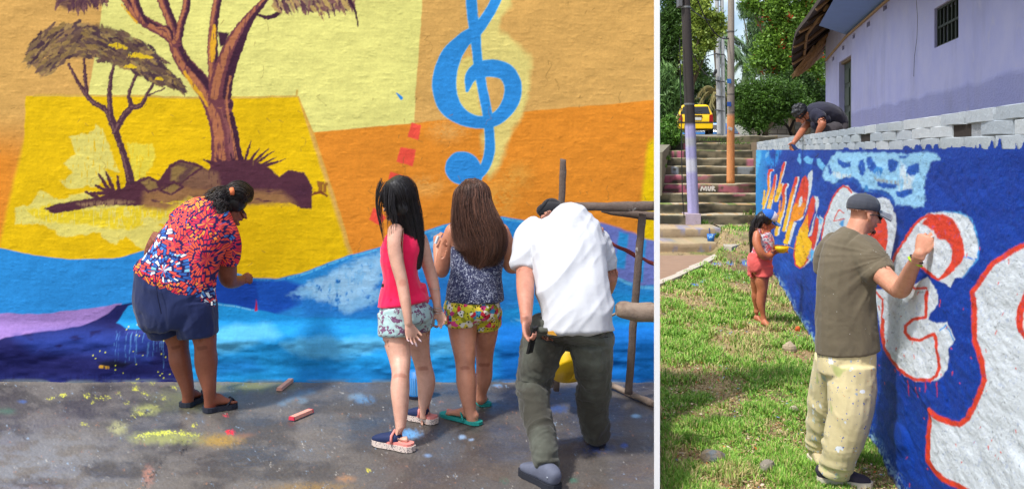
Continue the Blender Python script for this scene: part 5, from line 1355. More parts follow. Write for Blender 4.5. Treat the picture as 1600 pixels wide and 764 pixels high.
def palm(label, px, py, d, fronds, seed, cols, base_z=2.6):
    c = P(px, py, d); s = d / F; rg = np.random.default_rng(seed)
    root = thing('palm_tree', label, 'palm tree', (c[0], d, base_z), 'palms behind the poles')
    m = MB(); m.tube([(c[0] + .35, d, base_z - .3), (c[0] + .2, d, (base_z + c[2]) / 2), tuple(c)], [.13, .1, .09], 8); put('trunk', m.mesh(True), BARK, root)
    mat = pm('palm_leaf', cols, .6, .3, 3, 0)
    for (ax, ay, L_) in fronds:
        end = c + np.array((ax * s, rg.normal() * 1.0, -ay * s)); lift = abs(ax) * s * .35 + .3
        pts = [c + (end - c) * t_ + np.array((0, 0, lift * 4 * t_ * (1 - t_) * .6)) for t_ in np.linspace(0, 1, 16)]
        V, Fc = [], []
        def leaf(a, b, w_):
            n0 = len(V); side = np.cross(b - a, (0, 1, 0)); side = side / (np.linalg.norm(side) + 1e-9) * w_
            V.extend([a - side, a + side, (a + b) / 2 + side * 1.0 + np.array((0, .03, 0)), b, (a + b) / 2 - side]); Fc.append((n0, n0 + 1, n0 + 2, n0 + 3, n0 + 4))
        for i in range(1, 16):
            t_ = i / 15; ll = L_ * s * (.5 + .5 * math.sin(math.pi * min(1, t_ * 1.05))) * 1.1
            tg = pts[i] - pts[i - 1]; tg /= np.linalg.norm(tg)
            for k in range(5):
                q = pts[i - 1] + (pts[i] - pts[i - 1]) * k / 5
                for sg in (-1, 1):
                    e = q + tg * ll * .5 + np.array((rg.normal() * .1, sg * ll * .5, -ll * (.75 if sg > 0 else .35)))
                    leaf(q, e, .016)
        mb = MB(); mb.add(V, Fc); mb.tube(pts, .03, 5)
        put('frond', mb.mesh(), mat, root)
palm('palm with long green fronds hanging between the pale and orange poles', 1116, 62, 44.6, [(55, 50, 22), (40, 75, 22), (-40, 30, 20), (-30, 60, 20), (20, 80, 18), (58, 20, 20), (30, -10, 18), (-20, -18, 18), (62, 78, 20)], 31, lin(98, 128, 84))
palm('lower palm with brownish drooping fronds just right of the taxi', 1117, 142, 48, [(-22, 26, 16), (-14, 42, 16), (16, 34, 16), (26, 16, 16), (4, 46, 14), (-26, 8, 14), (10, -12, 12)], 32, lin(150, 140, 92))
palm('palm crown with grey-green fronds far right of the orange pole', 1165, 95, 52, [(-24, 30, 18), (24, 26, 18), (-10, 50, 16), (12, 52, 16), (-30, 4, 16), (28, 0, 16), (4, -20, 14)], 33, lin(110, 132, 90))
# weeds on the stairs and at the wall
def weeds(name, label, spots, seed, h=.12):
    rg = np.random.default_rng(seed); m = MB()
    for (px, py, d, n, sp) in spots:
        for i in range(n):
            b = P(px + rg.normal() * sp, py, d); a = rg.normal() * .5
            t_ = b + np.array((a * h, rg.normal() * .3 * h, h * rg.uniform(.5, 1.3)))
            s_ = np.array((.012, 0, 0)); m.add([b - s_, b + s_, t_], [(0, 1, 2)], lin(*[(90, 130, 50), (120, 160, 70), (70, 110, 40)][rg.integers(3)]))
    o = m.build(name, LEAF, cols=True); tag(o, label, 'weeds', kind='stuff')
weeds('weeds', 'green weeds growing out of stair joints and beside the broken slab',
      [(1095, 351, 20.4, 40, 5), (1120, 220, 25.9, 120, 22), (1150, 226, 25.3, 60, 14), (1072, 216, 25.9, 40, 6), (1128, 372, 19.0, 90, 5), (1134, 360, 20.0, 50, 5), (1165, 359, 20.1, 120, 16), (1106, 352, 20.4, 20, 3), (1170, 336, 20.45, 30, 6), (1040, 250, 23.2, 60, 3), (1036, 262, 22.8, 60, 3)], 41)
# ================================================================ people: lofted limbs fused into one continuous surface
def loft(sections, d=None, ref=(0, 1, 0), seg=18, sub=4, cap=1.0, world=False, sq=2.0, uv=False):
    """sections: (px, py, depth, half width px, half thickness px). Width lies across the view, thickness along ref."""
    S = []
    for s_ in sections:
        px, py, dd, w_, t_ = s_
        if d is not None: dd = d + dd
        c = P(px, py, dd); k = dd / F
        S.append((*c, w_ * k, t_ * k))
    if world: S = [tuple(s_) for s_ in sections]
    S = np.array(crs(S, sub))
    n = len(S); c = S[:, :3]
    T = np.gradient(c, axis=0); T /= np.linalg.norm(T, axis=1)[:, None] + 1e-9
    ref = np.array(ref, float)
    D = ref - (T @ ref)[:, None] * T; D /= np.linalg.norm(D, axis=1)[:, None] + 1e-9
    Wv = np.cross(T, D)
    cs, Ws, Ts = list(c), list(S[:, 3]), list(S[:, 4])
    Dl, Wl = list(D), list(Wv)
    if cap > 0:
        for end in (0, -1):
            r = min(Ws[end], Ts[end]) * cap; sg = -1 if end == 0 else 1
            base, w0, t0 = cs[end], Ws[end], Ts[end]
            extra = [(base + T[end] * sg * r * a, w0 * b, t0 * b) for a, b in ((.35, .92), (.7, .7), (.92, .38))]
            for e in extra:
                if end == 0: cs.insert(0, e[0]); Ws.insert(0, e[1]); Ts.insert(0, e[2]); Dl.insert(0, D[0]); Wl.insert(0, Wv[0])
                else: cs.append(e[0]); Ws.append(e[1]); Ts.append(e[2]); Dl.append(D[-1]); Wl.append(Wv[-1])
    V = []
    g = np.linspace(0, 2 * np.pi, seg, endpoint=False)
    cg = np.sign(np.cos(g)) * np.abs(np.cos(g)) ** (2 / sq); sgn = np.sign(np.sin(g)) * np.abs(np.sin(g)) ** (2 / sq)
    for i in range(len(cs)):
        V.append(cs[i] + Ws[i] * cg[:, None] * Wl[i] + Ts[i] * sgn[:, None] * Dl[i])
    V = np.concatenate(V); m = len(cs)
    Fc = [(i * seg + k, i * seg + (k + 1) % seg, (i + 1) * seg + (k + 1) % seg, (i + 1) * seg + k) for i in range(m - 1) for k in range(seg)]
    Fc.append(tuple(range(seg - 1, -1, -1))); Fc.append(tuple(range((m - 1) * seg, m * seg)))
    return V, Fc

def rot(f, u=(0, 0, 1)):               # columns: right, forward, up
    f = np.array(f, float); f /= np.linalg.norm(f); u = np.array(u, float)
    r = np.cross(f, u); r /= np.linalg.norm(r); u = np.cross(r, f)
    return np.stack([r, f, u], 1)

def head(mb, c, f, h, u=(0, 0, 1), nose=1.0):
    R = rot(f, u); c = np.array(c, float)
    def e(p, r): mb.ell(c + R @ (np.array(p) * h), tuple(q * h for q in r), R)
    e((0, -.06, .13), (.325, .40, .355)); e((0, .08, -.10), (.265, .295, .34)); e((0, .13, -.33), (.18, .2, .14))
    e((0, .32, .06), (.19, .07, .045)); e((0, .33, -.40), (.085, .075, .06)); e((0, -.02, -.28), (.24, .24, .16))
    for s in (-1, 1):
        e((s * .15, .26, -.10), (.085, .09, .09)); e((s * .315, -.03, -.05), (.028, .075, .105)); e((s * .3, -.01, -.13), (.03, .04, .04))
    for i in range(7):
        t = i / 6; e((0, .36 + .10 * t * nose, .03 - .16 * t), (.032 + .026 * t, .05, .04))
    e((-.045, .40, -.14), (.032, .04, .028)); e((.045, .40, -.14), (.032, .04, .028))
    e((0, .365, -.225), (.085, .045, .02)); e((0, .36, -.258), (.075, .045, .024))
    return R

def hand(mb, wrist, dirv, palm, size=.18, curl=(.5, .5, .55, .6), side=1, thumb=.7, spread=.10, tcurl=.3):
    """palm block, four fingers of different lengths with three bends each, thumb leaving the side of the palm"""
    dv = np.array(dirv, float); dv /= np.linalg.norm(dv); pn = np.array(palm, float); pn -= dv * (pn @ dv); pn /= np.linalg.norm(pn)
    sd = np.cross(dv, pn) * side; k = size / .18; w0 = np.array(wrist, float)
    v, f = loft([(*(w0 - dv * .02 * k), .026 * k, .019 * k), (*w0, .026 * k, .019 * k), (*(w0 + dv * .035 * k), .036 * k, .017 * k), (*(w0 + dv * .07 * k), .041 * k, .015 * k), (*(w0 + dv * .088 * k), .038 * k, .012 * k)], world=True, ref=pn, seg=12, sub=2, cap=.6)
    mb.add(v, f)
    tips = []
    for i, (off, ln, r) in enumerate(((.030, .070, .0085), (.010, .079, .0088), (-.011, .073, .0085), (-.030, .058, .0074))):
        p = w0 + dv * (.080 - .004 * abs(i - 1)) * k + sd * off * k
        a = dv + sd * spread * (1.5 - i); a /= np.linalg.norm(a)
        pts = [tuple(p) + (r * 1.05 * k,)]; ang = 0
        for j, seg_ in enumerate((.45, .31, .24)):
            ang += curl[i] * (1.0, 1.2, .8)[j]
            q = a * math.cos(ang) + pn * math.sin(ang)
            p = p + q * ln * seg_ * k; pts.append(tuple(p) + (r * (1, .93, .8)[j] * k,))
        vv, ff = loft([(x, y, z, rr, rr) for x, y, z, rr in pts], world=True, ref=sd, seg=10, sub=2, cap=.9); mb.add(vv, ff); tips.append(p)
    p = w0 + dv * .022 * k + sd * .026 * k
    a = dv * math.cos(thumb) + sd * math.sin(thumb); pts = [tuple(p) + (.013 * k,)]; ang = 0
    for j, seg_ in enumerate((.034, .028, .022)):
        ang += tcurl * (.5, 1, 1)[j]; q = a * math.cos(ang) + (pn * .8 + dv * .4) * math.sin(ang)
        p = p + q * seg_ * k; pts.append(tuple(p) + ((.0115, .0098, .0085)[j] * k,))
    vv, ff = loft([(x, y, z, rr, rr) for x, y, z, rr in pts], world=True, ref=sd, seg=10, sub=2, cap=.9); mb.add(vv, ff); tips.append(p)
    return tips

def fuse(mb, voxel=.006, smooth_it=3, disp=None, tints=None, dec=None, base=1.0):
    me = mk(mb.v, mb.f); o = bpy.data.objects.new('tmp', me); COL.objects.link(o)
    r = o.modifiers.new('r', 'REMESH'); r.mode = 'VOXEL'; r.voxel_size = voxel
    s = o.modifiers.new('s', 'SMOOTH'); s.factor = .5; s.iterations = smooth_it
    if dec: q = o.modifiers.new('d', 'DECIMATE'); q.ratio = dec
    out = bpy.data.meshes.new_from_object(o.evaluated_get(bpy.context.evaluated_depsgraph_get()))
    bpy.data.objects.remove(o); bpy.data.meshes.remove(me)
    v = getv(out)
    if disp is not None:
        n = getn(out); v = v + n * disp(v, n)[:, None]; setv(out, v)
    c = np.ones((len(v), 3)) * base
    for (p, r_, col) in (tints or []):
        a = smooth(r_, r_ * .55, np.linalg.norm(v - np.array(p), axis=1))[:, None]; c = c * (1 - a) + np.array(col) * a
    setcol(out, c)
    out.polygons.foreach_set('use_smooth', np.ones(len(out.polygons), bool))
    return out

def folds(amp=.006, sc=(7, 7, 16), seed=0, amp2=.002, ax=None):
    sc = np.array(sc, float)
    def f(v, n):
        p = v.copy()
        if ax is not None: p = p + np.outer(v @ np.array(ax, float), (1, 1, 1)) * 0
        wob = (vn3(v * 5, seed + 9) - .5)[:, None] * .25
        a = vn3((v + wob) * sc, seed); a = 1 - np.abs(a * 2 - 1)
        b = vn3((v + wob) * sc * 2.6, seed + 3); b = 1 - np.abs(b * 2 - 1)
        c = vn3((v + wob) * sc * 5.5, seed + 5); c = 1 - np.abs(c * 2 - 1)
        return amp * 1.25 * (a - .55) + amp2 * 1.5 * (b - .5) + amp2 * .5 * (c - .5)
    return f

def skin(name, col, rough=.48):
    t = NT(name)
    at = t.n('Attribute', _attribute_name='Col').outputs['Color']
    n = t.noise(11, 6, .7); n2 = t.noise(90, 3, .6)
    c = t.mix(t.thr(n, .3, .7), (col[0] * .80, col[1] * .70, col[2] * .66), tuple(min(1, x * 1.14) for x in col))
    c = t.mix(t.math('MULTIPLY', n2, .25), c, (col[0] * .9, col[1] * .7, col[2] * .65))
    t.base(t.mix(1.0, at, c, 'MULTIPLY')); t.rough(rough)
    t.b.inputs['Subsurface Weight'].default_value = .12; t.b.inputs['Subsurface Radius'].default_value = (.012, .005, .003); t.b.inputs['Subsurface Scale'].default_value = 1
    t.bump(t.noise(160, 3), .2, .002); t.bump(t.noise(28, 4, .6), .25, .006)
    t.rough(t.math('MULTIPLY_ADD', t.noise(20, 4), .3, rough - .12))
    return t.m

def knee_shade(pts, col=(.66, .56, .52)):
    return [(P(a + k * 3.2, b + abs(k) * .5, d), .017, col) for a, b, d in pts for k in (-3, -2, -1, 0, 1, 2, 3)]  # crease shade behind the knees, painted into the skin colour

def cloth(name, col, var=.1, rough=.9, weave=350, col2=None, f2=(.5, .6), s2=8, stretch=None):
    t = NT(name)
    n = t.noise(9, 5, .6)
    c = t.mix(n, tuple(x * (1 - var) for x in col), tuple(min(1, x * (1 + var)) for x in col))
    if col2 is not None: c = t.mix(t.thr(t.noise(s2, 5, .6, stretch=stretch), *f2), c, col2)
    t.base(c); t.rough(rough); t.b.inputs['Specular IOR Level'].default_value = .2
    try: t.b.inputs['Sheen Weight'].default_value = .15
    except Exception: pass
    t.bump(t.noise(weave, 2), .2, .0015); t.bump(t.noise(35, 4, .6), .25, .006)
    return t

def hair_mat(name, c0, c1, rough=.38):
    t = NT(name)
    at = t.n('Attribute', _attribute_name='Col').outputs['Color']
    c = t.mix(t.n('SeparateColor', Color=at).outputs[0], c0, c1); t.base(c); t.rough(rough); t.b.inputs['Specular IOR Level'].default_value = .5
    return t.m

def hair_strands(secs, n, rad, seed, d=None, wave=.0, t0=(0, .15), t1=(.75, 1.0), rho=(.8, 1.04), ang=(0, 6.283), ref=(0, 1, 0), freq=9, seg=16):
    """strands that follow a lofted hair volume"""
    rg = np.random.default_rng(seed)
    S = []
    for px, py, dd, w_, t_ in secs:
        if d is not None: dd = d + dd
        c = P(px, py, dd); k = dd / F; S.append((*c, w_ * k, t_ * k))
    S = np.array(crs(S, 10)); c = S[:, :3]
    T = np.gradient(c, axis=0); T /= np.linalg.norm(T, axis=1)[:, None]
    ref = np.array(ref, float); D = ref - (T @ ref)[:, None] * T; D /= np.linalg.norm(D, axis=1)[:, None]; Wv = np.cross(T, D)
    N = len(S) - 1; V = []; Fc = []; C = []
    for i in range(n):
        a0 = rg.uniform(*ang); r0 = rg.uniform(*rho); ta = rg.uniform(*t0); tb = rg.uniform(*t1); ph = rg.random() * 6.28; tw = rg.normal() * .25
        ph2 = rg.random() * 6.28
        pts = []
        for j in range(seg):
            t_ = ta + (tb - ta) * j / (seg - 1); x = t_ * N; k = int(min(x, N - 1)); f = x - k
            s_ = S[k] * (1 - f) + S[k + 1] * f; Dk = D[k]; Wk = Wv[k]
            a = a0 + tw * t_ + wave * math.sin(freq * t_ + ph) * t_ * 2
            r = r0 * (1 + wave * .8 * math.sin(freq * 1.3 * t_ + ph2) * t_)
            pts.append(s_[:3] + Wk * s_[3] * r * math.cos(a) + Dk * s_[4] * r * math.sin(a))
        tone = rg.random()
        pts = np.array(pts); base = len(V)
        for j in range(seg):
            tg = pts[min(j + 1, seg - 1)] - pts[max(j - 1, 0)]; tg /= np.linalg.norm(tg) + 1e-9
            o = pts[j] - (S[int(min((ta + (tb - ta) * j / (seg - 1)) * N, N))][:3]); s1 = np.cross(tg, o); s1 /= np.linalg.norm(s1) + 1e-9; s2 = np.cross(s1, tg)
            rr = rad * (1 - .85 * (j / (seg - 1)) ** 3)
            for q in ((1, 0), (-.4, .5), (-1, 0), (-.4, -.5))[:3]:
                V.append(pts[j] + s1 * rr * q[0] + s2 * rr * q[1]); C.append((tone, tone, tone))
        for j in range(seg - 1):
            for k in range(3): Fc.append((base + j * 3 + k, base + j * 3 + (k + 1) % 3, base + (j + 1) * 3 + (k + 1) % 3, base + (j + 1) * 3 + k))
    return mk(V, np.array(Fc), True, np.array(C))

def foot(mb, heel, toe, w_=.042, h=.055, toes=True):
    """bare foot: heel, arch, ball and five toes, sole on the ground"""
    a, b = np.array(heel, float), np.array(toe, float); L_ = np.linalg.norm(b - a); f = (b - a) / L_; s = np.cross(f, (0, 0, 1)); s /= np.linalg.norm(s)
    U = np.array((0, 0, 1.))
    q = lambda t_, hh, ww: (*(a + f * L_ * t_ + U * hh), ww, hh)
    v, fc = loft([q(.03, h * .42, w_ * .62), q(.14, h * .62, w_ * .68), (*(a + f * L_ * .34 + U * h * .62), w_ * .70, h * .60), (*(a + f * L_ * .55 + U * h * .42), w_ * .90, h * .40), (*(a + f * L_ * .74 + U * h * .28), w_ * 1.0, h * .27), (*(a + f * L_ * .82 + U * h * .22), w_ * .92, h * .2)], world=True, ref=U, seg=14, sub=3, cap=.7)
    mb.add(v, fc)
    for i in range(5):
        o = (i - 2) / 2 * w_ * .82; ln = (.19, .185, .17, .15, .125)[i] * L_; r = (.20, .15, .14, .13, .12)[i] * w_ * 1.25
        p = a + f * L_ * (.80 - .02 * i) + s * (-o) + U * r
        v, fc = loft([(*p, r, r), (*(p + f * ln * .55 + U * r * .25), r * .95, r * .95), (*(p + f * ln), r * .85, r * .8)], world=True, ref=U, seg=8, sub=2, cap=.9); mb.add(v, fc)

def person(label, px, d, gz_=0.0, group=None):
    c = P(px, HZ, d); c[2] = gz_
    return thing('person', label, 'person', c, group)

def sole(heel, toe, w_, th, z0, up=0, seg=28, ww=None):
    """outline of a shoe sole, a prism with thickness"""
    a, b = np.array(heel, float), np.array(toe, float); a[2] = b[2] = z0
    f = b - a; L_ = np.linalg.norm(f); f /= L_; s = np.cross(f, (0, 0, 1))
    prof = [(-.02, .35), (.04, .75), (.15, .88), (.35, .78), (.55, .88), (.75, 1.0), (.88, .9), (.97, .58), (1.01, .15)]
    L1 = [a + f * L_ * t_ + s * w_ * q for t_, q in prof]; L2 = [a + f * L_ * t_ - s * w_ * q for t_, q in prof[::-1]]
    m = MB(); m.prism(L1 + L2, (0, 0, th)); return m

def shoe_upper(heel, toe, w_, h, z0, full=True, lift=0.0):
    a, b = np.array(heel, float), np.array(toe, float); a[2] = b[2] = z0
    f = b - a; L_ = np.linalg.norm(f); f /= L_; U = np.array((0, 0, 1.))
    prof = [(.02, .86, .70), (.10, 1.0, .80), (.28, 1.0, .80), (.42, .92, .82), (.56, .74, .90), (.70, .60, .98), (.84, .50, .92), (.94, .38, .66)] if full else [(.40, .72, .86), (.52, .74, .92), (.68, .62, 1.0), (.82, .50, .98), (.94, .36, .78)]
    m = MB()
    v, fc = loft([(*(a + f * L_ * t_ + U * h * hh * .5), w_ * ww, h * hh * .5) for t_, hh, ww in prof], world=True, ref=U, seg=18, sub=3, cap=.8, sq=2.6)
    m.add(v, fc); return m

from mathutils.bvhtree import BVHTree
CLOTHES = ('shirt', 'shorts', 'hair', 'trousers', 't_shirt', 'top', 'camisole', 'tank_top', 'cap', 'upper', 'trainer', 'shoe', 'clog')
def tuck(root, gap=.007):
    """keep the body surface inside its clothing, wherever both face the same way"""
    kids = {}
    allk = list(root.children) + [g for k in root.children for g in k.children]
    body = [k for k in root.children if k.name.split('.')[0] == 'body'][0]
    v = getv(body.data); n = getn(body.data)
    for k in allk:
        if k.name.split('.')[0] not in CLOTHES: continue
        cv = getv(k.data)
        bv = BVHTree.FromPolygons([tuple(q) for q in cv], [tuple(p.vertices) for p in k.data.polygons])
        cn = getn(k.data)
        lo, hi = cv.min(0) - .03, cv.max(0) + .03
        ix = np.where(((v > lo) & (v < hi)).all(1))[0]
        for i in ix:
            loc, nor, fi, dist = bv.find_nearest(Vector(v[i]), .06)
            if loc is None: continue
            nn = Vector(n[i])
            sd = (Vector(v[i]) - loc).dot(nor)
            if nor.dot(nn) > .35 and sd > -gap and (sd < 0 or dist - sd < .008):
                v[i] = np.array(loc - nor * gap)
    setv(body.data, v)
R_ = lin
# ---------------------------------------------------------------- woman in the bright patterned shirt
def flower_cloth():
    t = NT('petal_print')
    nz = t.n('TexNoise', Scale=3.0, Detail=2); t.t.links.new(t.co, nz.inputs['Vector'])
    off = t.n('VectorMath', _operation='MULTIPLY_ADD'); t.t.links.new(nz.outputs['Color'], off.inputs[0]); off.inputs[1].default_value = (.09, .09, .09); t.t.links.new(t.co, off.inputs[2])
    fl = t.n('Mapping', Scale=(1, .6, 1)); t.t.links.new(off.outputs[0], fl.inputs['Vector']); co = fl.outputs[0]
    S = 5.0
    vo = t.n('TexVoronoi', Scale=S); t.t.links.new(co, vo.inputs['Vector'])
    sb = t.n('VectorMath', _operation='SUBTRACT'); t.t.links.new(co, sb.inputs[0]); t.t.links.new(vo.outputs['Position'], sb.inputs[1])
    xy = t.n('SeparateXYZ'); t.t.links.new(sb.outputs[0], xy.inputs[0])
    ang = t.math('ARCTAN2', xy.outputs[2], xy.outputs[0]); rad = t.math('SQRT', t.math('ADD', t.math('MULTIPLY', xy.outputs[0], xy.outputs[0]), t.math('MULTIPLY', xy.outputs[2], xy.outputs[2])))
    cc = t.n('SeparateColor', Color=vo.outputs['Color'])
    k0 = t.math('FLOOR', t.math('MULTIPLY', rad, 13.0))
    aa = t.math('MULTIPLY', ang, t.math('MULTIPLY_ADD', k0, 3.0, 3.6)); af = t.math('FLOOR', aa)
    w1 = t.n('TexWhiteNoise', _noise_dimensions='1D'); t.t.links.new(t.math('ADD', af, t.math('MULTIPLY', cc.outputs[2], 37.0)), w1.inputs['W'])
    rr = t.math('MULTIPLY_ADD', rad, 17.0, t.math('MULTIPLY', w1.outputs['Value'], .55)); rf = t.math('FLOOR', rr)
    fa = t.math('FRACT', aa); fr = t.math('FRACT', rr)
    edge = t.math('MINIMUM', t.math('MINIMUM', fa, t.math('SUBTRACT', 1.0, fa)), t.math('MINIMUM', fr, t.math('SUBTRACT', 1.0, fr)))
    cell = t.n('CombineXYZ', X=af, Y=rf, Z=t.math('MULTIPLY', cc.outputs[0], 50.0))
    wn = t.n('TexWhiteNoise'); t.t.links.new(cell.outputs[0], wn.inputs['Vector'])
    pick = t.math('ADD', t.math('MULTIPLY', wn.outputs['Value'], .22), t.math('MULTIPLY', cc.outputs[1], .80))
    col = t.ramp(pick, [(0, R_(236, 70, 60)), (.16, R_(240, 90, 60)), (.30, R_(222, 50, 70)), (.42, R_(250, 150, 60)), (.52, R_(242, 84, 66)), (.70, R_(48, 96, 170)), (.75, R_(236, 80, 70)), (.79, R_(70, 126, 196)), (.83, R_(226, 236, 240)), (.89, R_(120, 190, 225)), (.93, R_(240, 80, 64))], const=True)
    g = t.thr(edge, .10, .17)
    t.base(t.mix(g, R_(40, 32, 84), col)); t.rough(.8); t.b.inputs['Specular IOR Level'].default_value = .2
    t.bump(t.noise(300, 2), .15, .001)
    return t.m

def woman_patterned():
    D = 6.0; root = person('woman in red-blue petal-print shirt and navy shorts bending to paint the blue wave', 300, 6.1)
    sk = skin('brown_skin', R_(138, 82, 60)); m = MB()
    def L(secs, **k): v, f = loft(secs, **k); m.add(v, f)
    def A(*s): return [(a, b, D + c, w_, t_) for a, b, c, w_, t_ in s]
    L(A((276, 475, 0, 44, 32), (276, 445, 0, 52, 36), (285, 405, .05, 46, 36), (303, 370, .14, 50, 32), (322, 345, .24, 40, 28), (338, 335, .30, 22, 22)))
    L(A((334, 345, .28, 16, 16), (350, 336, .33, 14, 15), (362, 328, .36, 14, 15)))                        # neck
    # legs
    L(A((305, 470, 0, 34, 34), (315, 508, 0, 23, 25), (320, 530, .0, 18, 20), (321, 545, .0, 16.5, 18.5), (322, 562, .01, 17.5, 19.5), (323, 580, .01, 15.5, 17), (327, 606, 0, 10.5, 12), (328, 624, .01, 9, 10), (328, 636, .015, 9, 9)))
    L(A((256, 470, .05, 34, 34), (270, 508, .08, 23, 25), (277, 530, .1, 17.5, 19), (279, 544, .11, 15.5, 17.5), (281, 562, .11, 16, 18), (286, 580, .12, 14, 15.5), (292, 602, .12, 10.5, 12), (294, 618, .13, 9, 10), (293, 630, .135, 9, 9)))
    foot(m, P(326, 646, D - .0) * (1, 1, 0) + (0, 0, .03), P(367, 622, D + .12) * (1, 1, 0) + (-.0, 0, .03), .045, .07)
    foot(m, P(291, 640, D + .12) * (1, 1, 0) + (0, 0, .03), P(313, 618, D + .30) * (1, 1, 0) + (0, 0, .03), .045, .07)
    # arms: right arm down from the sleeve, elbow bent, hand on the wall
    L(A((348, 362, .20, 16, 16), (354, 395, .26, 15.5, 15), (355, 420, .30, 15, 14), (357, 436, .34, 13.5, 13), (366, 440, .40, 10.5, 10.5), (377, 438, .50, 8, 8)))
    L(A((284, 338, .14, 17, 17), (263, 354, .12, 14, 15), (246, 376, .12, 12.5, 13), (237, 400, .16, 11.5, 12), (246, 430, .30, 9, 9), (270, 452, .42, 7, 7)))
    hand(m, P(376, 438, D + .49), (.75, .5, .12), (-.25, .85, -.4), .165, (.8, .85, .9, 1.0), side=1, thumb=.55, tcurl=.6)
    hand(m, P(268, 450, D + .41), (.8, .3, -.3), (0, .6, -.7), .165, (.5, .5, .5, .5), side=-1)
    hc = P(366, 324, D + .40); hf = (.80, .30, -.46)
    Rm = head(m, hc, hf, .235)
    put('body', fuse(m, .0062, 3, tints=knee_shade([(319, 543, D - .08), (279, 542, D + .03)]) + [(P(332, 640, D - .02), .05, (1.15, .85, .8)), (P(355, 437, D + .28), .04, (.8, .7, .7))]), sk, root)
    for s in (-1, 1):
        e = MB(); e.ell(hc + Rm @ np.array((s * .12, .295, .0)) * .235, (.010,) * 3); put('eye', e.mesh(True), pm('dark_eye', (.03, .02, .02), .2, bump=0), root)
    # shirt
    m = MB()
    L(A((275, 452, .0, 62, 43), (277, 435, .0, 60, 42), (287, 405, .05, 52, 40), (304, 375, .12, 50, 37), (316, 352, .21, 47, 33), (328, 338, .27, 36, 28), (338, 333, .3, 22, 22)), sq=2.3, cap=.15)
    L(A((336, 346, .24, 26, 24), (350, 368, .23, 22, 22), (356, 388, .25, 20, 19), (357, 401, .27, 18.5, 18)), cap=.12)
    L(A((298, 338, .18, 22, 22), (284, 342, .15, 19, 19), (273, 349, .13, 16.5, 17)), cap=.12)
    # hem slants: lower at the right
    def hem(v, n):
        return folds(.012, (9, 9, 9), 1, .003)(v, n)
    me = fuse(m, .008, 3, hem); v = getv(me)
    def tilt(me, y0, y1, sl):
        v = getv(me); k = smooth(y0, y1, HZ + (CZ - v[:, 2]) / v[:, 1] * F); v[:, 2] -= k * (v[:, 0] - P(283, 0, D)[0]) * sl; setv(me, v)
    tilt(me, 385, 452, .42)
    put('shirt', me, flower_cloth(), root)
    # shorts
    m = MB()
    L(A((274, 432, 0, 56, 40), (274, 452, 0, 61, 44), (274, 472, 0, 62, 46), (277, 488, 0, 59, 46), (280, 498, .01, 54, 42)), sq=2.3, cap=.1)
    L(A((301, 470, -.01, 35, 40), (306, 495, -.01, 32, 38), (309, 523, -.01, 29, 34)), cap=.1)
    L(A((248, 470, .04, 37, 40), (256, 495, .05, 34, 38), (262, 518, .07, 27, 33)), cap=.1)
    navy = cloth('navy_shorts', R_(34, 44, 84), .2).m
    me = fuse(m, .008, 4, folds(.013, (9, 9, 6), 5, .003)); tilt(me, 485, 432, .42)
    put('shorts', me, navy, root)
    m = MB(); m.tube([P(243, 432, D - .20), P(246, 462, D - .235), P(252, 490, D - .22)], .003, 5); put('seam', m.mesh(), pm('navy_seam', R_(20, 26, 54), .9), root)
    m = MB(); a = P(331, 474, D - .1); m.box(a - np.array((.005, .002, .012)), a + np.array((.005, .002, .012)))
    m.build('side_label', pm('white_tag', (.7, .7, .7), .7), root)
    # sandals
    blk = pm('dark_rubber', R_(38, 42, 54), .6, .1, 20, .1)
    for (h_, t_) in (((326, 647, D - .0), (370, 620, D + .12)), ((291, 641, D + .12), (315, 616, D + .30))):
        a, b = P(*h_), P(*t_); a[2] = b[2] = 0
        sm = sole(a - (b - a) * .16, b, .058, .03, .004); so = sm.build('sandal', blk, root)
        f = (b - a) / np.linalg.norm(b - a); s = np.cross(f, (0, 0, 1)); c0 = a + f * .185
        st = MB(); st.tube([c0 + (0, 0, .036), c0 - f * .03 + s * .02 + (0, 0, .07), c0 - f * .08 + s * .05 + (0, 0, .03)], .007, 6); st.tube([c0 + (0, 0, .036), c0 - f * .03 - s * .02 + (0, 0, .07), c0 - f * .08 - s * .05 + (0, 0, .03)], .007, 6)
        put('strap', st.mesh(True), blk, so)
    # hair: cap over the skull plus curly ponytail
    hm = hair_mat('black_wavy_hair', R_(14, 11, 12), R_(52, 42, 42), .45)
    m = MB(); m.ell(hc + Rm @ np.array((0, -.10, .17)) * .235, (.345 * .235, .40 * .235, .36 * .235), Rm); m.ell(hc + Rm @ np.array((0, -.22, .02)) * .235, (.31 * .235, .29 * .235, .34 * .235), Rm)
    hr = put('hair', fuse(m, .008, 2, lambda v, n: .006 * (vn3(v * np.array((60, 60, 18)), 2) - .5), base=.22), hm, root)
    tail = [(364, 300, .36, 7, 9), (350, 303, .33, 12, 13), (338, 314, .30, 17, 17), (336, 330, .26, 19, 18), (343, 344, .22, 15, 14), (352, 354, .2, 7, 8)]
    tl = A(*tail); v, f = loft(tl); m = MB(); m.add(v, f)
    put('ponytail', fuse(m, .008, 1, lambda v, n: .02 * (vn3(v * 45, 3) - .5), base=.22), hm, hr)
    put('strands', hair_strands(tl, 420, .0028, 4, wave=.35, t0=(0, .5), t1=(.6, 1.0), rho=(.7, 1.2), freq=16), hm, hr)
    cs = A((389, 312, .46, 6, 9), (384, 303, .42, 13, 20), (372, 299, .38, 17, 24), (358, 303, .34, 13, 17), (348, 312, .31, 8, 9))
    put('strands', hair_strands(cs, 200, .0022, 6, wave=.03, t0=(0, .2), t1=(.8, 1), rho=(.9, 1.06)), hm, hr)
    m = MB(); p = P(363, 299, D + .275); m.tube([p + (-.006, 0, .018), p + (.004, -.012, 0), p + (.0, -.004, -.02)], .016, 10)
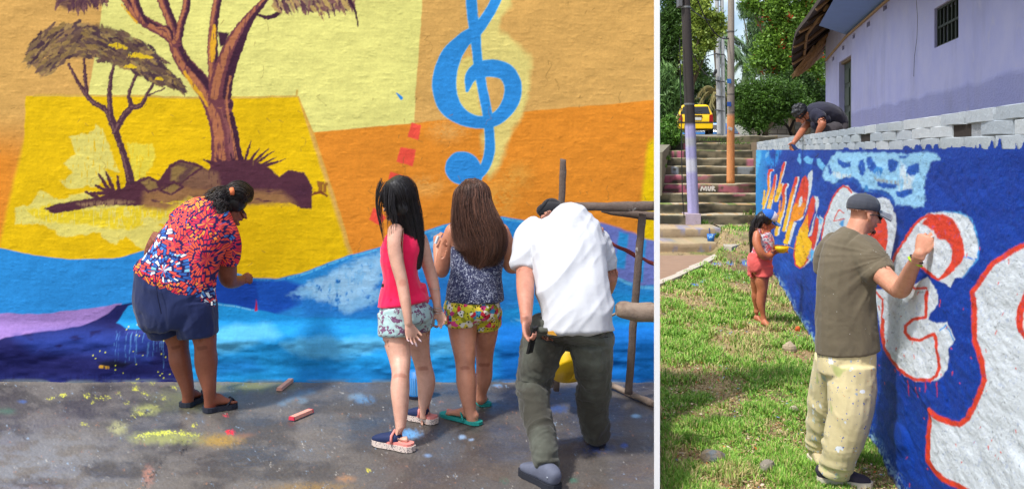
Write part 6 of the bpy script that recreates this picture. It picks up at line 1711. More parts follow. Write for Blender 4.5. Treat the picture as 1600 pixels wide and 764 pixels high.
    put('hair_tie', m.mesh(True), pm('orange_tie', R_(240, 130, 80), .7), hr)
    # chalk in the hand
    p = P(385, 434, D + .58); m = MB(); m.tube([p + (-.004, 0, 0), p + (.016, .02, .022)], .006, 8)
    o = m.build('chalk', pm('white_chalk', (.7, .68, .62), .9)); tag(o, 'short stub of pale chalk held against the wall by the bending woman', 'chalk')
    tuck(root)
woman_patterned()

def bangle(name, c, axis, r, th, mat, root):
    a = np.array(axis, float); a /= np.linalg.norm(a); u = np.cross(a, (0, 1, .3)); u /= np.linalg.norm(u); w_ = np.cross(a, u)
    pts = [np.array(c) + r * (math.cos(g) * u + math.sin(g) * w_) for g in np.linspace(0, 6.283, 20)]
    m = MB(); m.tube(pts, th, 6); return put(name, m.mesh(True), mat, root)

# ---------------------------------------------------------------- girl in the pink top
def girl_pink():
    D = 5.6; root = person('girl with straight black hair in a bright pink sleeveless top and pale floral shorts', 632, 5.6)
    sk = skin('light_skin', R_(214, 168, 146)); m = MB()
    def L(secs, **k): v, f = loft(secs, **k); m.add(v, f)
    def A(*s): return [(a, b, D + c, w_, t_) for a, b, c, w_, t_ in s]
    L(A((634, 488, .02, 28, 22), (632, 470, .02, 34, 28), (628, 435, .0, 27, 22), (626, 405, .0, 29, 23), (629, 378, .0, 29, 20), (632, 360, .0, 24, 16), (630, 348, .0, 12, 13), (624, 335, 0, 11, 12)))
    # near leg and far leg
    L(A((618, 500, -.04, 27, 27), (621, 535, -.10, 21, 23), (625, 562, -.15, 17, 18), (626, 584, -.22, 14, 15.5), (625, 608, -.26, 15, 17), (626, 640, -.30, 12, 13), (626, 670, -.33, 8, 9.5), (627, 690, -.335, 9.5, 11)))
    L(A((650, 495, .08, 25, 26), (652, 525, .14, 20, 22), (657, 552, .15, 15, 16.5), (662, 574, .15, 13.5, 15), (666, 598, .15, 14.5, 16), (663, 628, .15, 9.5, 11), (661, 646, .15, 8, 9.5), (663, 658, .15, 9, 10)))
    foot(m, P(634, 700, D - .37) * (1, 1, 0) + (0, 0, .028), P(590, 682, D - .27) * (1, 1, 0) + (0, 0, .028), .038, .06)
    foot(m, P(670, 660, D + .15) * (1, 1, 0) + (0, 0, .028), P(640, 646, D + .27) * (1, 1, 0) + (0, 0, .028), .038, .06)
    # arms
    L(A((618, 362, -.10, 13, 13), (617, 385, -.13, 12.5, 12.5), (621, 412, -.15, 10.8, 11), (628, 440, -.17, 9.5, 10), (633, 468, -.2, 8.8, 9), (637, 495, -.22, 6.8, 7.5), (638, 505, -.22, 6.5, 7)))
    L(A((652, 362, .10, 12, 12), (660, 385, .12, 11.5, 11), (668, 412, .12, 10, 10), (675, 435, .12, 9.5, 10), (680, 458, .1, 8, 8), (683, 476, .08, 6.3, 7), (684, 484, .08, 6, 7)))
    t1 = hand(m, P(638, 505, D - .22), (.22, -.05, -1), (.5, -.7, .1), .165, (.25, .10, .30, .45), side=-1, thumb=.55, spread=.22, tcurl=.2)
    t2 = hand(m, P(684, 484, D + .08), (.45, -.1, -1), (-.2, -.8, -.1), .160, (.55, .5, .6, .7), side=1, thumb=.8, spread=.14, tcurl=.5)
    hc = P(616, 318, D - .02); hf = (-.86, .42, -.24)
    Rm = head(m, hc, hf, .215)
    bl = (.75, 1.0, 1.5)
    put('body', fuse(m, .0056, 3, tints=[(p, .03, bl) for p in t1[:4]] + [(p, .02, (.8, .95, 1.3)) for p in t2[:3]] + [(hc + Rm @ np.array((0, .37, -.24)) * .215, .02, (.9, .55, .55))] + knee_shade([(626, 586, D - .28), (663, 575, D + .09)], (.78, .66, .62)) + [(P(640, 700, D - .40), .045, (1.0, .72, .68)), (P(629, 442, D - .20), .03, (.92, .75, .72))]), sk, root)
    for s in (-1, 1):
        e = MB(); e.ell(hc + Rm @ np.array((s * .12, .295, .0)) * .215, (.009,) * 3); put('eye', e.mesh(True), pm('dark_eye', (.03, .02, .02), .2, bump=0), root)
    m = MB()
    L(A((630, 473, .02, 41, 36), (628, 458, .02, 36, 31), (626, 435, 0, 27, 24), (624, 405, 0, 30, 25), (628, 382, .0, 30, 23), (634, 366, .02, 23, 18), (636, 354, .02, 16, 15)), sq=2.2, cap=.15)
    L(A((645, 475, .05, 26, 20), (640, 450, .03, 26, 22)), cap=.1)
    pink = cloth('pink_jersey', R_(236, 26, 82), .08); pink.b.inputs['Sheen Weight'].default_value = .3
    put('top', fuse(m, .0065, 3, folds(.007, (10, 10, 5), 11, .002)), pink.m, root)
    m = MB(); a = P(598, 446, D - .13); m.box(a - np.array((.007, .004, .010)), a + np.array((.007, .004, .010))); m.build('hem_label', pm('brown_label', (.05, .03, .02), .7), root)
    # shorts
    m = MB()
    L(A((632, 464, .02, 29, 24), (632, 480, .02, 38, 32), (633, 498, .02, 40, 34)), sq=2.3, cap=.3)
    L(A((617, 490, -.05, 27, 32), (618, 512, -.08, 27, 30), (618, 524, -.09, 26.5, 29)), cap=.1)
    L(A((650, 488, .08, 27, 30), (652, 502, .11, 26, 28), (653, 510, .12, 25, 27)), cap=.1)
    t = cloth('butterfly_print', R_(158, 190, 190), .1)
    msk = t.math('MULTIPLY', t.thr(t.noise(22, 3, .6, dist=.6), .51, .54), t.thr(t.noise(70, 2), .40, .46))
    t.base(t.mix(msk, t.mix(t.noise(30), R_(150, 186, 190), R_(190, 212, 208)), R_(120, 80, 112)))
    put('shorts', fuse(m, .0065, 9, folds(.009, (11, 11, 8), 12, .003)), t.m, root)
    # clogs
    def speck(nm, base, dark):
        t = NT(nm); n = t.n('TexVoronoi', Scale=120.0); t.t.links.new(t.co, n.inputs['Vector']); k = t.math('LESS_THAN', n.outputs['Distance'], .32)
        t.base(t.mix(k, base, dark)); t.rough(.7); return t.m
    solem = speck('speckled_sole', R_(214, 196, 184), R_(70, 60, 80)); navy = pm('navy_foam', R_(34, 46, 84), .7, .1, 20, .1); pk = pm('pink_strap', R_(226, 140, 130), .7, .05)
    for (h_, t_) in (((645, 704, D - .40), (584, 678, D - .25)), ((681, 664, D + .13), (636, 642, D + .27))):
        a, b = P(*h_), P(*t_); a[2] = b[2] = 0
        sh = sole(a, b, .052, .032, .004).build('clog', solem, root)
        put('upper', fuse(shoe_upper(a, b, .050, .088, .026, False), .005, 2), navy, sh)
        f = (b - a) / np.linalg.norm(b - a); s = np.cross(f, (0, 0, 1)); c0 = a + f * np.linalg.norm(b - a) * .42
        st = MB(); st.tube([c0 + s * .05 + (0, 0, .04), c0 + s * .045 + (0, 0, .085), c0 + f * .012 + (0, 0, .105), c0 - s * .045 + (0, 0, .085), c0 - s * .05 + (0, 0, .04)], .008, 6); put('strap', st.mesh(True), pk, sh)
        ins = sole(a + f * .008, b - f * .1, .045, .016, .034); put('insole', ins.mesh(), pk, sh)
    # hair
    hm = hair_mat('straight_black_hair', R_(10, 9, 11), R_(40, 32, 36), .5)
    m = MB(); q = .215
    m.ell(hc + Rm @ np.array((0, -.10, .15)) * q, (.345 * q, .42 * q, .375 * q), Rm); m.ell(hc + Rm @ np.array((0, -.24, -.1)) * q, (.31 * q, .26 * q, .38 * q), Rm)
    sec = A((613, 284, -.01, 17, 22), (621, 297, .0, 27, 30), (629, 320, .02, 25, 27), (637, 345, .03, 22, 23), (644, 375, .02, 18, 18), (650, 400, .0, 11, 11), (653, 420, -.01, 5, 6))
    v, f = loft(sec, cap=.3); m.add(v, f)
    hr = put('hair', fuse(m, .007, 2, lambda v, n: .008 * (vn3(v * np.array((90, 90, 9)), 2) - .5), base=.22), hm, root)
    put('strands', hair_strands(sec, 900, .0014, 14, wave=.05, t0=(0, .3), t1=(.75, 1.0), rho=(.85, 1.12)), hm, hr)
    fr = A((606, 284, -.04, 15, 16), (596, 300, -.05, 9, 14), (592, 322, -.06, 5, 9), (596, 350, -.08, 4, 6), (603, 385, -.1, 3, 5))
    put('strands', hair_strands(fr, 70, .0018, 15, wave=.12, t0=(0, .2), t1=(.45, 1.0)), hm, hr)
    f2 = A((610, 290, -.08, 12, 10), (608, 315, -.12, 9, 7), (612, 345, -.13, 9, 6), (612, 375, -.14, 7, 4))
    put('strands', hair_strands(f2, 60, .0018, 16, wave=.12, t0=(0, .2), t1=(.5, 1.0)), hm, hr)
    # bangles on the far wrist
    sv = pm('silver_bangle', (.55, .53, .5), .3, metal=.9, bump=0)
    for py, r in ((480, .031), (484, .033), (488, .033)): bangle('bangle', P(683.5, py, D + .08), (.1, 0, 1), r, .002, sv, root)
    bangle('bracelet', P(679, 450, D + .1), (.1, 0, 1), .036, .0018, sv, root)
    tuck(root)
girl_pink()

# ---------------------------------------------------------------- girl with long brown hair
def girl_brown():
    D = 5.95; root = person('girl with long wavy brown hair, navy speckled camisole and multicoloured shorts', 742, 5.95)
    sk = skin('tan_skin', R_(200, 142, 114)); m = MB()
    def L(secs, **k): v, f = loft(secs, **k); m.add(v, f)
    def A(*s): return [(a, b, D + c, w_, t_) for a, b, c, w_, t_ in s]
    L(A((738, 482, 0, 30, 22), (740, 465, 0, 36, 26), (743, 435, 0, 36, 25), (745, 400, .02, 39, 26), (746, 375, .04, 42, 23), (746, 358, .05, 36, 17), (744, 346, .06, 14, 13), (742, 334, .07, 12, 12)))
    L(A((722, 492, -.02, 26, 27), (723, 520, -.04, 22, 24), (726, 550, -.10, 18, 19), (727, 573, -.13, 15, 16), (729, 597, -.15, 16, 17.5), (732, 625, -.18, 12, 13.5), (736, 648, -.20, 8.5, 10), (739, 659, -.20, 9.5, 11)))
    L(A((758, 490, .05, 24, 26), (758, 520, .1, 20, 22), (757, 548, .14, 15, 17), (757, 568, .15, 13, 15), (756, 590, .16, 13, 15), (752, 612, .17, 9, 10), (751, 624, .17, 8, 10)))
    foot(m, P(745, 663, D - .22) * (1, 1, 0) + (0, 0, .022), P(694, 638, D - .04) * (1, 1, 0) + (0, 0, .022), .042, .062)
    foot(m, P(757, 634, D + .17) * (1, 1, 0) + (0, 0, .022), P(742, 622, D + .36) * (1, 1, 0) + (0, 0, .022), .040, .06)
    # left arm: upper arm down, forearm folded up in front, chalk held at shoulder height
    L(A((709, 362, .04, 14, 14), (700, 385, .05, 13.5, 13), (693, 408, .07, 12.5, 12), (690, 424, .10, 11, 11), (687, 410, .17, 9, 9), (684, 392, .24, 7.5, 8), (683, 384, .26, 6.5, 7)))
    L(A((782, 362, .04, 14, 14), (792, 386, .04, 13, 13), (794, 408, .06, 11.5, 11), (800, 418, .1, 10, 10), (812, 416, .18, 8, 8), (824, 412, .24, 6.5, 7)))
    hand(m, P(683, 386, D + .25), (.0, .3, 1), (.5, .8, 0), .16, (.6, .6, .7, .8), side=-1, tcurl=.5)
    hand(m, P(824, 412, D + .24), (1, .4, .2), (0, .8, -.5), .16, (.5, .5, .5, .5), side=1)
    hc = P(742, 314, D + .07); hf = (-.12, .98, -.18)
    Rm = head(m, hc, hf, .215)
    put('body', fuse(m, .0062, 3, tints=[(P(697, 641, D - .02) * (1, 1, 0) + (0, 0, .02), .045, (1.15, .55, .55))] + knee_shade([(727, 574, D - .20), (757, 569, D + .09)], (.72, .6, .57))), sk, root)
    m = MB()
    L(A((742, 468, 0, 45, 35), (742, 450, 0, 43, 33), (743, 430, 0, 40, 28), (745, 405, .02, 42, 29), (746, 388, .03, 41, 26)), sq=2.3, cap=.15)
    t = cloth('speckled_navy', R_(52, 56, 88), .15); v1 = t.noise(95, 2, .5, dist=1.5); t.base(t.mix(t.thr(v1, .57, .60), R_(48, 52, 84), R_(176, 182, 200)))
    put('camisole', fuse(m, .0065, 3, folds(.010, (10, 10, 7), 21, .002)), t.m, root)
    m = MB()
    for s in (-1, 1): m.tube([P(745 + s * 26, 390, D - .04), P(745 + s * 24, 370, D - .02), P(745 + s * 20, 352, D + .04)], .006, 6)
    put('strap', m.mesh(True), t.m, root)
    m = MB(); L(A((742, 450, 0, 38, 30), (742, 462, 0, 40, 31)), cap=.1); put('waistband', fuse(m, .008, 2), cloth('grey_waistband', R_(92, 96, 120)).m, root)
    m = MB()
    L(A((738, 457, 0, 34, 26), (738, 475, 0, 43, 35), (738, 492, 0, 43, 35)), sq=2.3, cap=.3)
    L(A((721, 485, -.02, 26, 31), (720, 500, -.03, 25, 29), (720, 506, -.03, 24.5, 28)), cap=.1)
    L(A((759, 485, .04, 25, 30), (760, 500, .06, 23.5, 28), (760, 508, .07, 22, 27)), cap=.1)
    t = cloth('bright_print', R_(200, 190, 120), .05)
    vo = t.n('TexVoronoi', Scale=34.0); t.t.links.new(t.co, vo.inputs['Vector']); pk = t.n('SeparateColor', Color=vo.outputs['Color'])
    c = t.ramp(pk.outputs[0], [(0, R_(196, 190, 50)), (.26, R_(222, 216, 200)), (.4, R_(150, 150, 40)), (.52, R_(200, 40, 60)), (.6, R_(60, 140, 180)), (.70, R_(222, 200, 70)), (.82, R_(210, 70, 130)), (.9, R_(230, 226, 214))], const=True)
    v2 = t.n('TexVoronoi', Scale=64.0); t.t.links.new(t.co, v2.inputs['Vector']); k2 = t.n('SeparateColor', Color=v2.outputs['Color']).outputs[1]
    blk = t.math('MULTIPLY', t.math('LESS_THAN', v2.outputs['Distance'], .36), t.math('GREATER_THAN', k2, .62)); c = t.mix(blk, c, R_(22, 20, 24))
    t.base(c)
    put('shorts', fuse(m, .0065, 8, folds(.011, (11, 11, 8), 22, .003)), t.m, root)
    tq = pm('turquoise_rubber', R_(40, 150, 140), .6, .08, 20, .1)
    for (h_, t_) in (((748, 662, D - .24), (690, 634, D - .02)), ((760, 634, D + .17), (740, 620, D + .38))):
        a, b = P(*h_), P(*t_); a[2] = b[2] = 0; f = (b - a) / np.linalg.norm(b - a); s = np.cross(f, (0, 0, 1))
        sh = sole(a - f * .01, b, .052, .02, .004).build('sandal', tq, root)
        c0 = a + f * .17; st = MB(); st.tube([c0 + (0, 0, .026), c0 - f * .03 + s * .02 + (0, 0, .065), c0 - f * .08 + s * .05 + (0, 0, .02)], .007, 6); st.tube([c0 + (0, 0, .026), c0 - f * .03 - s * .02 + (0, 0, .065), c0 - f * .08 - s * .05 + (0, 0, .02)], .007, 6); put('strap', st.mesh(True), tq, sh)
    hm = hair_mat('long_brown_hair', R_(40, 24, 19), R_(118, 78, 60), .45)
    sec = A((737, 283, .06, 14, 16), (738, 296, .05, 26, 27), (738, 318, .03, 30, 30), (742, 345, -.02, 36, 24), (750, 372, -.06, 40, 17), (752, 392, -.08, 36, 14), (748, 410, -.08, 24, 11), (746, 422, -.08, 9, 8))
    m = MB(); v, f = loft([(a, b, c, w_ * .93, t_ * .9) for a, b, c, w_, t_ in sec], cap=.3); m.add(v, f); m.ell(hc + Rm @ np.array((0, -.09, .16)) * .215, (.345 * .215, .42 * .215, .385 * .215), Rm)
    hr = put('hair', fuse(m, .008, 2, lambda v, n: .016 * (vn3(v * np.array((70, 70, 11)), 2) - .5), base=.22), hm, root)
    put('strands', hair_strands(sec, 1900, .0015, 24, wave=.10, t0=(0, .25), t1=(.70, 1.0), rho=(.86, 1.07), freq=8, seg=18), hm, hr)
    p = P(683, 376, D + .22); m = MB(); m.tube([p + (-.01, -.01, -.02), p + (.008, 0, .03)], .010, 8)
    o = m.build('chalk', pm('pale_blue_chalk', R_(196, 214, 226), .9)); tag(o, 'pale blue-white chalk stick held up in the left hand of the long-haired girl', 'chalk')
    tuck(root)
girl_brown()

# ---------------------------------------------------------------- man in the white t-shirt
def man_white():
    D = 5.1; root = person('man in white t-shirt and olive trousers bending away beside the scaffold', 885, 5.1)
    sk = skin('ruddy_skin', R_(190, 134, 112)); m = MB()
    def L(secs, **k): v, f = loft(secs, **k); m.add(v, f)
    def A(*s): return [(a, b, D + c, w_, t_) for a, b, c, w_, t_ in s]
    L(A((895, 505, .02, 44, 32), (897, 485, .02, 48, 36), (894, 440, .1, 48, 38), (888, 395, .25, 50, 36), (870, 372, .42, 46, 30), (866, 357, .52, 26, 22), (863, 336, .6, 18, 20), (862, 336, .7, 16, 18)))
    L(A((826, 372, .38, 19, 20), (822, 400, .30, 17, 17), (821, 425, .24, 15, 15), (821, 455, .02, 14, 14), (822, 485, -.12, 10.5, 11), (822, 502, -.19, 9, 9)))
    L(A((938, 370, .4, 19, 20), (948, 402, .36, 16, 16), (952, 428, .34, 14, 14), (948, 452, .44, 11, 11), (935, 475, .55, 9, 9)))
    hand(m, P(821, 500, D - .20), (.10, -.05, -1), (1, -.45, .0), .185, (.95, .95, 1.0, 1.0), side=1, thumb=.45, tcurl=.4)
    L(A((850, 520, 0, 24, 30), (836, 600, .0, 18, 20), (850, 700, -.32, 12, 14), (854, 728, -.40, 11, 12)))
    L(A((922, 520, 0, 24, 30), (925, 600, .1, 18, 20), (930, 660, .2, 12, 14), (932, 685, .22, 11, 14)))
    hc = P(862, 341, D + .74); Rm = head(m, hc, (0, .65, -.76), .23, u=(0, .76, .65))
    put('body', fuse(m, .007, 3), sk, root)
    m = MB()
    L(A((902, 517, .0, 60, 54), (901, 490, .02, 58, 50), (896, 455, .08, 57, 45), (892, 415, .2, 57, 44), (884, 380, .34, 60, 42), (872, 368, .46, 53, 34), (866, 357, .54, 34, 24)), sq=2.4, cap=.12)
    L(A((844, 362, .44, 25, 24), (828, 374, .38, 25, 25), (823, 398, .31, 23.5, 24), (821, 422, .26, 22, 22)), cap=.1)
    L(A((906, 364, .44, 26, 24), (928, 378, .4, 24, 24), (942, 402, .37, 22, 23), (947, 424, .36, 20, 21)), cap=.1)
    def dsp(v, n):
        a = v[:, 0] * .75 - v[:, 2] * .66; b = v[:, 0] * .66 + v[:, 2] * .75           # diagonal drape across the back
        q = np.stack([a * 9, b * 2.2, v[:, 1] * 3], 1); r = vn3(q, 4); r = 1 - np.abs(2 * r - 1)
        q2 = np.stack([a * 20, b * 5, v[:, 1] * 6], 1); r2 = 1 - np.abs(2 * vn3(q2, 6) - 1)
        return .030 * (r - .6) + .009 * (r2 - .5)
    t = cloth('white_cotton', (.52, .53, .56), .02)
    put('t_shirt', fuse(m, .008, 3, dsp), t.m, root)
    m = MB()
    L(A((890, 502, .02, 58, 38), (888, 519, .02, 68, 46), (886, 534, .0, 71, 50)), sq=2.4, cap=.12)
    L(A((852, 528, .03, 35, 38), (841, 565, .03, 31, 38), (834, 600, .04, 25, 32), (836, 632, -.08, 24, 28), (843, 665, -.20, 22, 25), (851, 700, -.32, 20, 24), (855, 729, -.40, 18, 23)), cap=.1)
    L(A((923, 525, .02, 36, 44), (926, 565, .08, 30, 38), (928, 600, .14, 25, 32), (926, 630, .18, 25, 29), (929, 660, .2, 22, 26), (932, 682, .22, 20, 24)), cap=.1)
    def pf(v, n):
        b_ = folds(.012, (8, 8, 12), 31, .004)(v, n)
        PYv = HZ + (CZ - v[:, 2]) / v[:, 1] * F
        k = np.exp(-((PYv - 608) / 26) ** 2) + np.exp(-((PYv - 715) / 24) ** 2) * .8 + np.exp(-((PYv - 668) / 16) ** 2) * .6 * (v[:, 0] > .4)
        w_ = 1 - 2 * np.abs(2 * vn3(v * np.array((5, 5, 34)), 7) - 1)
        return b_ + .009 * k * w_
    t = cloth('olive_trousers', R_(60, 58, 50), .3, col2=R_(98, 102, 92), f2=(.45, .7), s2=3)
    tr = put('trousers', fuse(m, .0072, 3, pf), t.m, root)
    m = MB()
    m.tube([P(850, 524, D - .19), P(868, 527, D - .20), P(884, 525, D - .20)], .004, 5); put('pocket', m.mesh(), pm('pocket_seam', R_(34, 32, 28), .9), tr)
    m = MB(); m.tube([P(948, 520, D - .16), P(936, 528, D - .18), P(950, 526, D - .15)], .003, 5); put('pocket', m.mesh(), pm('pocket_seam', R_(34, 32, 28), .9), tr)
    m = MB(); a = P(856, 522, D - .2); m.prism([a, a + (.05, 0, -.008), a + (.03, 0, .018), a + (.0, 0, .014)], (0, .006, 0)); put('yellow_paper', m.mesh(), pm('yellow_slip', R_(220, 160, 60), .8), tr)
    # trainers
    gy = pm('grey_trainer', R_(96, 100, 116), .75, .25, 30, .4, 150, .002); dk = pm('dark_sole', R_(40, 42, 50), .7)
    for (h_, t_, w_) in (((868, 752, D - .49), (812, 714, D - .20), .052), ((936, 694, D + .20), (922, 676, D + .42), .05)):
        a, b = P(*h_), P(*t_); a[2] = b[2] = 0
        if np.linalg.norm(b - a) > .31: b = a + (b - a) / np.linalg.norm(b - a) * .31
        sh = put('trainer', fuse(shoe_upper(a, b, w_, .105, .02, True), .006, 2), gy, root)
        f = (b - a) / np.linalg.norm(b - a); so = sole(a - f * .008, b + f * .006, w_ * 1.1, .03, .003); put('sole', so.mesh(), dk, sh)
        m = MB(); s = np.cross(f, (0, 0, 1))
        for k in range(3): c0 = a + f * (.16 + .03 * k) + (0, 0, .083 - .012 * k); m.tube([c0 - s * .022, c0 + (0, 0, .008), c0 + s * .022], .004, 5)
        put('lace', m.mesh(), dk, sh)
        m = MB(); c0 = a + f * .02; m.tube([c0 - s * w_ * .8 + (0, 0, .07), c0 - f * .02 + (0, 0, .075), c0 + s * w_ * .8 + (0, 0, .07)], .006, 5); put('heel_tab', m.mesh(), pm('pale_tab', R_(150, 156, 166), .7), sh)
    # black cap bent over, with its strap end sticking up
    bk = cloth('black_cap_cloth', (.015, .015, .018), .2).m
    m = MB(); m.ell(hc + Rm @ np.array((0, -.08, .16)) * .23, (.36 * .23, .43 * .23, .38 * .23), Rm); m.ell(P(862, 329, D + .60), (.100, .07, .056))
    cp = put('cap', fuse(m, .008, 2), bk, root)
    m = MB(); m.tube([P(840, 332, D + .50), P(850, 321, D + .50), P(857, 312, D + .51)], [.014, .010, .003], 6); put('strap', m.mesh(), bk, cp)
    # phone
    m = MB(); c0 = P(821, 527, D - .20) + np.array((.040, -.012, 0)); ax = np.array((.22, -.05, 1.)); ax /= np.linalg.norm(ax); sx = np.array((.4, .9, -.1)); sx -= ax * (sx @ ax); sx /= np.linalg.norm(sx); n_ = np.cross(sx, ax)
    ph = thing('phone', 'black mobile phone gripped in the left hand of the man in white', 'phone', c0)
    def bar(a, b, w_, t_, cc): 
        q = [cc + ax * a - sx * w_ - n_ * t_, cc + ax * a + sx * w_ - n_ * t_, cc + ax * a + sx * w_ + n_ * t_, cc + ax * a - sx * w_ + n_ * t_]; q2 = [p + ax * (b - a) for p in q]; m.hexa(q, q2)
    bar(-.085, .062, .034, .006, c0); m.build('phone_body', pm('phone_black', (.012, .012, .014), .25, bump=0), ph)
    for k in range(3):
        m = MB(); cc = c0 + ax * (.045 - .018 * k) - n_ * .007 + sx * .018; m.ell(cc, (.006, .006, .006)); m.build('camera_lens', pm('lens_glass', (.25, .26, .28), .15, bump=0), ph, True)
    tuck(root)
man_white()

# ---------------------------------------------------------------- man in the olive t-shirt painting the lettering
def man_olive():
    D = 5.45; root = person('man in grey cap, dark glasses and olive t-shirt reaching up to paint the white letter', 1320, D, GZ)
    sk = skin('sunlit_skin', R_(206, 150, 122)); m = MB()
    def L(secs, **k): v, f = loft(secs, **k); m.add(v, f)
    def A(*s): return [(a, b, D + c, w_, t_) for a, b, c, w_, t_ in s]
    L(A((1320, 555, 0, 30, 24), (1322, 520, 0, 36, 28), (1322, 470, 0, 38, 30), (1325, 425, 0, 38, 30), (1330, 392, 0, 36, 26), (1334, 374, 0, 24, 22), (1338, 362, 0, 17, 18), (1343, 348, .0, 16, 17)))
    L(A((1350, 392, -.06, 22, 21), (1366, 415, -.12, 18, 18), (1385, 435, -.24, 16, 16), (1402, 450, -.36, 15, 15), (1409, 451, -.42, 14, 14), (1415, 440, -.50, 13, 13), (1424, 421, -.62, 11.5, 11), (1433, 404, -.74, 9, 9), (1437, 396, -.79, 8.5, 8.5)))
    tips = hand(m, P(1438, 397, D - .79), (.28, -.05, 1.0), (.62, .70, -.2), .20, (.65, .80, .95, 1.1), side=-1, thumb=.45, tcurl=.7, spread=.16)
    L(A((1296, 395, .14, 17, 17), (1292, 430, .18, 15, 15), (1296, 465, .22, 13, 13), (1320, 480, .25, 10, 10), (1340, 480, .28, 8, 8)))
    hand(m, P(1340, 480, D + .28), (1, .1, .1), (0, .6, -.7), .17, (.6,) * 4, side=1)
    L(A((1330, 575, .0, 24, 22), (1325, 640, -.03, 18, 20), (1308, 712, .0, 12, 14), (1304, 728, .03, 10, 12)))
    L(A((1300, 560, .12, 28, 30), (1290, 640, .3, 18, 20), (1278, 690, .4, 11, 14)))
    hc = P(1350, 335, D); hf = (.96, .20, -.16)
    Rm = head(m, hc, hf, .238, nose=1.15); h = .238
    beard = (.54, .54, .57)
    tints = [(hc + Rm @ np.array((s_ * .06, .30, -.37)) * h, .036, beard) for s_ in (-1, 0, 1)] + [(hc + Rm @ np.array((s_ * .15, .18, -.34)) * h, .032, (.66, .62, .62)) for s_ in (-1, 1)] + [(hc + Rm @ np.array((s_ * .22, .05, -.26)) * h, .03, (.74, .70, .70)) for s_ in (-1, 1)] + [(hc + Rm @ np.array((0, .38, -.24)) * h, .013, (.95, .60, .58)), (hc + Rm @ np.array((0, .37, -.19)) * h, .012, (.6, .55, .55)), (hc + Rm @ np.array((-.25, -.2, -.05)) * h, .03, (.85, .8, .8))]
    put('body', fuse(m, .0054, 2, tints=tints), sk, root)
    # glasses: frame, lenses, temple
    bk = pm('black_frame', (.012, .012, .012), .3, bump=0)
    gl = None
    m = MB()
    for s in (-1, 1):
        c0 = hc + Rm @ np.array((s * .13, .40, .0)) * h
        pts = [c0 + Rm @ (np.array((math.cos(g) * .095, -.03 * abs(math.cos(g)) * (s * math.cos(g) > 0), math.sin(g) * .07)) * h) for g in np.linspace(0, 6.283, 17)]
        m.tube(pts, .0035, 6)
        m.tube([hc + Rm @ np.array((s * .225, .36, .02)) * h, hc + Rm @ np.array((s * .33, .15, .02)) * h, hc + Rm @ np.array((s * .345, -.06, .0)) * h], .0038, 6)
    m.tube([hc + Rm @ np.array((-.04, .41, .02)) * h, hc + Rm @ np.array((.04, .41, .02)) * h], .003, 6)
    gl = put('glasses', m.mesh(True), bk, root)
    for s in (-1, 1):
        m = MB(); c0 = hc + Rm @ np.array((s * .13, .395, .0)) * h; m.ell(c0, (.09 * h, .012 * h, .065 * h), Rm); put('lens', m.mesh(True), pm('dark_lens', (.02, .022, .03), .06, bump=0, spec=.6), gl)
    # cap
    ct = cloth('faded_black_cotton', R_(70, 72, 80), .2).m
    m = MB(); m.ell(hc + Rm @ np.array((0, -.05, .21)) * h, (.365 * h, .445 * h, .33 * h), Rm)
    v = np.array(m.v); loc = (v - hc) @ Rm / h; low = loc[:, 2] < .12; loc[low, 2] = .12 + (loc[low, 2] - .12) * .12 - .10 * (-(loc[low, 1]) > .1) * (-(loc[low, 1]) - .1)
    m.v = [tuple(q) for q in (hc + (loc * h) @ Rm.T)]
    cp = put('cap', fuse(m, .006, 2, lambda v, n: .003 * (vn3(v * 28, 4) - .5)), ct, root)
    m = MB(); V = []; nU, nW = 9, 13
    for th in (0, .012):
        for i in range(nU):
            for j in range(nW):
                a = (j / (nW - 1) - .5) * 2; u = i / (nU - 1)
                y = .26 + u * .50 * (1 - .34 * a * a) + .0; x = a * .325 * (1 - .12 * u); z = .18 - .10 * u - .17 * a * a + th / h * .6
                V.append(hc + Rm @ (np.array((x, y, z)) * h))
    fs = grid_faces(nU, nW); n0 = nU * nW; ff = [tuple(q) for q in fs] + [tuple((np.array(q) + n0)[::-1]) for q in fs]
    bd = [i * nW for i in range(nU)] + [(nU - 1) * nW + j for j in range(1, nW)] + [i * nW + nW - 1 for i in range(nU - 2, -1, -1)]
    for a, b in zip(bd[:-1], bd[1:]): ff.append((a, b, b + n0, a + n0))
    m.add(V, ff); put('brim', m.mesh(True), pm('worn_brim', R_(126, 127, 132), .85, .2, 30, .3, col2=R_(176, 176, 176), f2=(.5, .65), s2=14), cp)
    m = MB(); m.ell(hc + Rm @ np.array((0, -.05, .54)) * h, (.008, .008, .005)); put('button', m.mesh(True), ct, cp)
    # t-shirt
    m = MB()
    L(A((1324, 548, .0, 48, 38), (1322, 520, 0, 47, 37), (1321, 480, 0, 44.5, 36), (1322, 440, 0, 44, 36), (1326, 408, 0, 44, 34), (1329, 385, .0, 39, 28), (1333, 370, .0, 26, 22), (1336, 363, 0, 19, 19)), sq=2.3, cap=.1)
    L(A((1336, 388, -.03, 27, 28), (1352, 400, -.08, 29, 27), (1366, 418, -.13, 27, 25), (1376, 430, -.17, 24, 23)), cap=.1)
    L(A((1310, 385, .06, 24, 26), (1298, 400, .14, 24, 24), (1293, 425, .18, 21, 22)), cap=.1)
    def dsp(v, n):
        PYv = HZ + (CZ - v[:, 2]) / v[:, 1] * F; PXv = CX + v[:, 0] / v[:, 1] * F
        rr = np.hypot(PXv - 1385, PYv - 400); fan = np.arctan2(PYv - 400, PXv - 1385)
        q = np.stack([fan * 7, rr * .010, v[:, 1] * 2], 1); r = 1 - np.abs(2 * vn3(q, 3) - 1)
        return folds(.008, (8, 8, 6), 41, .002)(v, n) + .009 * (r - .55) * smooth(180, 40, rr)
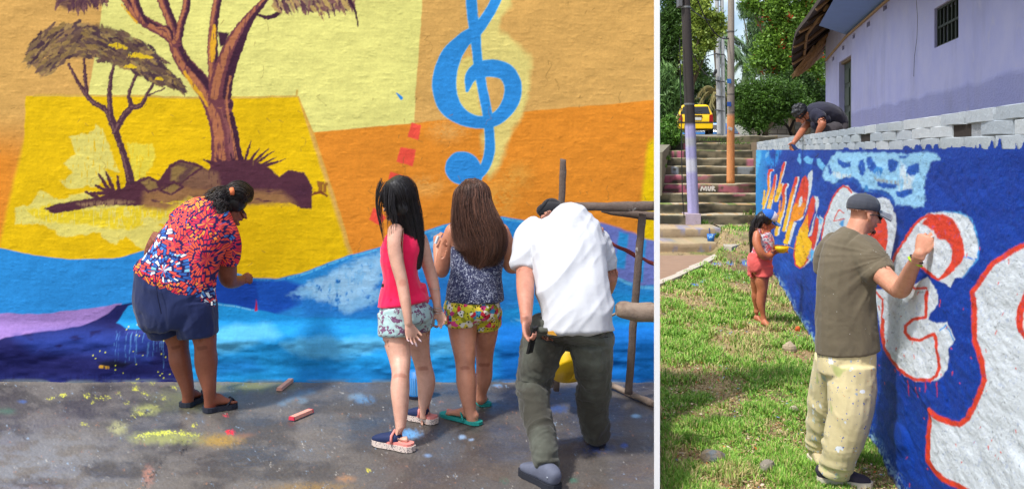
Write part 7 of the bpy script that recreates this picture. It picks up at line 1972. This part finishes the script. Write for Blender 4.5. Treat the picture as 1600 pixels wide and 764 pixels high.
    t = cloth('olive_tee', R_(104, 94, 76), .08); t.base(t.mix(t.thr(t.noise(70, 2), .74, .76), t.mix(t.noise(6), R_(98, 90, 72), R_(114, 104, 86)), R_(200, 200, 195)))
    put('t_shirt', fuse(m, .0072, 3, dsp), t.m, root)
    # trousers, loose, gathered over the shoe
    m = MB()
    L(A((1322, 535, 0, 42, 34), (1322, 560, 0, 43, 36), (1322, 580, 0, 43, 36)), sq=2.3, cap=.3)
    L(A((1330, 570, -.04, 36, 36), (1330, 610, -.05, 36, 34), (1327, 650, -.06, 33, 31), (1317, 690, -.04, 28, 27), (1308, 716, -.0, 24, 25), (1302, 736, .03, 23, 25)), cap=.12)
    L(A((1302, 560, .12, 28, 34), (1292, 610, .24, 26, 30), (1284, 655, .34, 22, 26), (1278, 690, .42, 17, 22), (1277, 700, .43, 16, 22)), cap=.12)
    def pf(v, n):
        PYv = HZ + (CZ - v[:, 2]) / v[:, 1] * F; PXv = CX + v[:, 0] / v[:, 1] * F
        k = np.exp(-((PYv - 732) / 20) ** 2) + np.exp(-((PYv - 690) / 12) ** 2) * (PXv < 1296)
        a = 1 - 2 * np.abs(2 * vn3(v * np.array((5, 5, 26)), 8) - 1); dg = v[:, 0] * .6 + v[:, 2] * .8; r = 1 - np.abs(2 * vn3(np.stack([dg * 9, v[:, 0] * 3, v[:, 1] * 3], 1), 9) - 1)
        return folds(.006, (9, 9, 6), 42, .002)(v, n) + .010 * k * a + .014 * (r - .55)
    t = cloth('cream_trousers', R_(212, 198, 148), .06)
    c = t.mix(t.noise(5), R_(204, 190, 140), R_(222, 208, 164))
    for (sc, lo, hi, col) in ((55, .68, .70, R_(60, 90, 170)), (60, .74, .76, R_(210, 90, 50)), (18, .66, .69, R_(226, 232, 236)), (26, .70, .72, R_(150, 170, 190)), (9, .66, .74, R_(180, 186, 120)), (7, .70, .78, R_(150, 170, 160))):
        c = t.mix(t.thr(t.noise(sc, 2, .5, stretch=(1, 1.3, .8)), lo, hi), c, col)
    t.base(c)
    put('trousers', fuse(m, .0072, 3, pf), t.m, root)
    # shoes
    up = pm('dark_mesh_shoe', R_(62, 58, 70), .85, .3, 40, .5, 220, .003); so_m = pm('cream_sole', R_(214, 206, 184), .7, .08)
    g0 = GZ + .012
    a = P(1280, 742, D + .08); b = P(1360, 752, D - .02); a[2] = b[2] = 0
    b = a + (b - a) / np.linalg.norm(b - a) * .30; f = (b - a) / np.linalg.norm(b - a)
    sh = put('shoe', fuse(shoe_upper(a, b, .05, .10, g0 + .015, True), .006, 2), up, root); put('sole', sole(a - f * .008, b + f * .006, .056, .032, g0).mesh(), so_m, sh)
    cr2 = pm('beige_shoe', R_(196, 180, 142), .8, .15, 30, .3)
    a = P(1270, 702, D + .50); b = P(1287, 712, D + .28); a[2] = b[2] = 0; f = (b - a) / np.linalg.norm(b - a); b = a + f * .28
    sh = put('shoe', fuse(shoe_upper(a, b, .05, .09, g0 + .015, True), .006, 2), cr2, root); put('sole', sole(a - f * .008, b + f * .006, .055, .028, g0).mesh(), so_m, sh)
    # bracelets
    bangle('bracelet', P(1432, 405, D - .73), (.45, -.3, .8), .036, .004, pm('dark_cord', (.04, .04, .04), .6), root)
    bangle('bracelet', P(1430, 409, D - .705), (.45, -.3, .8), .038, .006, pm('lime_band', R_(170, 210, 40), .5), root)
    # brush
    p = P(1450, 372, D - .80); q = P(1462, 369, D - .83); r = P(1438, 374, D - .78)
    bt = thing('paint_brush', 'small brush held up to the white letter by the man in olive', 'brush', p)
    m = MB(); m.tube([r, p, q], [.004, .005, .006], 8); m.build('handle', pm('clear_handle', R_(190, 180, 180), .3), bt)
    m = MB(); m.tube([q, q + (q - p) * .45], [.009, .004], 8); m.build('bristles', pm('red_bristles', R_(210, 70, 50), .8), bt)
    tuck(root)
man_olive()

# ---------------------------------------------------------------- woman in coral shorts farther along the wall
def woman_coral():
    D = 10.4; root = person('barefoot woman in blue and white cap and coral shorts beside the wall', 1192, D, GZ)
    sk = skin('bronze_skin', R_(192, 118, 82)); m = MB()
    def L(secs, **k): v, f = loft(secs, **k); m.add(v, f)
    def A(*s): return [(a, b, D + c, w_, t_) for a, b, c, w_, t_ in s]
    L(A((1188, 425, 0, 15, 15), (1188, 405, 0, 16, 15), (1192, 390, 0, 14, 14), (1193, 375, 0, 14, 14), (1190, 364, 0, 12, 13), (1191, 357, 0, 5.5, 6), (1195, 351, 0, 5, 5.5)))
    L(A((1184, 362, -.1, 6, 6), (1182, 378, -.16, 6.5, 6.5), (1188, 394, -.2, 6.2, 6), (1196, 401, -.18, 5.8, 5.5), (1208, 396, -.1, 4.6, 4.5), (1217, 391, -.02, 3.4, 3.6)))
    hand(m, P(1217, 391, D - .02), (.9, .2, .15), (-.1, .3, -.9), .16, (.5,) * 4, side=-1, thumb=.6)
    L(A((1197, 364, .1, 5.5, 5.5), (1202, 378, .14, 5, 5), (1206, 388, .14, 4.6, 4.6), (1214, 385, .12, 3.5, 3.6)))
    hand(m, P(1214, 385, D + .12), (.9, -.1, .1), (.1, -.2, -.9), .15, (.4,) * 4, side=1, thumb=.6)
    L(A((1192, 424, -.02, 11, 11), (1190, 436, -.02, 11, 11.5), (1191, 452, -.02, 8.2, 9), (1190, 462, -.01, 7.6, 8.4), (1189, 475, 0, 6.8, 7.5), (1192, 490, .0, 4.2, 5), (1193, 499, .0, 4.3, 5)))
    L(A((1184, 424, .14, 10, 10), (1182, 438, .16, 9.5, 11), (1182, 454, .2, 7.4, 8), (1181, 464, .22, 6.8, 7.5), (1182, 480, .26, 4, 5), (1182, 487, .26, 4, 5)))
    foot(m, (*(P(1191, 503, D)[:2]), GZ + .02), (*(P(1206, 506, D - .12)[:2]), GZ + .02), .042, .06)
    foot(m, (*(P(1180, 488, D + .28)[:2]), GZ + .02), (*(P(1193, 490, D + .2)[:2]), GZ + .02), .042, .06)
    hc = P(1200, 345, D); hf = (.88, -.10, -.46); h = .235
    Rm = head(m, hc, hf, h, u=(.3, 0, 1))
    put('body', fuse(m, .0085, 3), sk, root)
    m = MB()
    L(A((1190, 402, 0, 17.5, 16.5), (1192, 390, 0, 16.5, 16), (1193, 376, 0, 16.5, 16), (1191, 366, 0, 12.5, 13.5)), cap=.15)
    for s in (-.07, .09): L(A((1186 if s < 0 else 1194, 366, s, 3, 3), (1187 if s < 0 else 1195, 359, s, 2.5, 2.5)), cap=.5)
    t = cloth('floral_tank', R_(200, 180, 182), .1); t.base(t.mix(t.thr(t.noise(26, 2), .52, .56), t.mix(t.thr(t.noise(32, 2, vec=None), .5, .54), R_(206, 200, 204), R_(120, 116, 140)), R_(206, 92, 104)))
    put('tank_top', fuse(m, .009, 2, folds(.008, (9, 9, 9), 51)), t.m, root)
    m = MB()
    L(A((1188, 399, 0, 17.5, 17), (1187, 410, 0, 19, 18), (1188, 420, .0, 18.5, 17)), cap=.3)
    L(A((1193, 415, -.03, 14.5, 15), (1193, 431, -.03, 13.5, 14)), cap=.1); L(A((1183, 415, .12, 14, 15), (1181, 432, .14, 12, 13)), cap=.1)
    put('shorts', fuse(m, .009, 3, folds(.014, (8, 8, 18), 52)), cloth('coral_shorts', R_(226, 98, 94), .1).m, root)
    hm = hair_mat('black_hair', R_(16, 13, 14), R_(50, 40, 40), .4)
    m = MB(); m.ell(hc + Rm @ np.array((0, -.16, .10)) * h, (.34 * h, .38 * h, .38 * h), Rm)
    sec = A((1190, 338, .0, 7, 9), (1184, 348, .02, 8, 9), (1179, 362, .03, 7, 8), (1176, 378, .03, 5, 6), (1174, 394, .02, 2.5, 3))
    v, f = loft(sec); m.add(v, f)
    hr = put('hair', fuse(m, .01, 2, lambda v, n: .012 * (vn3(v * np.array((60, 60, 12)), 2) - .5), base=.22), hm, root)
    put('strands', hair_strands(sec, 160, .004, 54, wave=.16, t0=(0, .3), t1=(.7, 1.0), rho=(.8, 1.25)), hm, hr)
    m = MB(); m.ell(hc + Rm @ np.array((0, -.04, .22)) * h, (.38 * h, .45 * h, .36 * h), Rm)
    v = np.array(m.v); loc = (v - hc) @ Rm / h; low = loc[:, 2] < .1; loc[low, 2] = .1 + (loc[low, 2] - .1) * .1; m.v = [tuple(q) for q in (hc + (loc * h) @ Rm.T)]
    me = fuse(m, .009, 1); v = getv(me); loc = (v - hc) @ Rm / h
    setcolv = np.where((loc[:, 1] > .05)[:, None], np.array(R_(214, 220, 228)), np.array(R_(40, 100, 190)))
    me.color_attributes.remove(me.color_attributes['Col']); setcol(me, setcolv)
    cp = put('cap', me, cm('cap_cloth', .8, .05, 30, .1), root)
    m = MB(); V = []; nU, nW = 6, 9
    for th in (0, .05):
        for i in range(nU):
            for j in range(nW):
                a = (j / (nW - 1) - .5) * 2; u = i / (nU - 1); V.append(hc + Rm @ (np.array((a * .32 * (1 - .1 * u), .30 + u * .36 * (1 - .35 * a * a), .14 - .08 * u - .1 * a * a + th)) * h))
    fs = grid_faces(nU, nW); n0 = nU * nW; ff = [tuple(q) for q in fs] + [tuple((np.array(q) + n0)[::-1]) for q in fs]
    bd = [i * nW for i in range(nU)] + [(nU - 1) * nW + j for j in range(1, nW)] + [i * nW + nW - 1 for i in range(nU - 2, -1, -1)]
    for a, b in zip(bd[:-1], bd[1:]): ff.append((a, b, b + n0, a + n0))
    m.add(V, ff); put('brim', m.mesh(True), cloth('blue_brim', R_(50, 120, 205)).m, cp)
    m = MB(); c0 = hc + Rm @ np.array((-.22, .26, .30)) * h
    for dx in (-1, 0, 1): m.tube([c0 + Rm @ (np.array((-.03, dx * .04 - .02, .05)) * h), c0 + Rm @ (np.array((-.05, dx * .04, -.04)) * h)], .004, 5)
    put('cap_emblem', m.mesh(), pm('blue_thread', R_(50, 60, 140), .8), cp)
    # the bowl and brush
    c0 = P(1220, 389, D - .02); m = MB()
    prof = [(-.045, .045), (-.03, .065), (0, .085), (.03, .092), (.035, .092), (.03, .082), (-.01, .06)]
    m.tube([c0 + (0, 0, z_) for z_, r_ in prof], [r_ for z_, r_ in prof], 20)
    o = m.build('paint_bowl', pm('yellow_bowl_paint', R_(240, 200, 30), .5, .1, 14), smooth_=True); tag(o, 'yellow paint bowl held in both hands of the woman in coral shorts', 'bowl')
    m = MB(); m.tube([P(1226, 383, D - .06), P(1243, 390, D + .1)], [.006, .004], 6)
    o = m.build('paint_brush', pm('pale_wood_brush', R_(210, 200, 170), .6)); tag(o, 'thin brush pointing from the yellow bowl to the orange letter', 'brush')
    tuck(root)
woman_coral()

# ---------------------------------------------------------------- man leaning over the brick top
def man_top():
    D = 10.6; zt = 1.9; root = person('grey-haired man in dark navy t-shirt crouching on top of the wall and reaching down', 1300, D + .2, zt)
    sk = skin('tanned_skin', R_(176, 112, 82)); m = MB()
    def L(secs, **k): v, f = loft(secs, **k); m.add(v, f)
    def A(*s): return [(a, b, D + c, w_, t_) for a, b, c, w_, t_ in s]
    L(A((1305, 196, .25, 13, 17), (1297, 184, .2, 15, 18), (1282, 177, .12, 15, 18), (1270, 177, .06, 12, 15), (1262, 180, .02, 7, 7), (1256, 182, .0, 6.5, 7)))
    L(A((1268, 182, .16, 7, 7), (1262, 192, .12, 6, 6), (1254, 204, .02, 5.5, 5.5), (1247, 214, -.10, 5, 5), (1241, 222, -.22, 3.7, 3.8)))
    hand(m, P(1241, 223, D - .23), (-.5, -.25, -.8), (.3, -.9, 0), .165, (.4, .4, .5, .6), side=1)
    L(A((1277, 178, -.12, 8, 8), (1282, 187, -.2, 6.6, 6.6), (1285, 194, -.25, 6, 6), (1281, 202, -.22, 5.2, 5.2), (1278, 208, -.18, 4, 4)))
    hand(m, P(1278, 208, D - .17), (-.3, -.2, -.8), (0, .5, -.6), .16, (.5,) * 4, side=-1)
    hc = P(1250, 178, D); hf = (-.62, -.1, -.8); h = .215; Rm = head(m, hc, hf, h, u=(-.8, 0, .6))
    put('body', fuse(m, .0085, 3), sk, root)
    m = MB()
    L(A((1310, 192, .25, 14, 19), (1300, 183, .2, 18, 20), (1284, 178, .12, 18, 21), (1271, 178, .05, 15, 19), (1263, 180, .02, 9, 11)), cap=.3)
    L(A((1272, 180, -.1, 11, 11), (1280, 183, -.16, 10, 10), (1284, 188, -.21, 8.5, 8.5)), cap=.1); L(A((1268, 183, .14, 10, 10), (1263, 191, .12, 8.5, 8.5)), cap=.1)
    L(A((1286, 186, .05, 12, 15), (1278, 192, .02, 10, 12), (1272, 198, .0, 7, 8)), cap=.4)
    put('t_shirt', fuse(m, .009, 3, folds(.014, (8, 8, 8), 61)), cloth('navy_tee', R_(42, 42, 58), .15).m, root)
    m = MB()
    L(A((1308, 188, .25, 14, 19), (1308, 200, .22, 15, 20), (1304, 212, .15, 14, 18)), cap=.4)
    L(A((1306, 200, .0, 11, 13), (1294, 207, -.05, 11, 12), (1290, 218, -.02, 9, 10)), cap=.4); L(A((1306, 202, .35, 11, 13), (1296, 210, .35, 10, 12)), cap=.4)
    put('trousers', fuse(m, .009, 3, folds(.012, (8, 8, 8), 62)), cloth('dark_grey_trousers', R_(66, 62, 66), .15).m, root)
    hm = hair_mat('grey_hair', R_(20, 20, 24), R_(62, 62, 68), .5)
    m = MB(); m.ell(hc + Rm @ np.array((0, -.10, .15)) * h, (.36 * h, .44 * h, .38 * h), Rm)
    put('hair', fuse(m, .009, 1, lambda v, n: .03 * (vn3(v * 50, 2) - .45), base=.22), hm, root)
    m = MB(); a = P(1238, 231, D - .36); m.prism([a + (-.02, 0, .035), a + (.015, 0, .03), a + (.06, -.01, -.02), a + (.02, -.01, -.035)], (.0, -.03, .005))
    o = m.build('scraper', pm('blue_scraper', R_(36, 60, 110), .5)); tag(o, 'small blue-black scraper in the hand of the man on the wall', 'scraper')
    tuck(root)
man_top()
# ================================================================ scaffold, buckets, chalk
def rough_timber(pts, rads, seed, sq=3.0, ref=(0, 1, 0)):
    m = MB(); v, f = loft([(*p, r[0], r[1]) for p, r in zip(pts, rads)], world=True, ref=ref, seg=14, sub=5, cap=.05, sq=sq)
    v = np.array(v); n = v - v.mean(0); v = v + (vn3(v * np.array((30, 30, 30)), seed)[:, None] - .5) * .010
    m.add(v, f); return m
def scaffold():
    D = 6.25; q = lambda px, py, dd=0: P(px, py, D + dd); s = D / F
    root = thing('timber_scaffold', 'paint-stained rough timber scaffold at the right end of the mural wall', 'scaffold', q(990, 620))
    t = pm('weathered_timber', R_(104, 90, 82), .85, .4, 30, .6, 60, .006, col2=R_(190, 186, 180), f2=(.60, .68), s2=9, stretch=(1, 1, 1))
    t2 = pm('pale_weathered_plank', R_(150, 132, 116), .85, .3, 14, .6, 50, .006, col2=R_(110, 90, 78), f2=(.5, .65), s2=6)
    rust = pm('red_brown_rail', R_(120, 52, 50), .7, .3, 12, .3, 40, col2=R_(190, 160, 150), f2=(.68, .72), s2=10)
    rough_timber([q(880, 249), q(879, 285), q(877, 330), q(875, 420), q(872, 520), q(869, 610)], [(5 * s, .025)] * 6, 1).build('post', t, root, True)
    rough_timber([q(880, 322, -.04), q(920, 323, -.04), q(970, 323, -.04), q(1022.5, 322, -.04)], [(6 * s, .035), (6.5 * s, .035), (7.5 * s, .035), (7.5 * s, .035)], 2).build('beam', t, root, True)
    rough_timber([q(940, 329, .1), q(985, 335, .1), q(1022.5, 338, .1)], [(3 * s, .03), (6 * s, .03), (6.5 * s, .03)], 3).build('beam', t, root, True)
    rough_timber([q(1004, 334, .02), q(1000, 380, .02), q(995, 440, .02), q(990, 500, .02), q(986, 560, .02), q(982, 614, .02)], [(6 * s, .026)] * 6, 4).build('post', t, root, True)
    rough_timber([q(928, 365, .2), q(960, 383, .2), q(1000, 402, .2), q(1022.5, 414, .2)], [(3.2 * s, .014)] * 4, 5).build('rail', rust, root, True)
    rough_timber([q(963, 484, -.3), q(972, 484, -.3), q(995, 487, -.3), q(1022.5, 487, -.3)], [(7 * s, .06), (11.5 * s, .09), (13 * s, .1), (13 * s, .1)], 6).build('plank', t2, root, True)
    rough_timber([q(944, 498, .1), q(966, 488, .1)], [(2 * s, .008)] * 2, 7).build('peg', t2, root, True)
    a = np.array((*(P(952, 603, 6.6)[:2]), .035)); b = np.array((*(P(1022.5, 637, 6.1)[:2]), .035)); a[2] = CZ - (604 - HZ) / F * 6.6 + .02; b[2] = CZ - (636 - HZ) / F * 6.1 + .02
    rough_timber([tuple(a), tuple((a + b) / 2), tuple(b)], [(.022, .022)] * 3, 8, 2.0, ref=(0, 0, 1)).build('ground_bar', t2, root, True)
    rough_timber([q(858, 560), q(858, 605)], [(6 * s, .02)] * 2, 9).build('foot_block', t2, root, True)
scaffold()
def buckets():
    # yellow bucket tipped towards the camera between the man's legs
    D = 6.0; c = P(890, 548, D); s = D / F
    root = thing('yellow_bucket', 'yellow plastic paint bucket with dark print seen between the olive trouser legs', 'bucket', c)
    ax = np.array((.16, -.62, -.70)); ax /= np.linalg.norm(ax)
    m = MB(); r = 40 * s
    pts = [c - ax * .16, c + ax * .14, c + ax * .155, c + ax * .15]
    m.tube(pts, [r * 1.05, r * .92, r * .88, r * .5], 40)
    m.build('bucket_shell', pm('yellow_plastic', R_(232, 190, 20), .4, .06, 6, .1, 30, col2=R_(190, 150, 30), f2=(.55, .75), s2=5), root, True)
    dk = pm('dark_print', R_(96, 76, 20), .6)
    rg = np.random.default_rng(6); m = MB()
    u = np.array((1, 0, 0.)); u -= ax * (u @ ax); u /= np.linalg.norm(u); w_ = np.cross(ax, u)
    front = c + ax * .1
    def onb(th, h): 
        rr = r * (1.05 - .13 * (h + .16) / .30) + .002
        return c + ax * h + rr * (math.cos(th) * u + math.sin(th) * w_)
    best = [th for th in np.linspace(0, 6.283, 60) if (onb(th, 0) - c) @ np.array((0, -1, 0.1)) > r * .5]
    for row in range(7):
        for th in best:
            if rg.random() < .55:
                a, b = onb(th, -.06 + row * .022), onb(th + .07, -.06 + row * .022); m.tube([a, b], .0035, 4)
    m.build('print', dk, root)
    # blue bucket behind the girl in pink
    D = 6.35; c = P(652, 612, D); s = D / F; x, y = c[0], D
    root = thing('blue_bucket', 'blue paint bucket with pale ribs behind the legs of the girl in pink', 'bucket', (x, y, 0))
    m = MB(); hh = 42 * s; r = 15 * s
    m.tube([(x, y, .004), (x, y, .02), (x, y, hh), (x, y, hh + .002), (x, y, hh * .9)], [r * .9, r * .93, r * 1.03, r * .95, r * .9], 30)
    m.build('bucket_shell', pm('blue_bucket_plastic', R_(40, 120, 190), .45, .2, 8, .1), root, True)
    m = MB()
    for k in range(26):
        g = 6.283 * k / 26; m.tube([(x + math.cos(g) * r * .95, y + math.sin(g) * r * .95, .03), (x + math.cos(g) * r * 1.03, y + math.sin(g) * r * 1.03, hh * .8)], .0018, 4)
    m.build('rib', pm('pale_ribs', R_(150, 200, 225), .5), root)
    m = MB(); m.tube([(x, y, 0.001), (x, y, .022)], [r * 1.0, r * 1.02], 30); m.build('base_ring', pm('dark_ring', R_(30, 34, 50), .6), root)
buckets()
def block(name, label, a, b, wpx, col, tip, group):
    d0 = CZ * F / (a[1] - HZ); d1 = CZ * F / (b[1] - HZ); A_ = P(a[0], a[1], d0); B_ = P(b[0], b[1], d1); A_[2] = B_[2] = 0
    f = B_ - A_; f /= np.linalg.norm(f); s = np.cross(f, (0, 0, 1)) * wpx * d0 / F / 2
    h = np.array((0, 0, .022)); z = np.array((0, 0, .007))
    root = thing(name, label, 'chalk', tuple(A_), group); m = MB()
    def bar(p, q, k=1.0): m.hexa([p - s * k + z, q - s * k + z, q + s * k + z, p + s * k + z], [p - s * .85 * k + z + h, q - s * .85 * k + z + h, q + s * .85 * k + z + h, p + s * .85 * k + z + h])
    bar(A_ + f * .01, B_ - f * .01); m.build('stick', pm('chalk_' + name, col, .9, .12, 40, .4, 80), root)
    m = MB(); bar(A_, A_ + f * .0098); bar(B_ - f * .0098, B_); m.build('tip', pm('chalk_tip_' + name, tip, .9), root)
block('chalk_stick', 'flat pale pink chalk stick lying nearer the wall', (436, 612), (457, 595), 9, R_(222, 168, 146), R_(222, 160, 138), 'chalk sticks on the pavement')
block('chalk_stick', 'pink chalk stick with red ends lying farther out on the pavement', (455, 658), (486, 645), 11, R_(222, 156, 140), R_(210, 60, 80), 'chalk sticks on the pavement')
